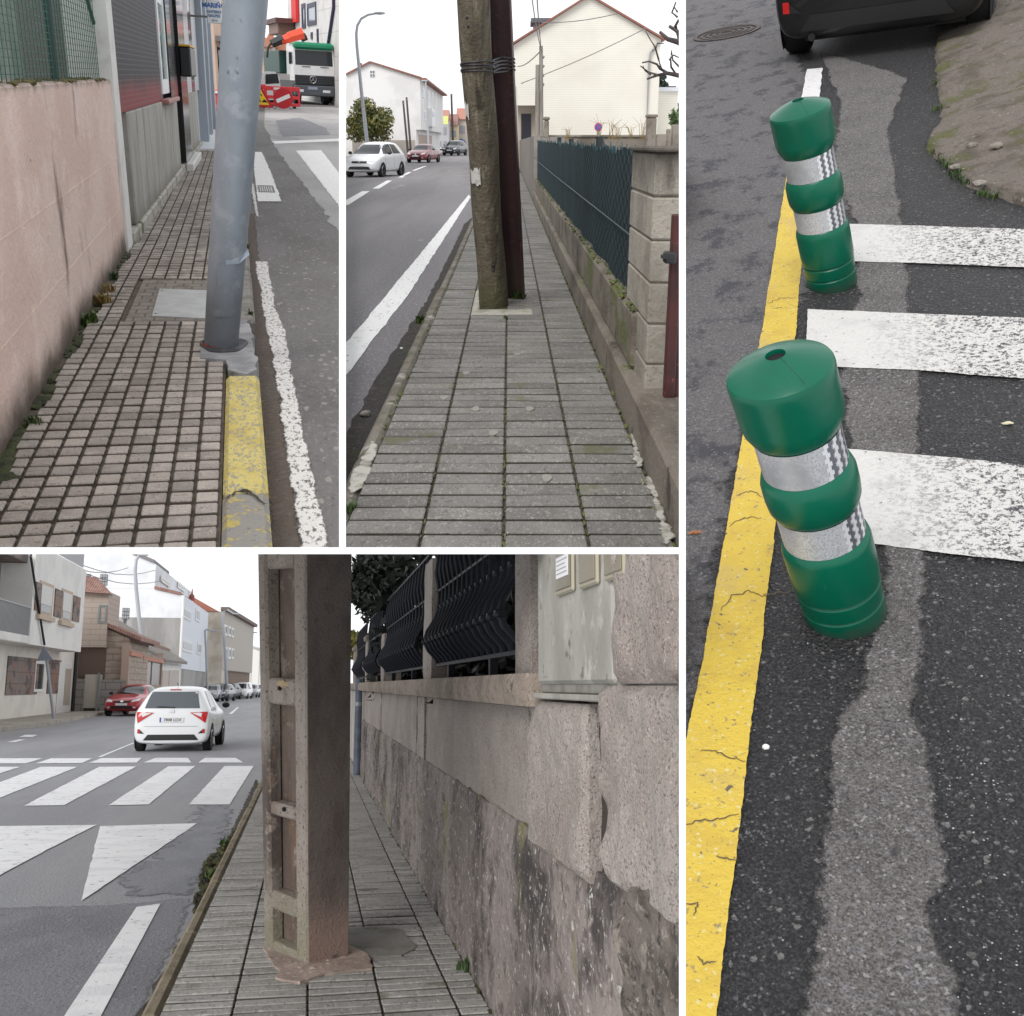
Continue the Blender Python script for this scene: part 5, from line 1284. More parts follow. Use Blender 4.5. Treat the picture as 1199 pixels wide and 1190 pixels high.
# grey block wall continuing
bw = thing(B, 'block_wall', 'grey concrete block wall continuing beyond the green fence', 'wall', (WB, 27, 0))
part(bw, 'wall_face', MB().box(WB + .02, .9, 27.02, 62, -.1, 1.52), mat('grey_block_wall', srgb(150, 144, 138), .95, [('noise', 1, srgb(126, 120, 112), .42, .62), ('brick', 1, srgb(110, 104, 98), .5, .6, {'mortar': .02, 'bw': 1.0, 'rh': .2, 'rot': (math.pi / 2, 0, math.pi / 2), 'k': .6})], bump=.4, bscale=20))
part(bw, 'end_face', MB().box(WB + .01, 1.4, 26.9, 27.0, -.1, 1.5), MATS['grey_block_wall'])

# ---------------------------------------------------------------- place B: lots and houses
v = 29.0
lotm = mat('lot_wall', srgb(150, 142, 132), .95, [('noise', 1.2, srgb(118, 110, 100), .45, .62), ('noise', 14, srgb(96, 88, 78), .58, .7)], bump=.6, bscale=14)
a, z1 = B.V(631, 163, v); b, _ = B.V(812, 163, v); zt = B.V(700, 161, v)[1]
lot = thing(B, 'lot_wall', 'grey boundary wall of the empty lot behind the fence', 'wall', (a, v, 0))
part(lot, 'wall_face', MB().box(a, b, v, v + .25, -.2, zt, .02), lotm)
part(lot, 'coping', MB().box(a - .02, b, v - .04, v + .29, zt + .002, zt + .06, .01), lotm)
for x0, x1, y0, lab in ((758, 769.5, 134, 'tall'), (637, 643, 137, 'slim')):
    c0, zz = B.V(x0, y0, v - .3); c1, _ = B.V(x1, y0, v - .3)
    t = thing(B, 'lot_pillar', lab + ' grey concrete pillar standing at the lot wall', 'pillar', (c0, v - .3, 0)); part(t, 'shaft', MB().box(0, c1 - c0, 0, .28, 0, zz - .08, .03), lotm, (0, 0, 0)); part(t, 'cap', MB().box(-.02, c1 - c0 + .02, -.02, .29, zz - .08, zz, .02), lotm, (0, 0, 0))
t = thing(B, 'stepped_wall', 'short stepped block wall beside the cream annexe', 'wall', (B.V(775, 160, 27)[0], 27, 0))
for k, (x0, x1, y0) in enumerate(((770, 782, 157), (782, 788, 151), (788, 800, 146))):
    c0, zz = B.V(x0, y0, 27); c1, _ = B.V(x1, y0, 27); part(t, 'block', MB().box(c0, c1 - .01, 27, 27.3, -.1, zz, .02), lotm)
# cream gabled house
v = 60.0
cream = mat('cream_cladding', srgb(228, 224, 213), .6, [('noise', .3, srgb(221, 216, 204), .42, .62), ('wave', 3.4, srgb(206, 200, 184), .80, .97, {'dir': 'Z', 'k': .8})], bump=.06, bscale=10)
pt = lambda x, y: B.V(x, y, v)
L0, R0 = pt(601, 60)[0], pt(774, 46)[0]; zl, zr_ = pt(599, 53)[1], pt(776, 46)[1]; pk = pt(690, -4)
ch = thing(B, 'gabled_house', 'large cream clad house with a tall windowless gable', 'house', (L0, v, 0))
part(ch, 'gable_wall', MB().prism([(L0, 3.3), (L0 + 1.35, 3.3), (L0 + 1.35, 0), (R0, 0), (R0, zr_), pk, (L0, zl)], -v - 11, -v, RX(math.pi / 2)), cream)
trim = mat('brown_roof_edge', srgb(140, 92, 78), .7)
for p, q_ in (((L0 - .15, zl - .05), pk), (pk, (R0 + .2, zr_ - .08))):
    d_ = Vector((q_[0] - p[0], q_[1] - p[1])); n_ = Vector((-d_.y, d_.x)).normalized() * .09
    part(ch, 'roof_edge', MB().prism([p, q_, (q_[0] + n_.x, q_[1] + n_.y), (p[0] + n_.x, p[1] + n_.y)], -v - 11.4, -v + .25, RX(math.pi / 2)), trim)
c0, cz1 = pt(626, 19); c1, cz0 = pt(648, 34)
part(ch, 'dormer', MB().box(c0, c1, v + 2, v + 4, cz0 - 1, cz1 - .12), mat('grey_dormer', srgb(118, 122, 132), .6)); part(ch, 'dormer_roof', MB().box(c0 - .15, c1 + .15, v + 1.8, v + 4.2, cz1 - .12, cz1 + .1), mat('dormer_roof', srgb(96, 98, 106), .6))
s0 = pt(769.5, 46)[0]
part(ch, 'drain_pipe', MB().tube([(R0 - .1, v - .1, zr_ - .1), (R0 - .55, v - .12, zr_ - .7), (R0 - .6, v - .12, zr_ - 1.2), (R0 - .6, v - .12, 0)], .06, 8), mat('grey_pipe', srgb(150, 150, 152), .5))
part(ch, 'corner_shutter', MB().box(L0 - .28, L0 - .02, v - .1, v + .6, pt(600, 99)[1], pt(600, 57)[1], .03), mat('grey_shutter', srgb(156, 162, 168), .5))
part(ch, 'corner_pipe', MB().tube([(L0 + .02, v - .12, 0), (L0 + .02, v - .12, pt(600, 99)[1])], .07, 8), MATS['grey_pipe'])
part(ch, 'entrance_wall', MB().box(L0 + .2, L0 + 1.34, v + 1.2, v + 1.5, 0, 3.28), mat('entrance_wall', srgb(196, 186, 174), .8))
part(ch, 'entrance_door', MB().box(L0 + .45, L0 + 1.0, v + 1.15, v + 1.19, .1, 2.9), mat('dark_door', srgb(52, 54, 66), .4))
part(ch, 'corner_post', MB().box(L0, L0 + .25, v + .02, v + .3, 0, 3.29), MATS['entrance_wall'])
t = thing(B, 'annexe', 'low cream annexe beside the gabled house', 'house', (pt(768, 110)[0], 62, 0))
a_, za = B.V(767, 107, 62); b_, _ = B.V(794, 107, 62)
part(t, 'wall', MB().box(a_, b_, 62, 68, -.2, za), cream); part(t, 'roof', MB().box(a_ - .1, b_ + .1, 61.8, 68.2, za, za + .2), mat('white_flashing', srgb(214, 216, 222), .5))
c0, cz = B.V(783.5, 101, 62); part(t, 'chimney', MB().box(c0, c0 + .55, 63, 63.6, za + .2, cz + .05), mat('dark_chimney', srgb(58, 62, 72), .6))
# dark conifer behind
def tree(pl, label, base, crown, n, leaf, m, size, trunk=.08, group=None, name='tree', lobes=6, seed=1):
    R = random.Random(seed); t = thing(pl, name, label, 'tree' if 'tree' in name else 'bush', base, group=group)
    h = crown[2]; cz = crown[3]
    part(t, 'trunk', MB().tube([(0, 0, 0), (.03 * h, 0, cz * .6), (0, .02, cz + h * .4)], [trunk, trunk * .8, trunk * .3], 8), mat('bark', srgb(84, 76, 66), .9, bump=.6, bscale=20), (0, 0, 0))
    mb = MB()
    for k in range(lobes):
        a = R.uniform(0, 6.28); d = R.uniform(.25, .75); zc = cz + h * R.uniform(-.55, .75); q = 1 - .35 * max(0, (zc - cz) / h)
        leaves(mb, (crown[0] * d * math.cos(a) * q, crown[1] * d * math.sin(a) * q, zc), (crown[0] * .5, crown[1] * .5, h * .38), n // lobes, leaf, R)
    part(t, 'crown', mb, m, (0, 0, 0), kind='stuff')
    return t
dk = mat('conifer_leaf', srgb(52, 70, 54), .7, [('noise', 2, srgb(38, 54, 42), .4, .6)])
u_, w_ = B.V(775, 108, 75); tree(B, 'small dark conifer above the roof of the annexe', (u_, 75, 0), (.4, .4, .6, B.V(775, 97, 75)[1]), 700, .12, dk, 1, .06, name='conifer_tree', lobes=8, seed=3)
u_, w_ = B.V(793, 140, 50); tree(B, 'green shrub at the edge beside the annexe', (u_, 50, 0), (.35, .35, .9, B.V(793, 138, 50)[1]), 500, .1, mat('shrub_leaf', srgb(96, 116, 70), .7, [('noise', 3, srgb(70, 90, 52), .4, .6)]), 1, .05, name='shrub', seed=4)
# bare branches reaching in
bark = mat('bare_bark', srgb(96, 86, 84), .9, [('noise', 10, srgb(70, 62, 62), .4, .6)], bump=.4, bscale=20)
bt = thing(B, 'bare_tree', 'bare tree branches reaching in over the block pillar', 'tree', (B.V(835, 90, 14)[0], 14, 0))
def br(pts, r0, r1, v=14.0):
    q = [(B.V(x, y, v)[0], v + .1 * math.sin(i * 2.1), B.V(x, y, v)[1]) for i, (x, y) in enumerate(pts)]
    part(bt, 'branch', MB().tube(q, [r0 + (r1 - r0) * i / (len(q) - 1) for i in range(len(q))], 7), bark)
part(bt, 'trunk', MB().tube([(B.V(835, 90, 14)[0], 14, 0), (B.V(838, 60, 14)[0], 14, 2.6), (B.V(830, 20, 14)[0], 14, 3.6)], [.12, .09, .04], 8), bark)
br([(838, 62), (810, 56), (792, 50), (782, 46), (774, 37)], .05, .02); br([(812, 57), (798, 46), (792, 38), (784, 31)], .035, .02)
br([(795, 44), (792, 30), (793, 25)], .025, .015); br([(838, 95), (805, 92), (793, 89), (782, 86), (770, 88), (757, 93)], .04, .012)
br([(782, 86), (774, 80), (768, 76), (760, 72), (753, 73)], .02, .008); br([(770, 88), (760, 84), (749, 78)], .015, .006); br([(774, 80), (772, 68), (766, 56), (760, 44), (757, 36)], .014, .006)
br([(793, 89), (787, 78), (784, 70), (786, 62)], .016, .007); br([(784, 70), (790, 64), (797, 70)], .012, .006); br([(797, 80), (789, 70), (785, 60)], .014, .006); br([(768, 56), (771, 50), (776, 52)], .01, .005)
br([(793, 14), (791, 8), (788, 10)], .012, .006); br([(764, 60), (768, 57)], .008, .004); br([(762, 88), (756, 82), (752, 78)], .01, .005); br([(793, 20), (788, 14), (790, 4)], .014, .008)
# utility poles and cables on the right
for x0, y0, x1, y1, r, lab in ((629, 163, 629.5, 76, .09, 'short grey utility pole in front of the cream house'), (634.5, 163, 633.5, 54, .08, 'taller grey utility pole in front of the cream house')):
    v = 33.0; u0_, z0_ = B.V(x0, y0, v); u1_, z1_ = B.V(x1, y1, v)
    t = thing(B, 'utility_pole', lab, 'pole', (u0_, v, 0), group='utility poles by the cream house'); part(t, 'shaft', MB().tube([(0, 0, 0), (u1_ - u0_, 0, z1_)], [r, r * .7], 10), mat('grey_pole_wood', srgb(150, 144, 136), .9, [('noise', 8, srgb(118, 112, 104), .45, .62, {'st': (1, 1, .1)})]), (0, 0, 0))
    for k in range(4): part(t, 'insulator', MB().rock((u1_ - u0_ + .08, 0, z1_ - .3 - .25 * k), (.035, .03, .05), k, 1, .1), M_steel, (0, 0, 0))
cab = mat('overhead_cable', srgb(120, 118, 118), .6)
for k, (a_, b_, lab) in enumerate((((610, 98, 59.5), (757, 33, 59.5), 'grey cable slanting up across the cream gable'), ((633, 56, 33), (619, -30, 20), 'overhead cable rising from the taller utility pole'), ((634, 60, 33), (627, -30, 18), 'second overhead cable rising from the taller utility pole'),
     ((606, 78, 59.5), (633, 60, 33), 'short cable from the cream house corner to the pole'), ((634, 27, 59.5), (724, 16, 59.5), 'thin cable high on the cream gable'))):
    p = (B.V(a_[0], a_[1], a_[2])[0], a_[2], B.V(a_[0], a_[1], a_[2])[1]); q_ = (B.V(b_[0], b_[1], b_[2])[0], b_[2], B.V(b_[0], b_[1], b_[2])[1])
    solo(B, 'cable', MB().tube([tuple(Vector(p).lerp(Vector(q_), t) - Vector((0, 0, .12 * math.sin(math.pi * t)))) for t in (0, .2, .4, .6, .8, 1)], .022 if a_[2] > 50 else .012, 4), cab, lab, 'cable', 'overhead cables', base=p)
# no parking sign
v = 27.5; su, sz = B.V(700.5, 149, v)
t = thing(B, 'no_parking_sign', 'small round no parking sign behind the fence', 'sign', (su, v, 0))
part(t, 'post', MB().tube([(0, .03, 0), (0, .03, sz + .05)], .02, 8), M_steel, (0, 0, 0)); part(t, 'rim', MB().lathe([(.098, -.01), (.098, .01)], 28, M=T(0, 0, sz) @ RX(math.pi / 2), smooth=False), mat('sign_rim_red', srgb(206, 60, 60), .5), (0, 0, 0))
part(t, 'disc', MB().lathe([(.074, 0), (.074, .016)], 28, M=T(0, 0, sz) @ RX(math.pi / 2), smooth=False), mat('sign_disc_blue', srgb(52, 112, 196), .5), (0, 0, 0)); part(t, 'slash', MB().box(-.075, .075, -.022, -.017, -.012, .012, M=T(0, 0, sz) @ RY(math.radians(45))), MATS['sign_rim_red'], (0, 0, 0))
R = random.Random(31)
for k, (x, y, h) in enumerate(((702, 160, .6), (715, 160, .5), (724, 161, .4), (752, 160, .55), (738, 161, .4), (665, 161, .3))):
    u_, _z = B.V(x, y, 28.6); mb = MB()
    for j in range(9):
        a_ = R.uniform(-.5, .5); mb.tube([(u_ + R.uniform(-.08, .08), 28.6, 1.45), (u_ + a_ * .2, 28.6, 1.5 + h * .6), (u_ + a_ * .6, 28.6, 1.5 + h * R.uniform(.5, 1))], [.006, .005, .002], 3)
    solo(B, 'dry_weed', mb, M_dryg, ['tall dry weed beside the no parking sign', 'arching dry weed right of the no parking sign', 'thin dry weed in the middle of the lot wall', 'tall thin dry weed near the tall lot pillar', 'short dry weed along the lot wall', 'low dry weed above the fence corner'][k], 'weed', 'dry weeds on the lot wall', base=(u_, 28.6, 1.45))

# left side of the street
v = 125.0; pt = lambda x, y: B.V(x, y, v)
wh = thing(B, 'white_house', 'white gabled house with red brown roof edge across the street', 'house', (pt(440, 168)[0], v, RB))
whm = mat('white_house_render', srgb(226, 224, 222), .85, [('noise', .35, srgb(212, 210, 208), .45, .65)])
l0, r0 = pt(376, 120)[0], pt(492.5, 120)[0]; pk = pt(433.5, 73.5); zl, zr_ = pt(376, 104)[1], pt(492.5, 92)[1]; zb = pt(490, 152)[1]
vE = v + 42
part(wh, 'gable_wall', MB().prism([(l0, -.2), (r0 - .6, -.2), (r0 - .6, zb), (r0, zb), (r0, zr_), pk, (l0, zl)], -vE, -v, RX(math.pi / 2)), whm)
for p, q_ in (((l0, zl), pk), (pk, (r0 + .1, zr_))):
    d_ = Vector((q_[0] - p[0], q_[1] - p[1])); n_ = Vector((-d_.y, d_.x)).normalized() * .16
    part(wh, 'roof_edge', MB().prism([p, q_, (q_[0] + n_.x, q_[1] + n_.y), (p[0] + n_.x, p[1] + n_.y)], -vE - .5, -v + .3, RX(math.pi / 2)), trim)
part(wh, 'chimney', MB().box(pt(417, 80)[0], pt(420, 80)[0], v + 2, v + 3, pk[1] - 2.2, pt(418, 72)[1]), mat('brick_chimney', srgb(140, 112, 104), .8))
def bwin(root, x0, y0, x1, y1, nx=2, ny=2):
    a_, z1_ = pt(x0, y0); b_, z0_ = pt(x1, y1); w_ = MB().box(a_, b_, v - .05, v - .001, z0_, z1_)
    o = part(root, 'window', w_, mat('far_frame', srgb(232, 232, 232), .5))
    for i in range(nx):
        for j in range(ny):
            part(o, 'pane', MB().box((a_ + (b_ - a_) * (i + .12) / nx), a_ + (b_ - a_) * (i + .88) / nx, v - .07, v - .052, z0_ + (z1_ - z0_) * (j + .12) / ny, z0_ + (z1_ - z0_) * (j + .88) / ny), mat('far_pane', srgb(120, 126, 134), .2))
bwin(wh, 433, 82.5, 439, 90.5); bwin(wh, 425, 113, 430, 118)
fs = Fac(B, (r0, v), (r0 + .01, vE)); sd = wh
for x0, y0, x1, y1 in ((494, 102.5, 497, 115), (500, 105.5, 503, 118), (505, 108, 507.5, 120), (496, 129, 498.5, 141), (507, 132, 509, 144)):
    s0, z1_ = fs.at(x0, y0); s1, z0_ = fs.at(x1, y1); o = part(wh, 'window', MB().box(r0 + .001, r0 + .06, v + s0, v + s1, z0_, z1_), MATS['far_frame'])
    part(o, 'pane', MB().box(r0 + .061, r0 + .08, v + s0 + (s1 - s0) * .15, v + s1 - (s1 - s0) * .15, z0_ + .15, z1_ - .15), MATS['far_pane'])
s0, z1_ = fs.at(501, 127); s1, z0_ = fs.at(505.5, 149); o = part(wh, 'bay_window', MB().box(r0 + .001, r0 + .5, v + s0, v + s1, z0_, z1_), MATS['far_frame']); part(o, 'pane', MB().box(r0 + .501, r0 + .53, v + s0 + 1, v + s1 - 1, z0_ + 1.2, z1_ - .3), mat('blue_pane', srgb(128, 152, 186), .2))
part(wh, 'eave', MB().box(r0, r0 + .7, v - .3, vE, zr_ - .15, zr_ + .05), trim)
part(wh, 'entrance', MB().box(r0 - .62, r0 - .58, v + 3, v + 25, 0, zb - .5), mat('pinkish_door', srgb(176, 156, 146), .7))
# street lamp
v = 78.0; ub, zb_ = B.V(430, 166, v); pts = [(430, 168), (428, 150), (424, 115), (420.5, 80), (418, 55), (417.2, 40), (418.5, 30), (423, 22), (431, 17.5), (440, 16)]
q = [(B.V(x, y, v)[0] - ub, 0, B.V(x, y, v)[1] - RB) for x, y in pts]
lamp = thing(B, 'street_lamp', 'tall grey street lamp with curved arm before the white house', 'street lamp', (ub, v, RB))
part(lamp, 'shaft', MB().tube([(q[0][0], 0, 0)] + q, [.14] + [.14 - .0085 * k for k in range(len(q))], 10), mat('lamp_grey', srgb(170, 174, 180), .5), (0, 0, 0))
part(lamp, 'base', MB().lathe([(.3, 0), (.3, .6), (.2, .9), (.14, 1.0)], 12), MATS['lamp_grey'], (0, 0, 0))
e = q[-1]; part(lamp, 'lamp_head', MB().rock((e[0] + .25, 0, e[2] + .02), (.42, .16, .1), 1, 2, .05), MATS['lamp_grey'], (0, 0, 0))
# second lamp
v = 120.0; ub, _ = B.V(502, 168, v); t = thing(B, 'street_lamp', 'slim pale lamp pole against the corner of the white house', 'street lamp', (ub, v, RB)); z_ = B.V(498.5, 95, v); part(t, 'shaft', MB().tube([(0, 0, 0), (z_[0] - ub, 0, z_[1] - RB)], [.12, .07], 8), MATS['lamp_grey'], (0, 0, 0)); part(t, 'lamp_head', MB().box(z_[0] - ub - .5, z_[0] - ub + .2, -.1, .1, z_[1] - RB - .05, z_[1] - RB + .1, .03), MATS['lamp_grey'], (0, 0, 0))
# bush
bl = mat('olive_leaf', srgb(98, 100, 58), .7, [('noise', .9, srgb(140, 132, 62), .48, .62), ('noise', 2, srgb(62, 70, 40), .5, .65)])
u_, _ = B.V(434, 168, 118); tree(B, 'rounded olive green tree in front of the white house', (u_, 118, RB), (2.7, 2.6, 2.5, 3.4), 6500, .2, bl, 1, .12, name='garden_tree', lobes=16, seed=7)
# garden wall
v = 123.0; a_, z1_ = B.V(412, 161, v); b_, _ = B.V(486, 161, v)
t = thing(B, 'garden_wall', 'pale garden wall behind the parked cars', 'wall', (a_, v, RB)); part(t, 'wall_face', MB().box(0, b_ - a_, 0, .2, 0, z1_ - RB - .3), mat('pale_garden_wall', srgb(176, 168, 158), .9), (0, 0, 0))
for x in (418, 440): c_ = B.V(x, 160, v)[0] - a_; part(t, 'gate_pillar', MB().box(c_ - .15, c_ + .15, -.05, .25, 0, z1_ - RB + .1), MATS['pale_garden_wall'], (0, 0, 0))
# leaning timber poles
for x0, x1, y1, lab in ((477.5, 472, 118, 'shorter dark timber pole leaning by the white house'), (481, 476, 114, 'taller dark timber pole leaning by the white house'), (530.5, 528.5, 110, 'dark utility pole standing at the end of the street')):
    v = 120.0 if x0 < 500 else 160.0; u0_ = B.V(x0, 165, v)[0]; u1_, z1_ = B.V(x1, y1, v); t = thing(B, 'timber_pole', lab, 'pole', (u0_, v, RB), group='timber poles across the street')
    part(t, 'shaft', MB().tube([(0, 0, 0), (u1_ - u0_, 0, z1_ - RB)], [.10 * v / 92, .08 * v / 92], 8), mat('dark_timber', srgb(84, 78, 76), .9), (0, 0, 0)); part(t, 'crown_band', MB().tube([(u1_ - u0_, 0, z1_ - RB - .3), (u1_ - u0_, 0, z1_ - RB - .2)], .11 * v / 92, 8), M_steel, (0, 0, 0))
# far houses
for i, (x0, x1, yt, yr_, col, rc, vv, lab) in enumerate(((510, 525, 142, 128, (178, 178, 180), (170, 122, 108), 185, 'grey far house with red tiled roof at the bend'), (523, 536, 147, 133, (204, 188, 156), (140, 106, 98), 190, 'yellow far house with brown roof at the bend'), (534, 560, 140, 126, (196, 188, 180), (166, 118, 104), 195, 'pale far house glimpsed beside the wooden pole'))):
    a_, z1_ = B.V(x0, yt, vv); b_, _ = B.V(x1, yt, vv); zr2 = B.V(x0, yr_, vv)[1] - z1_
    t = thing(B, 'far_house', lab, 'house', (a_, vv, RB), group='far houses at the bend'); H_ = z1_ - RB
    part(t, 'wall', MB().box(0, b_ - a_, 0, 8, 0, H_), mat('farB_wall_%d' % i, srgb(*col), .85), (0, 0, 0)); part(t, 'roof', MB().prism([(-.4, H_), (H_ * 0 + 8.4, H_), (4, H_ + zr2)], 0, b_ - a_, Matrix(((0, 0, 1, 0), (1, 0, 0, 0), (0, 1, 0, 0), (0, 0, 0, 1)))), mat('farB_roof_%d' % i, srgb(*rc), .85), (0, 0, 0))
    for k in range(2):
        for j in range(2): part(t, 'window', MB().box((b_ - a_) * (.15 + .45 * k), (b_ - a_) * (.4 + .45 * k), -.06, 0, H_ * (.12 + .45 * j), H_ * (.36 + .45 * j)), mat('farB_win', srgb(150, 152, 158), .3), (0, 0, 0))
a_, z1_ = B.V(512, 136, 176); b_, z0_ = B.V(525, 146, 176)
t = thing(B, 'shop_awning', 'lime green and orange shop awning at the bend', 'awning', (a_, 176, z0_)); part(t, 'green_canvas', MB().prism([(0, 0), (0, z1_ - z0_), (-1.2, 0)], .6, b_ - a_, Matrix(((0, 0, 1, 0), (1, 0, 0, 0), (0, 1, 0, 0), (0, 0, 0, 1)))), mat('lime_canvas', srgb(190, 196, 120), .7), (0, 0, 0)); part(t, 'orange_canvas', MB().box(-.6, .4, -.3, 0, .2, z1_ - z0_ + .4), mat('orange_canvas', srgb(190, 132, 106), .7), (0, 0, 0))
# cars
red_p = mat('dark_red_paint_car', srgb(128, 34, 46), .28, coat=.6); blue_p = mat('blue_grey_paint', srgb(96, 112, 134), .28, coat=.6); dkb = mat('charcoal_paint', srgb(52, 56, 64), .28, coat=.6)
def facing(x, y, delta):
    u, v = B.G(x, y, RB); return u, v
def oncoming(name, label, kind, xc, yb, delta, paint, sc=1.0, detail=2, cat='car'):
    u, v = B.G(xc, yb, RB); a = math.pi - math.radians(delta); L = SHAPES[kind][0] * sc
    return car(B, name, label, kind, (u + L * math.sin(a), v - L * math.cos(a), RB), a, paint, sc, 'cars along the far side of the street', detail, cat=cat)
oncoming('car', 'white hatchback coming along the street, nearest of the cars', 'hatch', 421, 208, 14, white_car, 1.0)
oncoming('car', 'dark red saloon car following the white hatchback', 'sedan', 486.5, 191, 12, red_p, .98)
oncoming('van', 'white small van parked behind the dark red saloon', 'van', 472, 183.5, 4, white_car, .95, 1, 'van')
oncoming('car', 'charcoal car with lit front farther up the street', 'hatch', 526, 182.5, 14, dkb, 1.2, 1)
oncoming('car', 'dark car parked behind the charcoal one', 'hatch', 516, 178.5, 6, dkb, 1.2, 1)
oncoming('car', 'pale blue parked car behind the white hatchback', 'sedan', 419, 178.5, 2, blue_p, 1.0, 1)
oncoming('van', 'dark fronted van at the very edge behind the white hatchback', 'van', 399, 182, 2, mat('silver_van', srgb(196, 198, 202), .3), 1.1, 1, 'van')
t = thing(B, 'recycling_bin', 'blue recycling bin beside the charcoal car', 'bin', (*B.G(540, 178, RB), RB)); part(t, 'body', MB().box(-.9, .6, 0, 1, 0, 1.5, .1), mat('grey_bin', srgb(92, 96, 104), .6), (0, 0, 0)); part(t, 'lid', MB().lathe([(.9, 0), (.8, .4), (.4, .65), (.05, .7)], 16, c=(-.15, .5, 1.5)), mat('blue_bin', srgb(52, 92, 148), .5), (0, 0, 0))

# ================================================================ place C: the concrete pole between road and granite wall
RC = -.10
asph_C = mat('smooth_asphalt', srgb(146, 146, 150), .7,
    [('noise', .5, srgb(134, 134, 139), .42, .62, {'st': (1.5, .5, 1)}), ('noise', 50, srgb(166, 166, 169), .5, .75, {'detail': 8}), ('noise', 45, srgb(116, 116, 121), .56, .74, {'detail': 8}),
     ('noise', 1.4, srgb(150, 149, 152), .6, .68, {'detail': 9, 'k': .5})], bump=.5, bscale=50, stretch=(1, .5, 1))
asph_C2 = mat('dark_cracked_asphalt', srgb(128, 127, 133), .75,
    [('noise', 1.5, srgb(114, 113, 119), .42, .62), ('noise', 50, srgb(140, 139, 143), .5, .75, {'detail': 8}), ('noise', 45, srgb(82, 81, 86), .56, .74, {'detail': 8}), ('cell', 60, srgb(160, 158, 158), .96, .99, {'k': .5}),
     ('vor', 6, srgb(62, 60, 64), .035, .01, {'feature': 'DISTANCE_TO_EDGE', 'zone': ('x', -1.9, -2.6), 'k': .7})], bump=.7, bscale=50, stretch=(1, .6, 1), soft=(18, 1.4))
road_C = struct(C, 'road', MB().sheet([(-90, 3), (40, 3), (40, 330), (-90, 330)], RC), asph_C)
part(road_C, 'asphalt_patch', soft_patch(C, [(-120, 1066), (60, 1062), (130, 1060), (222, 1052), (215, 1080), (180, 1150), (150, 1210), (120, 1290), (-160, 1290)], RC + .003, .04, (.06, .08), .03, 3), asph_C2)
part(road_C, 'asphalt_patch', soft_patch(C, [(140, 1030), (180, 1005), (215, 975), (240, 940), (268, 945), (262, 985), (240, 1020), (222, 1048), (160, 1048)], RC + .0045, .12, (.03, .08), .12, 6), mat('damp_asphalt', srgb(104, 104, 112), .55, [('noise', 3, srgb(118, 118, 124), .42, .62), ('noise', 50, srgb(84, 84, 90), .5, .7, {'detail': 8})], bump=.5, bscale=50, stretch=(1, .5, 1), soft=(10, 1.6)))
paint_C = mat('crossing_paint', srgb(236, 236, 238), .65, [('noise', 6, srgb(224, 224, 227), .45, .62, {'st': (.4, 1.5, 1)}), ('noise', 24, srgb(160, 160, 164), .60, .67, {'detail': 9, 'st': (.4, 1, 1)})], bump=.25, bscale=60, stretch=(1, .5, 1))
for nm, pts in (('edge_line', [(160, 1062), (188, 1058), (122, 1182), (75, 1275), (20, 1275), (80, 1182)]),
    ('yield_triangle', [(117, 967.5), (231, 964), (95, 1055)]), ('yield_triangle', [(-45, 968), (113, 966), (55, 995), (-70, 1062)]),
    ('crossing_stripe', [(221, 942), (269, 942), (297, 897), (263, 897)]), ('crossing_stripe', [(127, 943), (174, 942), (229, 897), (197, 897.5)]), ('crossing_stripe', [(28, 943.5), (75, 943), (160, 897.5), (116, 898)]),
    ('crossing_stripe', [(-75, 944), (-25, 944), (91, 898), (48, 898)]), ('crossing_stripe', [(-175, 944), (-125, 944), (24, 898), (-18, 898)]),
    ('stop_bar', [(232, 893), (285, 893), (276, 887.5), (240, 887.5)]), ('stop_bar', [(168, 893), (224, 893), (220, 887.5), (182, 887.5)]), ('stop_bar', [(104, 893.5), (160, 893), (166, 887.5), (118, 888)]), ('stop_bar', [(42, 894), (96, 893.5), (108, 888), (60, 888)]), ('stop_bar', [(-30, 894), (30, 894), (50, 888), (0, 888)]),
    ('centre_line', [(114, 886.5), (119, 886.5), (158, 870), (155, 870)]), ('centre_dash', [(8, 869), (18, 869), (30, 866), (22, 866)]), ('centre_dash', [(22, 863), (38, 863), (44, 860.5), (30, 860.5)]), ('edge_dash', [(268, 836), (272, 836), (280, 828), (278, 828)])):
    part(road_C, nm, patch(C, pts, RC + .008, .006 if 'stripe' in nm or 'tri' in nm else 0, .2, len(nm)), paint_C)
KC, PC, WC = -.69, -.60, .84
kerb_C = struct(C, 'kerb', MB().box(KC + .02, PC, 3, 160, -.25, -.02), joint_A)
kcon_C = mat('brown_kerb', srgb(140, 128, 108), .95, [('noise', 4, srgb(118, 106, 88), .42, .62), ('noise', 4, srgb(112, 104, 62), .58, .68), ('noise', 45, srgb(164, 154, 138), .56, .74, {'detail': 8})], bump=.9, bscale=45)
R = random.Random(15); v = 3.4
while v < 110:
    l = 1.6 if v < 30 else 8; part(kerb_C, 'kerb_stone', MB().box(KC + R.uniform(-.008, .008), PC - .004, v, v + l - .02, -.2, .004 + R.uniform(-.005, .005), .022), kcon_C); v += l
pave_C = struct(C, 'pavement', MB().box(PC, WC + .1, 3, 160, -.2, 0), MATS['mossy_joint'])
rib_c = [('noise', 1.6, srgb(146, 143, 139), .40, .62, {'detail': 7}), ('noise', 48, srgb(190, 187, 182), .53, .72, {'detail': 9}), ('noise', 42, srgb(114, 111, 108), .54, .70, {'detail': 9}), ('noise', 2.4, srgb(110, 108, 94), .60, .70)]
pav_C = mat('ribbed_tile_C', srgb(168, 165, 161), .85, rib_c + [('z', 1, srgb(78, 74, 66), -.003, -.008, {'amp': .004})], bump=.6, bscale=70, rand=.12, stretch=(1, .5, 1))  # dark z layer paints groove shade together with dirt, far tiles too
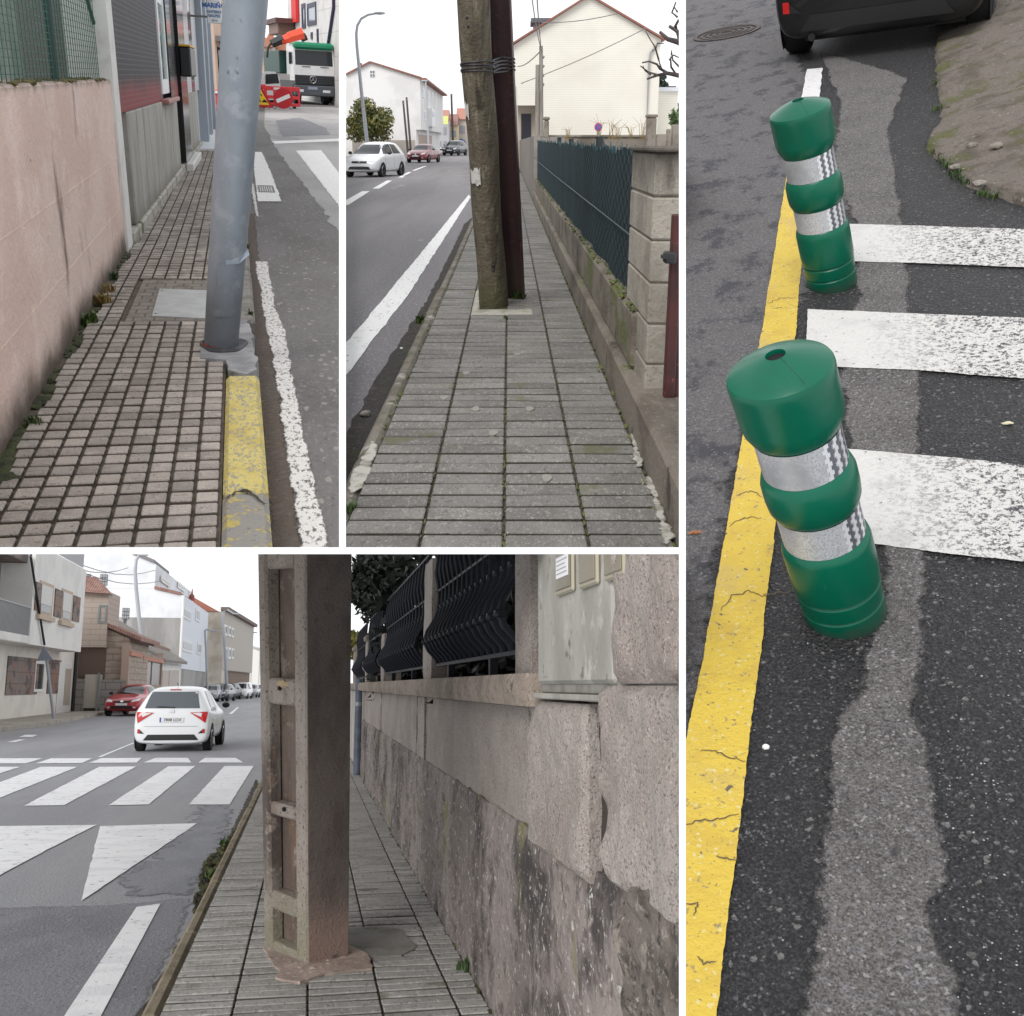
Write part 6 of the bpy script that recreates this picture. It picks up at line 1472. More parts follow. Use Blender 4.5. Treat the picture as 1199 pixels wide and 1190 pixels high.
pav_Cf = mat('ribbed_tile_C_far', srgb(166, 163, 159), .85, rib_c + [('z', 1, srgb(58, 54, 48), .010, .007, {'amp': .003})], bump=.4, bscale=60, stretch=(1, .5, 1))
cols = [PC + .004, -.287, .036, .36, .688, WC - .01]; cells = []; pv = .105
for r in range(420):
    v0 = 4.4 + r * pv; g_ = .025 if v0 < 12 else .03
    for c in range(5):
        u0, u1 = cols[c] + .005, cols[c + 1] - .005; um = (u0 + u1) / 2
        if -.1 < um < .22 and 5.62 < v0 < 6.0 and c in (1, 2): continue
        cells.append((u0, u1, v0, v0 + pv - g_))
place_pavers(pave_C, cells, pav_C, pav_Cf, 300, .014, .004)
u_, v_ = C.G(446, 1104)
part(pave_C, 'dark_patch', MB().prism(jag([C.G(x, y) for x, y in ((402, 1092), (440, 1088), (472, 1092), (487, 1112), (470, 1123), (410, 1124), (398, 1110))], .008, .06, 3), -.02, .0175), mat('dark_cement_C', srgb(132, 129, 124), .9, [('noise', 4, srgb(112, 110, 102), .42, .62), ('noise', 3, srgb(96, 104, 76), .56, .66)], bump=.5, bscale=40))

# concrete pole with recessed panels
pc = Vector(C.G(360, 1134)); rz = math.radians(31)
cpm = mat('weathered_pole_concrete', srgb(178, 167, 158), .95, [('noise', 3, srgb(154, 143, 134), .40, .62, {'st': (1, 1, .35)}), ('noise', 2.2, srgb(104, 92, 86), .52, .66, {'detail': 8, 'st': (1, 1, .3)}), ('noise', 9, srgb(164, 152, 142), .58, .68, {'detail': 8}), ('noise', 55, srgb(96, 86, 80), .55, .68, {'detail': 8}),
    ('noise', 5, srgb(146, 126, 112), .64, .70, {'st': (1, 1, .25)}), ('z', 4, srgb(120, 122, 90), .45, .15, {'amp': .5, 'k': .5}), ('cell', 70, srgb(176, 168, 158), .95, .98, {'k': .5})], bump=1.0, bscale=40, bump2=(120, .6))
shade_pm = mat('shaded_pole_concrete', srgb(124, 114, 108), .95, [('noise', 4, srgb(102, 92, 87), .42, .62, {'st': (1, 1, .4)}), ('noise', 60, srgb(118, 108, 102), .58, .70, {'detail': 8}), ('z', 3.5, srgb(160, 136, 126), .42, .12, {'amp': .45}), ('noise', 10, srgb(110, 100, 94), .58, .68)], bump=1.1, bscale=45, bump2=(130, .7))  # same concrete in a darker colour: paints the shade of the right face
cp = thing(C, 'concrete_pole', 'broad weathered concrete pole with recessed panels standing on the pavement', 'pole', (pc.x, pc.y, 0), rz)
XS, YS = .245, .455
def tp(mb):
    out = []
    for x, y, z in mb.v:
        k = 1 + .075 * z; out.append((XS / 2 + (x - XS / 2) * k - .012 * z, YS / 2 + (y - YS / 2) * k, z))
    # lean slightly towards the street corner
    lean = RZ(-rz) @ RY(math.radians(-1.6)) @ RX(math.radians(4.2)) @ RZ(rz)
    mb.v = [tuple(lean @ Vector(q)) for q in out]; return mb
def slab(x0, x1, y0, y1, z0, z1, bev=.012):
    mb = MB(); n = max(1, int((z1 - z0) / .35)); 
    for k in range(n):
        a, b = z0 + (z1 - z0) * k / n, z0 + (z1 - z0) * (k + 1) / n
        mb.box(x0, x1, y0, y1, a, b, 0)
    return mb
H = 2.75
part(cp, 'core', tp(MB().box(.085, XS, 0.001, YS - .001, -.05, H, .012)), cpm, (0, 0, 0))
part(cp, 'flange', tp(MB().box(0, .0845, 0, .115, -.05, H, .014)), cpm, (0, 0, 0)); part(cp, 'flange', tp(MB().box(0, .0845, .375, YS, -.05, H, .014)), cpm, (0, 0, 0))
part(cp, 'side_face', tp(MB().box(.004, XS - .002, -.006, .0005, -.05, H, .004)), shade_pm, (0, 0, 0))
for z0, z1 in ((-.05, .05), (.215, .315), (.715, .785), (1.31, 1.45), (2.045, 2.6)):
    part(cp, 'rib', tp(MB().box(.006, .0844, .1155, .3745, z0, z1, .012)), cpm, (0, 0, 0))
part(cp, 'panel', tp(MB().box(.079, .0845, .1158, .3742, -.04, H - .05)), mat('stained_shaded_recess', srgb(126, 112, 102), .95, [('noise', 3, srgb(100, 86, 78), .42, .6, {'st': (1, 1, .3)}), ('noise', 4, srgb(122, 98, 82), .60, .68, {'st': (1, 1.5, .3)}), ('noise', 8, srgb(158, 146, 136), .56, .66, {'detail': 8}), ('noise', 90, srgb(84, 74, 68), .56, .68)], bump=.9, bscale=40), (0, 0, 0))  # recess shade painted as a darker floor, with brown stains on it
for z, y in ((2.13, .25), (.765, .22), (1.40, .25)):
    part(cp, 'bolt_hole', tp(MB().lathe([(.012, 0), (.012, .008)], 12, M=T(.003, y, z) @ RY(-math.pi / 2))), M_dark, (0, 0, 0))
part(cp, 'broken_corner', tp(MB().rock((.004, .23, 1.425), (.012, .055, .022), 2, 2, .6)), mat('pale_break', srgb(186, 166, 132), .95, bump=.6, bscale=60), (0, 0, 0))
cem = mat('pinkish_cement', srgb(176, 156, 146), .95, [('noise', 5, srgb(150, 134, 124), .42, .62), ('noise', 30, srgb(196, 182, 172), .56, .7, {'detail': 8})], bump=.8, bscale=40)
part(pave_C, 'cement_base', MB().prism(jag([C.G(x, y) for x, y in ((308, 1114), (314, 1126), (326, 1140), (322, 1150), (352, 1156), (380, 1146), (410, 1142), (436, 1140), (432, 1122), (408, 1112), (360, 1100))], .012, .05, 7), -.02, .024), cem)
mb = MB()
R = random.Random(41)
for k in range(40):
    x = R.uniform(312, 410); y = 1118 + 20 * math.sin((x - 312) / 98 * math.pi) + R.uniform(-4, 8); u, v = C.G(x, y); s = R.uniform(.008, .022); mb.rock((u, v, .02), (s, s, s * .6), k, 1, .5)
part(pave_C, 'cement_crumbs', mb, cem, kind='stuff')

# granite wall on the right
fc = Fac(C, (WC, 60), (WC, 1.5))
gran = mat('pink_granite', srgb(168, 160, 153), .9, [('noise', 2, srgb(152, 141, 134), .42, .62), ('noise', 120, srgb(140, 126, 119), .54, .66, {'detail': 5}), ('noise', 140, srgb(202, 188, 178), .56, .68, {'detail': 5}), ('cell', 190, srgb(104, 96, 93), .90, .95, {'k': .75}), ('noise', 40, srgb(120, 108, 102), .60, .70, {'detail': 8, 'k': .7}), ('noise', 2.5, srgb(120, 108, 98), .62, .72, {'k': .8})], bump=.9, bscale=70, bump2=(14, 1.2), rand=.05)
gcop = mat('lichen_granite', srgb(158, 144, 132), .95, [('noise', 5, srgb(132, 122, 110), .42, .62), ('noise', 40, srgb(108, 98, 90), .55, .68, {'detail': 8}), ('noise', 3.5, srgb(122, 124, 100), .58, .66), ('noise', 9, srgb(86, 80, 72), .64, .70), ('noise', 60, srgb(190, 180, 168), .58, .7, {'detail': 8})], bump=1.0, bscale=45)
plas = mat('stained_plaster', srgb(146, 136, 131), .95, [('noise', .9, srgb(120, 111, 106), .42, .60, {'st': (1, .6, .7)}), ('noise', 1.3, srgb(66, 60, 58), .49, .61, {'detail': 10, 'st': (1, .7, .75), 'rough': .72}), ('noise', 9, srgb(92, 82, 78), .52, .64, {'detail': 9, 'rough': .72}), ('noise', 7, srgb(168, 160, 154), .60, .68, {'detail': 9, 'rough': .7}), ('noise', 2.1, srgb(128, 124, 82), .58, .68, {'detail': 8, 'st': (1, 1, .6)}), ('noise', 40, srgb(180, 172, 166), .57, .70, {'detail': 8}),
    ('noise', 34, srgb(96, 88, 84), .56, .68, {'detail': 8, 'k': .7}), ('noise', 26, srgb(190, 187, 180), .675, .70, {'detail': 2})], bump=1.0, bscale=30, bump2=(5, 1.5))
rubb = mat('lichen_rubble', srgb(114, 105, 98), .95, [('noise', 9, srgb(74, 67, 61), .42, .62), ('noise', 16, srgb(146, 139, 130), .54, .64, {'detail': 9, 'rough': .72}), ('noise', 30, srgb(58, 52, 48), .56, .66, {'detail': 8}), ('noise', 34, srgb(176, 174, 166), .66, .70, {'k': .8}), ('noise', 7, srgb(168, 128, 44), .69, .73), ('noise', 50, srgb(140, 130, 120), .58, .7, {'detail': 8})], bump=1.2, bscale=28, bump2=(8, 1.6))
def rough_face(s0, s1, z0, z1, y0, y1, amp, seed, cell=.07, edge=.02, ragged=0.0):
    """A rough stone: gridded front with dents, rounded rim, plain back."""
    n = max(3, min(220, int((s1 - s0) / cell))); m = max(3, min(40, int((z1 - z0) / cell))); mb = MB()
    for i in range(n + 1):
        for j in range(m + 1):
            a, b = i / n, j / m; s, z = s0 + (s1 - s0) * a, z0 + (z1 - z0) * b
            rim = min(a * (s1 - s0), (1 - a) * (s1 - s0), b * (z1 - z0), (1 - b) * (z1 - z0))
            k = max(0, 1 - rim / edge) if edge else 0
            d = amp * (mnoise.noise(Vector((s * 6, z * 6, seed))) + .5 * mnoise.noise(Vector((s * 17, z * 17, seed)))) * (1 - .5 * k)
            on = (1 if i in (0, n) else 0) or (1 if j in (0, m) else 0)
            if ragged and j == m: z += ragged * (mnoise.noise(Vector((s * 5, 0, seed))) + .7 * mnoise.noise(Vector((s * 19, 3, seed))))
            mb.v.append((s, y0 + d + edge * .9 * k * k, z))
    for i in range(n):
        for j in range(m):
            q = i * (m + 1) + j; mb.f.append((q, q + m + 1, q + m + 2, q + 1)); mb.sm.append(True)
    # skirt to the back
    ring = [i * (m + 1) for i in range(n + 1)] + [n * (m + 1) + j for j in range(1, m + 1)] + [i * (m + 1) + m for i in range(n - 1, -1, -1)] + [j for j in range(m - 1, 0, -1)]
    base = len(mb.v)
    for q in ring: x, y, z = mb.v[q]; mb.v.append((x, y1, z))
    L = len(ring)
    for k in range(L): mb.f.append((ring[k], base + k, base + (k + 1) % L, ring[(k + 1) % L])); mb.sm.append(False)
    mb.f.append(tuple(base + k for k in range(L))); mb.sm.append(False)
    return mb
gw = fc.root('granite_wall', 'pink granite wall with stained plaster base and stone coping along the pavement', 'wall')
S_at = lambda x, y=880: fc.at(x, y)[0]
sP = S_at(424, 860); sN = S_at(735, 1060)
fp(gw, 'backing', fb(sP - 30, 58.4, -.1, 1.33, .035, .3), mat('mortar_dark', srgb(70, 62, 56), .95, bump=.6, bscale=30))
fp(gw, 'plaster_base', rough_face(sP + .02, fc.at(742, 1060)[0], -.05, .885, -.014, .034, .022, 3, .06, .012, .012), plas)
fp(gw, 'far_plaster', fb(sP - 30, sP + .015, -.05, 1.33, -.006, .034), mat('pale_plaster_C', srgb(182, 178, 172), .9, [('noise', 1, srgb(158, 154, 146), .45, .62, {'st': (1, 1, .4)})], bump=.4, bscale=20))
for a, b, pr in ((426, 444, .0), (445.5, 486, 0), (488, 496, .006), (497.5, 617, 0)):
    fp(gw, 'granite_block', rough_face(S_at(a), S_at(b), .862, 1.335, -.004 - pr, .034, .012, a, .09, .014), gran)
fp(gw, 'granite_block', rough_face(fc.at(630, 890)[0], fc.at(697, 890)[0], .85, 1.365, -.04, .034, .02, 9, .022, .022), gran, label='rounded granite block below the meter cabinet')
fp(gw, 'coping', rough_face(sP - 20, fc.at(638, 800)[0], 1.345, 1.465, -.085, .34, .012, 5, .12, .014), gcop)
mbp = fp(gw, 'mortar_seam', rough_face(fc.at(698, 900)[0], fc.at(722, 900)[0], .88, 1.37, .014, .034, .008, 6, .03, .0), mat('dark_mortar', srgb(58, 51, 46), .95, bump=.8, bscale=40))
fp(gw, 'rubble_base', rough_face(fc.at(740, 1060)[0], 58.4, -.05, .95, -.04, .034, .04, 7, .018, .02, .05), rubb)
pil = fc.root('granite_pillar', 'rough pink granite pillar close beside the meter cabinet', 'pillar')
fp(pil, 'lower_stone', rough_face(fc.at(722, 900)[0], 58.4, .90, 1.42, -.05, .034, .03, 12, .022, .024), gran)
fp(pil, 'upper_stone', rough_face(fc.at(739, 730)[0], 58.4, 1.425, 2.6, -.055, .034, .03, 13, .025, .02), gran)
# meter cabinet
cab = fc.root('meter_cabinet', 'grey green meter cabinet with three yellowed windows set above the granite block', 'cabinet')
s0, s1 = fc.at(641, 800)[0], fc.at(735, 800)[0]
cabm = mat('cabinet_grey', srgb(158, 156, 149), .85, [('noise', 2.5, srgb(138, 136, 128), .42, .62, {'st': (1, 1, .5)}), ('noise', 9, srgb(170, 168, 161), .56, .68), ('noise', 2.4, srgb(140, 96, 70), .635, .70, {'st': (3, 1, .3), 'detail': 8}), ('noise', 14, srgb(108, 110, 92), .62, .70)], bump=.35, bscale=30)
fp(cab, 'door', fb(s0 + .012, s1 - .008, 1.425, 2.5, -.038, .0, .012), cabm)
fp(cab, 'case', fb(s0, s1, 1.395, 2.5, -.022, .25, .004), mat('cabinet_case', srgb(136, 133, 127), .85, [('noise', 5, srgb(112, 109, 103), .45, .62)]))
fp(cab, 'bottom_lip', fb(s0 - .01, s1 + .005, 1.375, 1.394, -.05, .1, .004), cabm)
amb = mat('amber_pane', srgb(130, 124, 106), .3, [('noise', 4, srgb(112, 106, 90), .42, .62)]); rim = mat('amber_rim', srgb(156, 150, 132), .5)
for x0, x1, yb in ((654, 674, 692), (682, 703, 683.5), (712, 735, 674)):
    a, b = fc.at(x0, 665, -.04)[0], fc.at(x1, 665, -.04)[0]; zb = fc.at(x1, yb, -.04)[1]
    o = fp(cab, 'window', fb(a, b, zb, zb + .26, -.052, -.0385, .014), rim); part(o, 'pane', fb(a + .012, b - .012, zb + .016, zb + .244, -.056, -.0522, .003), amb, (0, 0, 0))
a, b = fc.at(657, 665, -.04)[0], fc.at(671, 665, -.04)[0]; z0_ = fc.at(664, 676, -.04)[1]; z1_ = fc.at(664, 651, -.04)[1]
o = fp(cab, 'sticker', fb(a, b, z0_, z1_, -.0580, -.0562), mat('white_sticker', srgb(222, 222, 224), .6))
for k in range(6): part(o, 'print_line', fb(a + .008, b - .01 - .012 * (k % 3), z0_ + .012 + k * .014, z0_ + .016 + k * .014, -.0586, -.0581), mat('print_grey', srgb(150, 152, 158), .6), (0, 0, 0))
# granite posts on the coping
def gpost(label, v0, v1, u0, u1, z1, cap=False):
    t = thing(C, 'granite_post', label, 'post', (u0, v0, 1.466), group='granite posts on the coping')
    part(t, 'shaft', rough_face(0, v1 - v0, 0, z1 - 1.466, 0, u1 - u0, .008, v0, .06, .01), gran, (0, v1 - v0, 0), RZ(-math.pi / 2))
    if cap: part(t, 'cap', MB().box(-.03, u1 - u0 + .03, -.03, v1 - v0 + .03, z1 - 1.466, z1 - 1.466 + .09, .02), gcop, (0, 0, 0))
gpost('nearest pink granite post beside the meter cabinet', 3.98, 4.30, WC + .0, WC + .135, 2.6)
gpost('second granite post, dark under the foliage', 7.5, 8.0, WC + .01, WC + .16, 2.35)
gpost('third granite post, lower and weathered', 12.6, 13.1, WC + .02, WC + .24, 2.05)
gpost('fourth granite post with a flat cap', 16.4, 16.9, WC + .02, WC + .26, 2.12, True)
gpost('farthest granite post with a flat cap, by the drain pipe', 20.6, 21.2, WC + .0, WC + .28, 2.1, True)
iron = mat('blue_black_iron', srgb(30, 32, 42), .6, [('noise', 6, srgb(20, 22, 30), .42, .62)], spec=.3)
def railing(label, va, vb, n, bars=True):
    t = thing(C, 'iron_railing', label, 'railing', (WC + .06, va, 1.47), group='pot bellied iron railings between the posts')
    L = vb - va
    part(t, 'bottom_rail', MB().box(-.015, .015, 0, L, .085, .105), iron, (0, 0, 0)); part(t, 'top_rail', MB().box(-.012, .012, 0, L, .955, .975), iron, (0, 0, 0)); part(t, 'middle_rail', MB().box(-.01, .01, 0, L, .62, .635), iron, (0, 0, 0))
    prof = [(0, .09), (-.015, .14), (-.075, .20), (-.10, .26), (-.085, .33), (-.03, .42), (0, .50), (0, .62), (-.02, .75), (0, .96)]
    bar = mesh_of(MB().tube([(x, 0, z) for x, z in prof], [.012, .02, .016, .022, .016, .014, .02, .014, .018, .012], 7), iron, 'bar')
    knob = mesh_of(MB().rock((0, 0, 0), (.030, .034, .028), 1, 1, .05), iron, 'knob')
    for k in range(n):
        b = part(t, 'bar', None, None, (0, L * (k + .5) / n, 0), mesh=bar); part(b, 'knob', None, None, (-.10, 0, .26), mesh=knob); part(b, 'knob', None, None, (0, 0, .50), mesh=knob)
    for y in (L * .25, L * .75): part(t, 'foot', MB().box(-.02, .02, y, y + .05, 0, .085), iron, (0, 0, 0))
railing('pot bellied iron railing between the nearest two granite posts', 4.31, 7.49, 16)
railing('pot bellied iron railing between the second and third granite posts', 8.01, 12.59, 16)
railing('pot bellied iron railing between the third and fourth granite posts', 13.11, 16.39, 9)
railing('pot bellied iron railing between the two capped granite posts', 16.91, 20.59, 8)
pp = thing(C, 'drain_pipe', 'blue grey drain pipe standing against the granite wall', 'pipe', (WC - .06, 17.0, 0))
part(pp, 'tube', MB().tube([(0, 0, -.02), (0, 0, 1.53)], .06, 12), mat('pipe_bluegrey', srgb(92, 100, 116), .5, [('noise', 6, srgb(76, 82, 96), .42, .62)]), (0, 0, 0)); part(pp, 'clamp', MB().tube([(0, 0, 1.1), (0, 0, 1.16)], .07, 12), M_steel, (0, 0, 0))
# dark evergreen over the wall
ever = mat('evergreen_leaf', srgb(26, 34, 24), .6, [('noise', 4, srgb(18, 24, 17), .42, .62), ('noise', 7, srgb(52, 64, 42), .60, .70)])
ev = thing(C, 'evergreen_tree', 'dense dark evergreen hanging over the granite wall', 'tree', (2.0, 8, 0))
part(ev, 'trunk', MB().tube([(0, 0, 0), (.1, .2, 1.6), (-.2, -.5, 3.0)], [.14, .12, .06], 10), mat('dark_bark', srgb(58, 52, 46), .95, bump=.6, bscale=20), (0, 0, 0))
mb = MB(); R = random.Random(23)
for k in range(40):
    v = R.uniform(4.0, 15.0); u = R.uniform(1.25, 2.3); z = R.uniform(1.3, 3.2); leaves(mb, (u - 2, v - 8, z), (.5, 1.4, .55), 420, .075, R)
for k in range(18):
    v = R.uniform(9, 19); u = R.uniform(.75, 1.2); z = R.uniform(2.62, 3.2); leaves(mb, (u - 2, v - 8, z), (.3, 1.4, .34), 380, .075, R)
for k in range(10):
    v = R.uniform(4.0, 8.5); u = R.uniform(1.1, 1.4); z = R.uniform(2.3, 2.9); leaves(mb, (u - 2, v - 8, z), (.22, .9, .4), 340, .065, R)
part(ev, 'crown', mb, ever, (0, 0, 0), kind='stuff')
hd = thing(C, 'garden_hedge', 'clipped dark hedge behind the iron railing', 'hedge', (1.5, 4, 0))
mb = MB()
for k in range(40): v = 3.6 + k * .34; leaves(mb, (.18, v - 4, 1.75 + .25 * math.sin(k)), (.22, .34, .75), 260, .06, R)
part(hd, 'foliage', mb, ever, (0, 0, 0), kind='stuff'); part(hd, 'shade_core', MB().box(.25, .6, -.4, 13.5, 0, 2.6), mat('hedge_core', srgb(16, 19, 14), 1.0), (0, 0, 0))  # solid near-black box paints the deep shade inside the hedge
u_, z_ = C.V(412, 735, 26); tree(C, 'yellow green garden shrub beyond the far post', (1.1, 26, 0), (.5, .8, .5, 2.3), 1500, .09, mat('autumn_leaf', srgb(128, 124, 62), .7, [('noise', 3, srgb(150, 84, 60), .56, .62), ('noise', 2, srgb(92, 98, 50), .42, .6)]), 1, .05, name='garden_shrub', lobes=10, seed=5)
# mossy gutter growth and weeds
R = random.Random(52); mb = MB()
for k in range(180):
    v = R.uniform(7.6, 11.6); s = R.uniform(.015, .05) * (1 - abs(v - 9.5) / 4); u = KC - R.uniform(.0, .13) * (1 - abs(v - 9.5) / 3.2); mb.rock((u, v, RC + .012), (s, s * 2, s * .9), k, 1, .5)
for k in range(160):
    v = R.uniform(4.8, 22); s = R.uniform(.006, .018); mb.rock((KC - R.uniform(0, .03), v, RC + .005), (s, s * 3, s), k, 1, .5)
for k in range(260):
    v = R.uniform(4.6, 26); s = R.uniform(.004, .012); mb.rock((WC - R.uniform(-.005, .03), v, .012), (s, s * 3, s), k, 1, .5)
solo(C, 'moss', mb, mat('gutter_moss', srgb(70, 70, 34), .95, [('noise', 9, srgb(44, 42, 28), .42, .6), ('noise', 5, srgb(116, 116, 40), .58, .66)], bump=.9, bscale=50), kind='stuff')
part(road_C, 'gutter_dirt', patch(C, [(160, 1190), (196, 1130), (222, 1082), (240, 1035), (262, 990), (282, 950), (300, 912), (302, 918), (288, 950), (272, 990), (255, 1032), (238, 1075), (216, 1120), (190, 1180), (176, 1240), (130, 1260)], RC + .006, .018, .1, 4), mat('gutter_grit', srgb(70, 64, 58), .95, [('noise', 30, srgb(104, 98, 88), .5, .68), ('noise', 6, srgb(84, 84, 46), .56, .66)], bump=.9, bscale=60))
for k, (x, y, lab) in enumerate(((262, 982, 'green weed in the mossy gutter beside the pavement'), (247, 1018, 'small weed lower down in the mossy gutter'), (546, 1140, 'tiny weed at the foot of the granite wall'))):
    u, v = C.G(x, y); mb = MB(); tuft(mb, (u, v, -.06 if k < 2 else .01), .05, .08, 40, R, .006); solo(C, 'weed', mb, M_leaf, lab, 'weed', 'weeds by the concrete pole', base=(u, v, 0))

# ---------------------------------------------------------------- place C: houses and cars across the road
h1a, h1b = C.G(8, 843), C.G(89, 833.5)
f1 = Fac(C, h1a, h1b); h1 = f1.root('terrace_house', 'pale terrace house with overhanging upper floor and slate panels', 'house')
ren = mat('pale_render_C', srgb(222, 216, 208), .9, [('noise', .8, srgb(210, 204, 196), .45, .62)], bump=.2, bscale=12)
wren = mat('white_render_C', srgb(228, 226, 222), .9, [('noise', .8, srgb(218, 216, 213), .45, .62)], bump=.2, bscale=12)
slate = mat('rusty_slate', srgb(124, 110, 104), .7, [('cell', 2.2, srgb(140, 104, 86), .55, .75), ('cell', 2.6, srgb(84, 76, 76), .6, .8), ('brick', 1, srgb(70, 62, 58), .5, .6, {'mortar': .02, 'bw': .8, 'rh': .5, 'rot': (math.pi / 2, 0, 0), 'k': .7})], bump=.3, bscale=10)
L1 = f1.L
z_over = f1.at(60, 757)[1]
fp(h1, 'wall', fb(-22, L1, -.2, z_over, 0, 8), ren)
zu = f1.at(70, 640)[1] + 1.2
bs0, bs1 = f1.at(38, 700, -1.0)[0], f1.at(99, 700, -1.0)[0]
fp(h1, 'upper_floor', fb(bs0, bs1, f1.at(70, 760, -1)[1], f1.at(70, 660, -1)[1] + .35, -1.0, 7.9), wren)
fp(h1, 'upper_wall', fb(-22, bs0 - .01, z_over + .002, zu + 3, .3, 8), mat('grey_upper_wall', srgb(150, 148, 146), .9))
bal = fp(h1, 'balcony', fb(-22, bs0 - .02, f1.at(20, 752, -1)[1], f1.at(20, 742, -1)[1], -1.0, .3, .03), wren)
zb0, zb1 = f1.at(20, 742, -1)[1], f1.at(20, 706, -1)[1]
ralm = mat('balcony_metal', srgb(150, 150, 152), .5)
part(bal, 'handrail', fb(-22, bs0 - .05, zb1 - .06, zb1, -1.0, -.94), ralm, (0, 0, 0))
for k in range(40): s = -8 + k * (bs0 + 8) / 40; part(bal, 'baluster', fb(s, s + .05, zb0, zb1 - .06, -.985, -.955), ralm, (0, 0, 0))
fp(h1, 'top_panel', fb(-22, f1.at(34, 660)[0], f1.at(20, 663)[1], zu + 3.2, -.7, .3), slate)
wf = mat('window_white', srgb(222, 222, 220), .5); shut = mat('roller_shutter', srgb(210, 209, 205), .6, [('wave', 9, srgb(188, 187, 184), .6, .9, {'dir': 'Z', 'k': .6})])
def up(r, name, m, y0=-1.05, y1=-1.001, par=None): return fp(h1, name, fb(*f1.R(*r, -1.0), y0, y1, .01), m, par)
beige = mat('beige_surround', srgb(190, 172, 154), .85)
def upw(x0, y0, x1, y1):
    s0, s1, z0, z1 = f1.R(x0, y0, x1, y1, -1.0); w = fp(h1, 'window', fb(s0 - .25, s1 + .35, z0 - .15, z1 + .15, -1.03, -1.0015), beige)
    part(w, 'shutter', fb(s0, s1, z0 + (z1 - z0) * .28, z1, -1.06, -1.031), shut, (0, 0, 0)); part(w, 'pane', fb(s0 + .1, s1 - .1, z0, z0 + (z1 - z0) * .27, -1.05, -1.0312), M_glass, (0, 0, 0)); part(w, 'sill', fb(s0 - .5, s1 + .5, z0 - .35, z0 - .16, -1.16, -1.002), beige, (0, 0, 0))
upw(48, 684, 58, 719); upw(73.5, 693, 81, 726)
for r in ((64.5, 689, 70.5, 724), (86, 697, 91.5, 729), (42, 681, 45.5, 716)): up(r, 'slate_panel', slate)
for r in ((9, 768, 42, 813), (57, 772, 68.5, 812)): fp(h1, 'slate_panel', fb(*f1.R(*r), -.05, -.001, .01), slate)
win(h1, f1.R(41, 774, 49, 810), wf, M_glass, .12, .06)
d = fp(h1, 'door', fb(*f1.R(69, 775, 79, 834), -.06, -.001, .02), wf); part(d, 'side_pane', fb(f1.R(76, 775, 79, 834)[0], f1.R(76, 775, 79, 834)[1] - .05, .4, 2.3, -.075, -.061), mat('beige_pane', srgb(176, 166, 154), .4), (0, 0, 0))
fp(h1, 'corner_pipe', MB().tube([(f1.at(85, 800)[0], -.1, 0), (f1.at(85, 800)[0], -.1, z_over)], .09, 8), M_blackp)
fp(h1, 'roof_rail', fb(f1.at(70, 655, -1)[0], bs1 - .3, f1.at(70, 660, -1)[1] + .45, f1.at(70, 660, -1)[1] + 1.2, -.9, -.86), ralm)
p, q_ = f1.at(36, 652, -1.1), f1.at(52, 755, -1.1)
fp(h1, 'wall_cable', MB().tube([(p[0], -1.1, p[1] + 1), (p[0], -1.1, p[1]), (q_[0], -1.1, q_[1])], .05, 6), M_blackp)
# far pavement in front of the houses
fpv = struct(C, 'far_pavement', MB().prism([C.G(x, y, .05) for x, y in ((-150, 872), (8, 851), (60, 845), (124, 833.5), (205, 819), (262, 812.5), (262, 810.5), (200, 815), (120, 822), (-150, 838))], -.15, .05), mat('far_pavement', srgb(170, 163, 154), .9, [('noise', .8, srgb(150, 143, 134), .45, .62)]))
# road sign seen from behind
v = 47.0; us, zs = C.V(52.5, 769, v); ub, zb = C.V(63, 842, v)
t = thing(C, 'road_sign', 'grey triangular road sign seen from behind before the terrace house', 'sign', (ub, v, .0))
part(t, 'post', MB().tube([(0, 0, 0), (us - ub, 0, zs + .3)], .06, 10), mat('sign_post_grey', srgb(150, 158, 168), .5), (0, 0, 0))
q = [C.V(x, y, v - .1) for x, y in ((43, 774), (62, 773), (51.5, 756))]; part(t, 'plate', MB().prism([(a - ub, b) for a, b in q], -.02, .02, RX(math.pi / 2)), mat('sign_back', srgb(132, 138, 150), .5), (0, -.1, 0))
# stone house
v = 61.0; fv = Fac(C, C.V(81, 800, v)[:1] + (v,), C.V(149, 800, v)[:1] + (v,)); st = fv.root('stone_house', 'brown stone house with a small tiled tower', 'house')
stone = mat('rough_stone', srgb(176, 162, 150), .95, [('noise', 2, srgb(156, 142, 131), .42, .62, {'st': (.5, 1, 2)}), ('brick', 1, srgb(136, 123, 113), .5, .6, {'mortar': .03, 'bw': 1.1, 'rh': .35, 'rot': (math.pi / 2, 0, 0), 'k': .8})], bump=.8, bscale=10)
zr1, zr2 = fv.at(96, 723)[1], fv.at(148, 748)[1]
fp(st, 'wall', MB().prism([(-.6, -.2), (fv.L, -.2), (fv.L, zr2), (fv.at(96, 723)[0], zr1), (-.6, zr1 + .2)], -7, 0, RX(math.pi / 2)), stone)
p, q_ = fv.at(96, 722), fv.at(166, 751)
tile = mat('clay_tile', srgb(160, 126, 116), .85, [('noise', 3, srgb(138, 104, 95), .42, .62), ('wave', 2.5, srgb(110, 76, 68), .6, .9, {'dir': 'X', 'k': .7})], bump=.5, bscale=14)
fp(st, 'roof', MB().prism([p, q_, (q_[0], q_[1] + .22), (p[0], p[1] + .22)], -7.2, .35, RX(math.pi / 2)), tile)
tw = fv.R(90, 693, 127, 735)
fp(st, 'tower_wall', fb(tw[0], tw[1], zr2 - .5, tw[3], -.4, 3, 0), mat('tower_render', srgb(180, 166, 155), .9, [('brick', 1, srgb(136, 120, 110), .5, .6, {'mortar': .02, 'bw': 1.0, 'rh': .3, 'rot': (math.pi / 2, 0, 0), 'k': .5})]))
a, b = fv.at(88, 694), fv.at(133, 697)
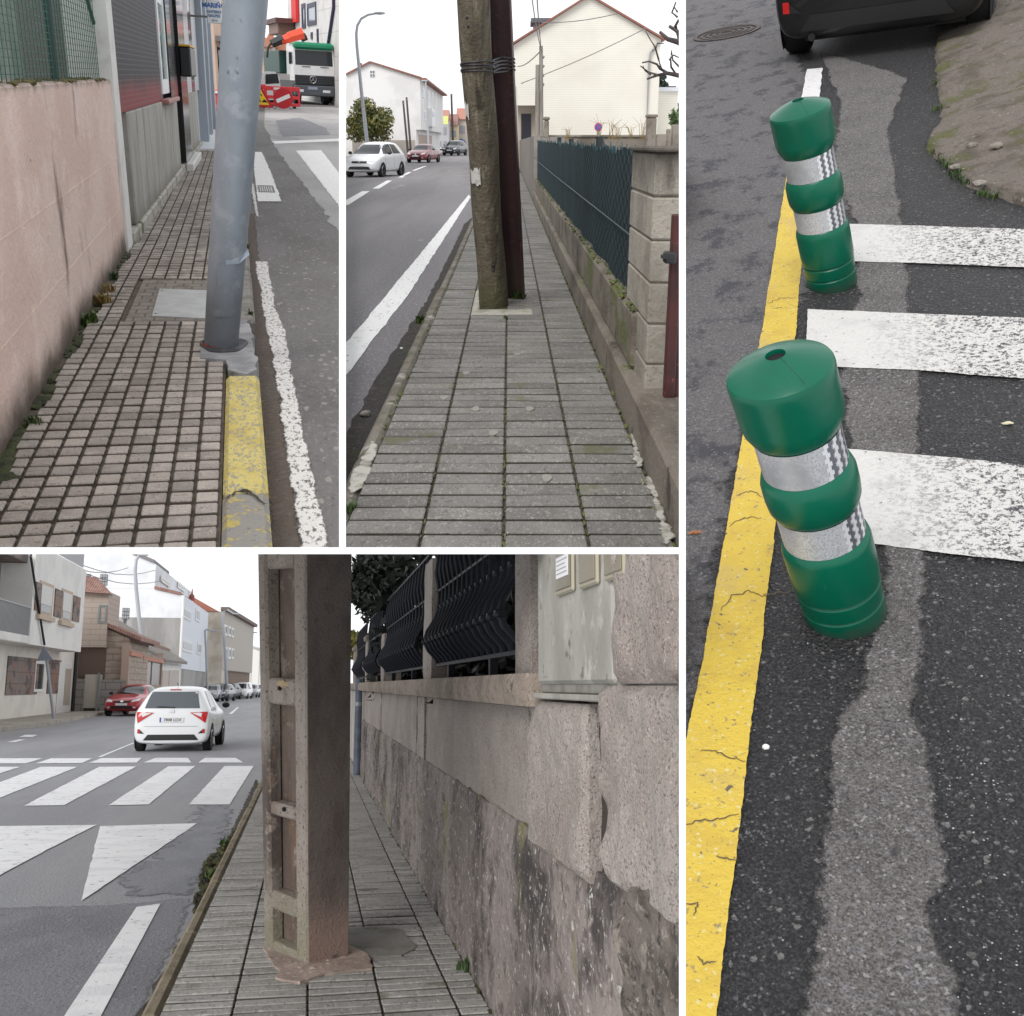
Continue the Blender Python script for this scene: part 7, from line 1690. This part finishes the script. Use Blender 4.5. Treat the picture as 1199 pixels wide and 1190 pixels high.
fp(st, 'tower_roof', MB().add([(a[0], -1.0, a[1]), (b[0], -1.0, b[1]), (b[0] - .4, 3.4, b[1]), (a[0], 3.4, a[1]), (a[0] + .2, .8, a[1] + 1.0), (a[0] + .9, 1.2, a[1] + 1.0)], [(0, 1, 5, 4), (1, 2, 5), (2, 3, 4, 5), (3, 0, 4), (3, 2, 1, 0)]), tile)
win(st, (fv.R(117.5, 709, 126, 730)[0], fv.R(117.5, 709, 126, 730)[1], fv.at(120, 730)[1], fv.at(120, 709)[1]), mat('grey_green_frame', srgb(128, 138, 140), .5), M_dark, .12, .46)
fp(st, 'gate', fb(*fv.R(102, 790, 119, 829), -.5, -.3), mat('pale_gate', srgb(186, 180, 170), .8)); fp(st, 'yard_wall', fb(fv.at(83, 810)[0], fv.at(101, 810)[0], -.1, fv.at(90, 795)[1], -.5, -.2), mat('grey_yard_wall', srgb(150, 146, 142), .9, [('brick', 1, srgb(120, 116, 112), .5, .6, {'mortar': .03, 'bw': .8, 'rh': .4, 'rot': (math.pi / 2, 0, 0)})])); fp(st, 'yard_wall', fb(fv.at(119.5, 810)[0], fv.at(148, 810)[0], -.1, fv.at(130, 796)[1], -.5, -.2), MATS['grey_yard_wall'])
fp(st, 'gate_post', fb(fv.at(116, 800)[0], fv.at(119, 800)[0], -.1, fv.at(118, 788)[1], -.56, -.51), M_steel)
# porches
fq = Fac(C, C.V(148, 810, 61)[:1] + (61,), C.V(188, 805, 78)[:1] + (78,)); po = fq.root('porch_house', 'low porch with orange beams and dark glazing beside the stone house', 'house')
fp(po, 'wall', fb(0, fq.L, -.2, fq.at(160, 806)[1], 0, 3), stone)
for x0, x1, y0, y1 in ((150, 162, 758, 785), (165, 187, 764, 806)):
    r = fq.R(x0, y0, x1, y1); win(po, r, stone, mat('brown_glass', srgb(88, 72, 66), .3), .25, .08, 2); fp(po, 'beam', fb(r[0], r[1], r[3] - .45, r[3] - .2, -.2, -.09), mat('orange_beam', srgb(186, 126, 104), .7))
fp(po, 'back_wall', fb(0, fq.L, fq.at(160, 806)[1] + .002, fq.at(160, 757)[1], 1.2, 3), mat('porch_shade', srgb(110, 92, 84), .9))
for x in (148.5, 163, 188): s = fq.at(x, 780)[0]; fp(po, 'column', fb(s, s + .5, fq.at(160, 806)[1] + .003, fq.at(160, 757)[1], -.1, .3), mat('column_render', srgb(176, 156, 142), .9))
zc = fq.at(165, 756)[1]; fp(po, 'roof', MB().prism([(-.5, zc), (3, zc + 1.6), (3, zc + 1.8), (-.5, zc + .2)], 0, fq.L + .4, Matrix(((0, 0, 1, 0), (1, 0, 0, 0), (0, 1, 0, 0), (0, 0, 0, 1)))), mat('brown_roof', srgb(140, 118, 108), .9))
fg = Fac(C, C.V(188, 800, 79)[:1] + (79,), C.V(210, 800, 84)[:1] + (84,)); ga = fg.root('garage', 'low white garage with paired doors', 'garage')
zt = fg.at(198, 777)[1]; fp(ga, 'wall', fb(-.2, fg.L + .3, -.2, zt, 0, 5), wren)
for x0, x1 in ((190, 196), (198, 203), (204, 208)): fp(ga, 'door', fb(*fg.R(x0, 785, x1, 806), -.06, -.001), mat('garage_door', srgb(196, 186, 180), .8))
fp(ga, 'roof', MB().prism([(-.4, zt), (5, zt + 3.2), (5, zt + 3.4), (-.4, zt + .2)], -.5, fg.L + .5, Matrix(((0, 0, 1, 0), (1, 0, 0, 0), (0, 1, 0, 0), (0, 0, 0, 1)))), mat('grey_roof_C', srgb(136, 130, 126), .9))
# tall white house with stained gable
v = 88.0; fw_ = Fac(C, C.V(80, 800, v)[:1] + (v,), C.V(209, 800, v)[:1] + (v,)); tw_ = fw_.root('tall_white_house', 'tall white house with a rain stained grey gable', 'house')
gab = mat('stained_gable', srgb(226, 228, 231), .9, [('noise', .5, srgb(214, 216, 220), .45, .62)], bump=.2, bscale=6)
grs = mat('grey_stained_render', srgb(166, 164, 162), .9, [('noise', .35, srgb(140, 138, 137), .45, .62, {'st': (1, 1, .3)}), ('noise', .5, srgb(82, 80, 80), .60, .68, {'st': (1.6, 1, .15), 'detail': 8})], bump=.2, bscale=6)
zt = lambda y, x=190: fw_.at(x, y)[1]
sU, sR = fw_.at(181, 690)[0], fw_.L
fp(tw_, 'gable_wall', MB().prism([(-1, zt(723.5)), (sR, zt(723.5)), (sR, zt(697)), (sU + .01, zt(690)), (-1, zt(690))], -21, 0, RX(math.pi / 2)), gab)
fp(tw_, 'upper_gable', MB().prism([(-1, zt(690) + .01), (sU, zt(690) + .01), (sU, zt(661)), (fw_.at(150, 648)[0], zt(647)), (fw_.at(110, 640)[0], zt(640)), (-1, zt(652))], -26, -.001, RX(math.pi / 2)), gab)
fp(tw_, 'lower_gable', fb(-1, sR, -.2, zt(723.5) - .01, .01, 21), grs)
for x0, y0, x1, y1 in ((97, 672, 106, 681), (117.5, 672.5, 125.5, 686), (143.5, 712, 151, 725), (126, 712.5, 130, 724)):
    r = fw_.R(x0, y0, x1, y1); mb = MB(); w = fp(tw_, 'glass_block_window', fb(*r, -.03, -.001), mat('dark_joint', srgb(92, 90, 92), .6))
    for i in range(3):
        for j in range(3): part(w, 'glass_block', fb(r[0] + (r[1] - r[0]) * (i + .14) / 3, r[0] + (r[1] - r[0]) * (i + .86) / 3, r[2] + (r[3] - r[2]) * (j + .14) / 3, r[2] + (r[3] - r[2]) * (j + .86) / 3, -.06, -.031), mat('glass_block', srgb(150, 152, 156), .3), (0, 0, 0))
bl = mat('bluish_white', srgb(222, 226, 233), .85)
for sx, rects, rend in ((sR, ((214, 710, 223, 728), (213, 748, 224, 765), (229, 712, 233, 729), (231, 752, 235, 767)), True), (sU, ((188, 674, 198, 688), (208, 681, 216, 694)), False)):
    uu = fw_.o.x + sx; fr_ = Fac(C, (uu, v), (uu, v + 30))
    if rend: fp(tw_, 'street_wall', fb(sx + .001, sx + .06, zt(783), zt(697), .05, 20.9), bl)
    for r in rects:
        a, b, z0, z1 = fr_.R(*r, -.06)
        w = fp(tw_, 'window', fb(sx + .061, sx + .14, z0, z1, a, b), wf); part(w, 'shutter', fb(sx + .141, sx + .16, z0 + .2, z1 - .2, a + .5, b - .5), shut if sx == sU else mat('grey_pane_C', srgb(138, 142, 150), .3), (0, 0, 0))
p = fw_.at(150, 647); q_ = fw_.at(181, 660); fp(tw_, 'roof_edge', MB().prism([p, q_, (q_[0], q_[1] + .3), (p[0], p[1] + .3)], -9, .2, RX(math.pi / 2)), mat('roof_grey_C', srgb(128, 124, 126), .8)); p = fw_.at(181, 690); q_ = fw_.at(211, 697); fp(tw_, 'roof_edge', MB().prism([p, q_, (q_[0], q_[1] + .25), (p[0], p[1] + .25)], -9, .2, RX(math.pi / 2)), tile)
fp(tw_, 'chimney', MB().lathe([(.3, 0), (.26, .5), (.1, .7), (.05, 1.2)], 10, c=(sU + .3, 24, zt(676))), mat('red_finial', srgb(150, 84, 76), .8))
fp(tw_, 'white_pipe', MB().tube([(fw_.L + .05, -.15, zt(782)), (fw_.L + .05, -.15, zt(697))], .12, 8), wf)
# beige house and the row beyond
v = 118.0; fb_ = Fac(C, C.V(228, 800, v)[:1] + (v,), C.V(259, 800, v)[:1] + (v,)); bh = fb_.root('beige_house', 'beige house with red tiled roof and brown windows farther along', 'house')
zz = lambda y: fb_.at(250, y)[1]
bei = mat('beige_render_C', srgb(208, 200, 188), .9, [('noise', .3, srgb(180, 170, 156), .45, .62)])
fp(bh, 'gable_wall', fb(-2, fb_.L, -.2, zz(716), 0, 9), bei); fp(bh, 'roof', MB().prism([fb_.at(226, 699), fb_.at(256, 716), fb_.at(226, 716)], -9, 0.2, RX(math.pi / 2)), mat('red_tile_C', srgb(180, 120, 104), .85))
fd = Fac(C, (C.V(259, 800, v)[0], v), (C.V(259, 800, v)[0] + 1.5, v + 34)); bd = fd.root('brown_house', 'grey brown house front with rows of small windows beside the beige gable', 'house')
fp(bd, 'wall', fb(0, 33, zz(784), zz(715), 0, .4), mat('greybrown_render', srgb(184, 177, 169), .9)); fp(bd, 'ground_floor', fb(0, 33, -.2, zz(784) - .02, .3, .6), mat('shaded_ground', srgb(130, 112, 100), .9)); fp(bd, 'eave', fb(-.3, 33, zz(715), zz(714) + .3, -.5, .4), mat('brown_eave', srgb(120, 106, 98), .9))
for x0, x1, y0, y1 in ((262, 265, 731, 745), (267, 269.5, 733, 746), (271, 273, 735, 747), (262, 265, 757, 772), (267, 269.5, 758, 772), (271, 273, 759, 772)): win(bd, fd.R(x0, y0, x1, y1), wf, mat('grey_pane_D', srgb(110, 108, 110), .3), .3, .08)
v = 190.0; a, z1 = C.V(272, 751, v); b, _ = C.V(318, 751, v); t = thing(C, 'warehouse', 'long pale warehouse at the end of the road', 'building', (a, v, 0)); part(t, 'wall', MB().box(0, b - a, 0, 20, -.2, C.V(300, 762, v)[1]), mat('pale_warehouse', srgb(214, 212, 208), .9), (0, 0, 0)); part(t, 'parapet', MB().prism([(0, C.V(300, 762, v)[1]), (b - a, C.V(300, 762, v)[1]), (b - a, C.V(318, 768, v)[1]), (0, C.V(272, 750, v)[1])], -1, 0, RX(math.pi / 2)), MATS['pale_warehouse'], (0, 0, 0))
for k in range(5): part(t, 'panel_joint', MB().box((b - a) * (k + .5) / 5, (b - a) * (k + .5) / 5 + .15, -.05, 0, 0, C.V(300, 764, v)[1]), mat('warehouse_joint', srgb(176, 174, 170), .9), (0, 0, 0))
# street lamps
lg = MATS['lamp_grey']
def lampC(label, pts, v, r, head=True):
    ub, _ = C.V(pts[0][0], pts[0][1], v); q = [(C.V(x, y, v)[0] - ub, 0, C.V(x, y, v)[1]) for x, y in pts]
    t = thing(C, 'street_lamp', label, 'street lamp', (ub, v, 0), group='street lamps along the houses'); part(t, 'shaft', MB().tube([(0, 0, -.05)] + q, [r * 1.1] + [r * (1 - .5 * k / len(q)) for k in range(len(q))], 8), lg, (0, 0, 0))
    if head: e = q[-1]; part(t, 'lamp_head', MB().box(e[0] - .1, e[0] + .6, -.1, .1, e[2] - .05, e[2] + .08, .03), lg, (0, 0, 0))
lampC('tall lamp post behind the red car', [(172, 822), (170, 790), (164, 735), (159.5, 690), (158.2, 668), (159.5, 656), (163, 650)], 74, .16)
lampC('slim lamp post in front of the beige house', [(266, 815), (264, 770), (260.5, 725), (261, 717), (266, 714), (274, 719)], 108, .16)
lampC('farthest lamp post beside the warehouse', [(287, 812), (286.5, 770), (286, 752), (288, 744), (296, 741)], 150, .17)
lampC('dark lamp post against the beige gable', [(243, 815), (242, 780), (240, 738), (241.5, 737), (249, 739)], 104, .13)
# cars
wc, _b, _P = car(C, 'car', 'white hatchback driving away over the pedestrian crossing', 'hatch', (C.G(204, 879, RC)[0] - .02, C.G(204, 879, RC)[1] - .62, RC), math.radians(-1.5), white_car, 1.0, plate='7808 LDX')
_P('high_brake_light', drape(_b, 'rear', rect(-.13, .13, 1.415, 1.44), .02, 4, 2), M_redlamp); _P('rear_wiper', drape(_b, 'rear', [(-.36, 1.02), (.06, 1.0), (.06, 1.03), (-.3, 1.05)], .022, 5, 2), M_blackp)
_P('rear_badge', drape(_b, 'rear', rect(-.05, .05, .90, .96), .02, 2, 2), M_chrome); _P('tailgate_seam', drape(_b, 'rear', rect(-.6, .6, .58, .59), .006, 8, 1), mat('seam_grey', srgb(150, 150, 152), .6)); _P('roof_aerial', MB().tube([(0, .75, 1.52), (0, .6, 1.58)], .012, 6), M_blackp)
def onC(name, label, kind, xc, yb, delta, paint, sc=1.0, detail=1, cat='car'):
    u, v = C.G(xc, yb, RC); a = math.pi - math.radians(delta); L = SHAPES[kind][0] * sc
    return car(C, name, label, kind, (u + L * math.sin(a), v - L * math.cos(a), RC), a, paint, sc, 'cars parked along the houses', detail, cat=cat)
brt = mat('bright_red_paint', srgb(176, 30, 46), .28, coat=.6)
onC('car', 'bright red saloon parked facing the camera beside the stone house', 'sedan', 141, 839, 6, brt, 1.12, 2)
onC('car', 'dark grey car parked beyond the white hatchback', 'hatch', 253, 821.5, 8, dkb, 1.15); onC('car', 'black car parked behind the dark grey one', 'hatch', 262, 819.5, 8, paint_dark, 1.2)
onC('car', 'silver car parked close behind the white hatchback roof', 'hatch', 243, 822, 4, mat('silver_paint', srgb(150, 156, 164), .3, coat=.5), 1.1)
onC('van', 'white van parked near the warehouse', 'van', 279.5, 818.5, 6, white_car, 1.05, 1, 'van'); onC('car', 'pale grey car parked behind the white van', 'hatch', 291, 817, 4, MATS['silver_paint'], 1.15); onC('car', 'white car nearest the concrete pole in the far row', 'hatch', 299.5, 816, 4, white_car, 1.15)
# overhead cables
for k, (a_, b_, lab) in enumerate((((90, 660, 60), (181, 668, 88), 'upper overhead cable across the tall white house'), ((88, 668, 60), (190, 680, 88), 'lower overhead cable across the tall white house'), ((60, 655, 50), (150, 665, 80), 'overhead cable from the terrace house roof'))):
    p = Vector((C.V(*a_)[0], a_[2], C.V(*a_)[1])); q_ = Vector((C.V(*b_)[0], b_[2], C.V(*b_)[1]))
    solo(C, 'cable', MB().tube([tuple(p.lerp(q_, t) - Vector((0, 0, .5 * math.sin(math.pi * t)))) for t in (0, .2, .4, .6, .8, 1)], .025, 4), cab if False else mat('overhead_cable', (.2, .2, .2)), lab, 'cable', 'overhead cables over the houses', base=tuple(p))

# ---------------------------------------------------------------- trim each place to its own plot
def plane_of(pl, x0, y0, x1, y1):
    a = pl.ray(x0, y0); b = pl.ray(x1, y1)
    return a.cross(b).normalized()
def trim_all():
    bounds = {}
    for pl in (A, B, C, D):
        x0, x1, y0, y1 = pl.win
        mid = pl.ray((x0 + x1) / 2, (y0 + y1) / 2)
        ps = []
        for q in ((x0, y0, x0, y1), (x1, y0, x1, y1), (x0, y0, x1, y0), (x0, y1, x1, y1)):
            n = plane_of(pl, *q)
            if n.dot(mid) > 0: n = -n          # outward
            ps.append(n)
        bounds[id(pl)] = ps
    gone = []
    for o in list(COL.objects):
        if o.type != 'MESH' or o.name not in PL: continue
        ps = bounds[id(PL[o.name])]; mw = WM[o.name]
        me = o.data; bb = [mw @ Vector(c) - CAM for c in o.bound_box]
        cut = []; dead = False
        for n in ps:
            d = [n.dot(q) for q in bb]
            if min(d) > 0: dead = True; break
            if max(d) > 0: cut.append(n)
        if dead: gone.append(o); continue
        if not cut: continue
        bm = bmesh.new(); bm.from_mesh(me)
        inv = mw.inverted(); co = inv @ CAM; rot = mw.to_3x3()
        for n in cut:
            nl = (rot.transposed() @ n).normalized()
            if max((v.co - co).dot(nl) for v in bm.verts) <= 1e-7: continue
            closed = not any(len(e.link_faces) == 1 for e in bm.edges)
            r = bmesh.ops.bisect_plane(bm, geom=bm.verts[:] + bm.edges[:] + bm.faces[:], dist=1e-6,
                                       plane_co=co, plane_no=nl, clear_outer=True)
            if closed:
                es = [e for e in r['geom_cut'] if isinstance(e, bmesh.types.BMEdge) and e.is_valid and len(e.link_faces) == 1]
                if es:
                    try: bmesh.ops.holes_fill(bm, edges=es, sides=0)
                    except Exception: pass
            if not bm.verts: break
        if not bm.faces:
            bm.free(); gone.append(o); continue
        nm = me.copy() if me.users > 1 else me
        bm.to_mesh(nm); bm.free(); nm.update(); o.data = nm
    kids = {}
    for o in COL.objects:
        if o.parent: kids.setdefault(o.parent.name, []).append(o)
    gn = {o.name for o in gone}
    def alive(o):
        return (o.type == 'MESH' and o.name not in gn) or any(alive(c) for c in kids.get(o.name, []))
    doomed = []
    for o in list(COL.objects):
        if o.name in PL and not alive(o): doomed.append(o)
    for o in gone:
        if o not in doomed:   # a trimmed-away mesh that still carries pieces in view
            e = bpy.data.objects.new(o.name, None); doomed.append(o)
            COL.objects.link(e); nm = o.name; o.name = 'gone'; e.name = nm
            e.parent = o.parent; e.matrix_basis = o.matrix_basis.copy()
            for k in list(o.keys()):
                if isinstance(o[k], str): e[k] = o[k]
            for c in kids.get(nm, []): c.parent = e
    for o in doomed: bpy.data.objects.remove(o)
trim_all()
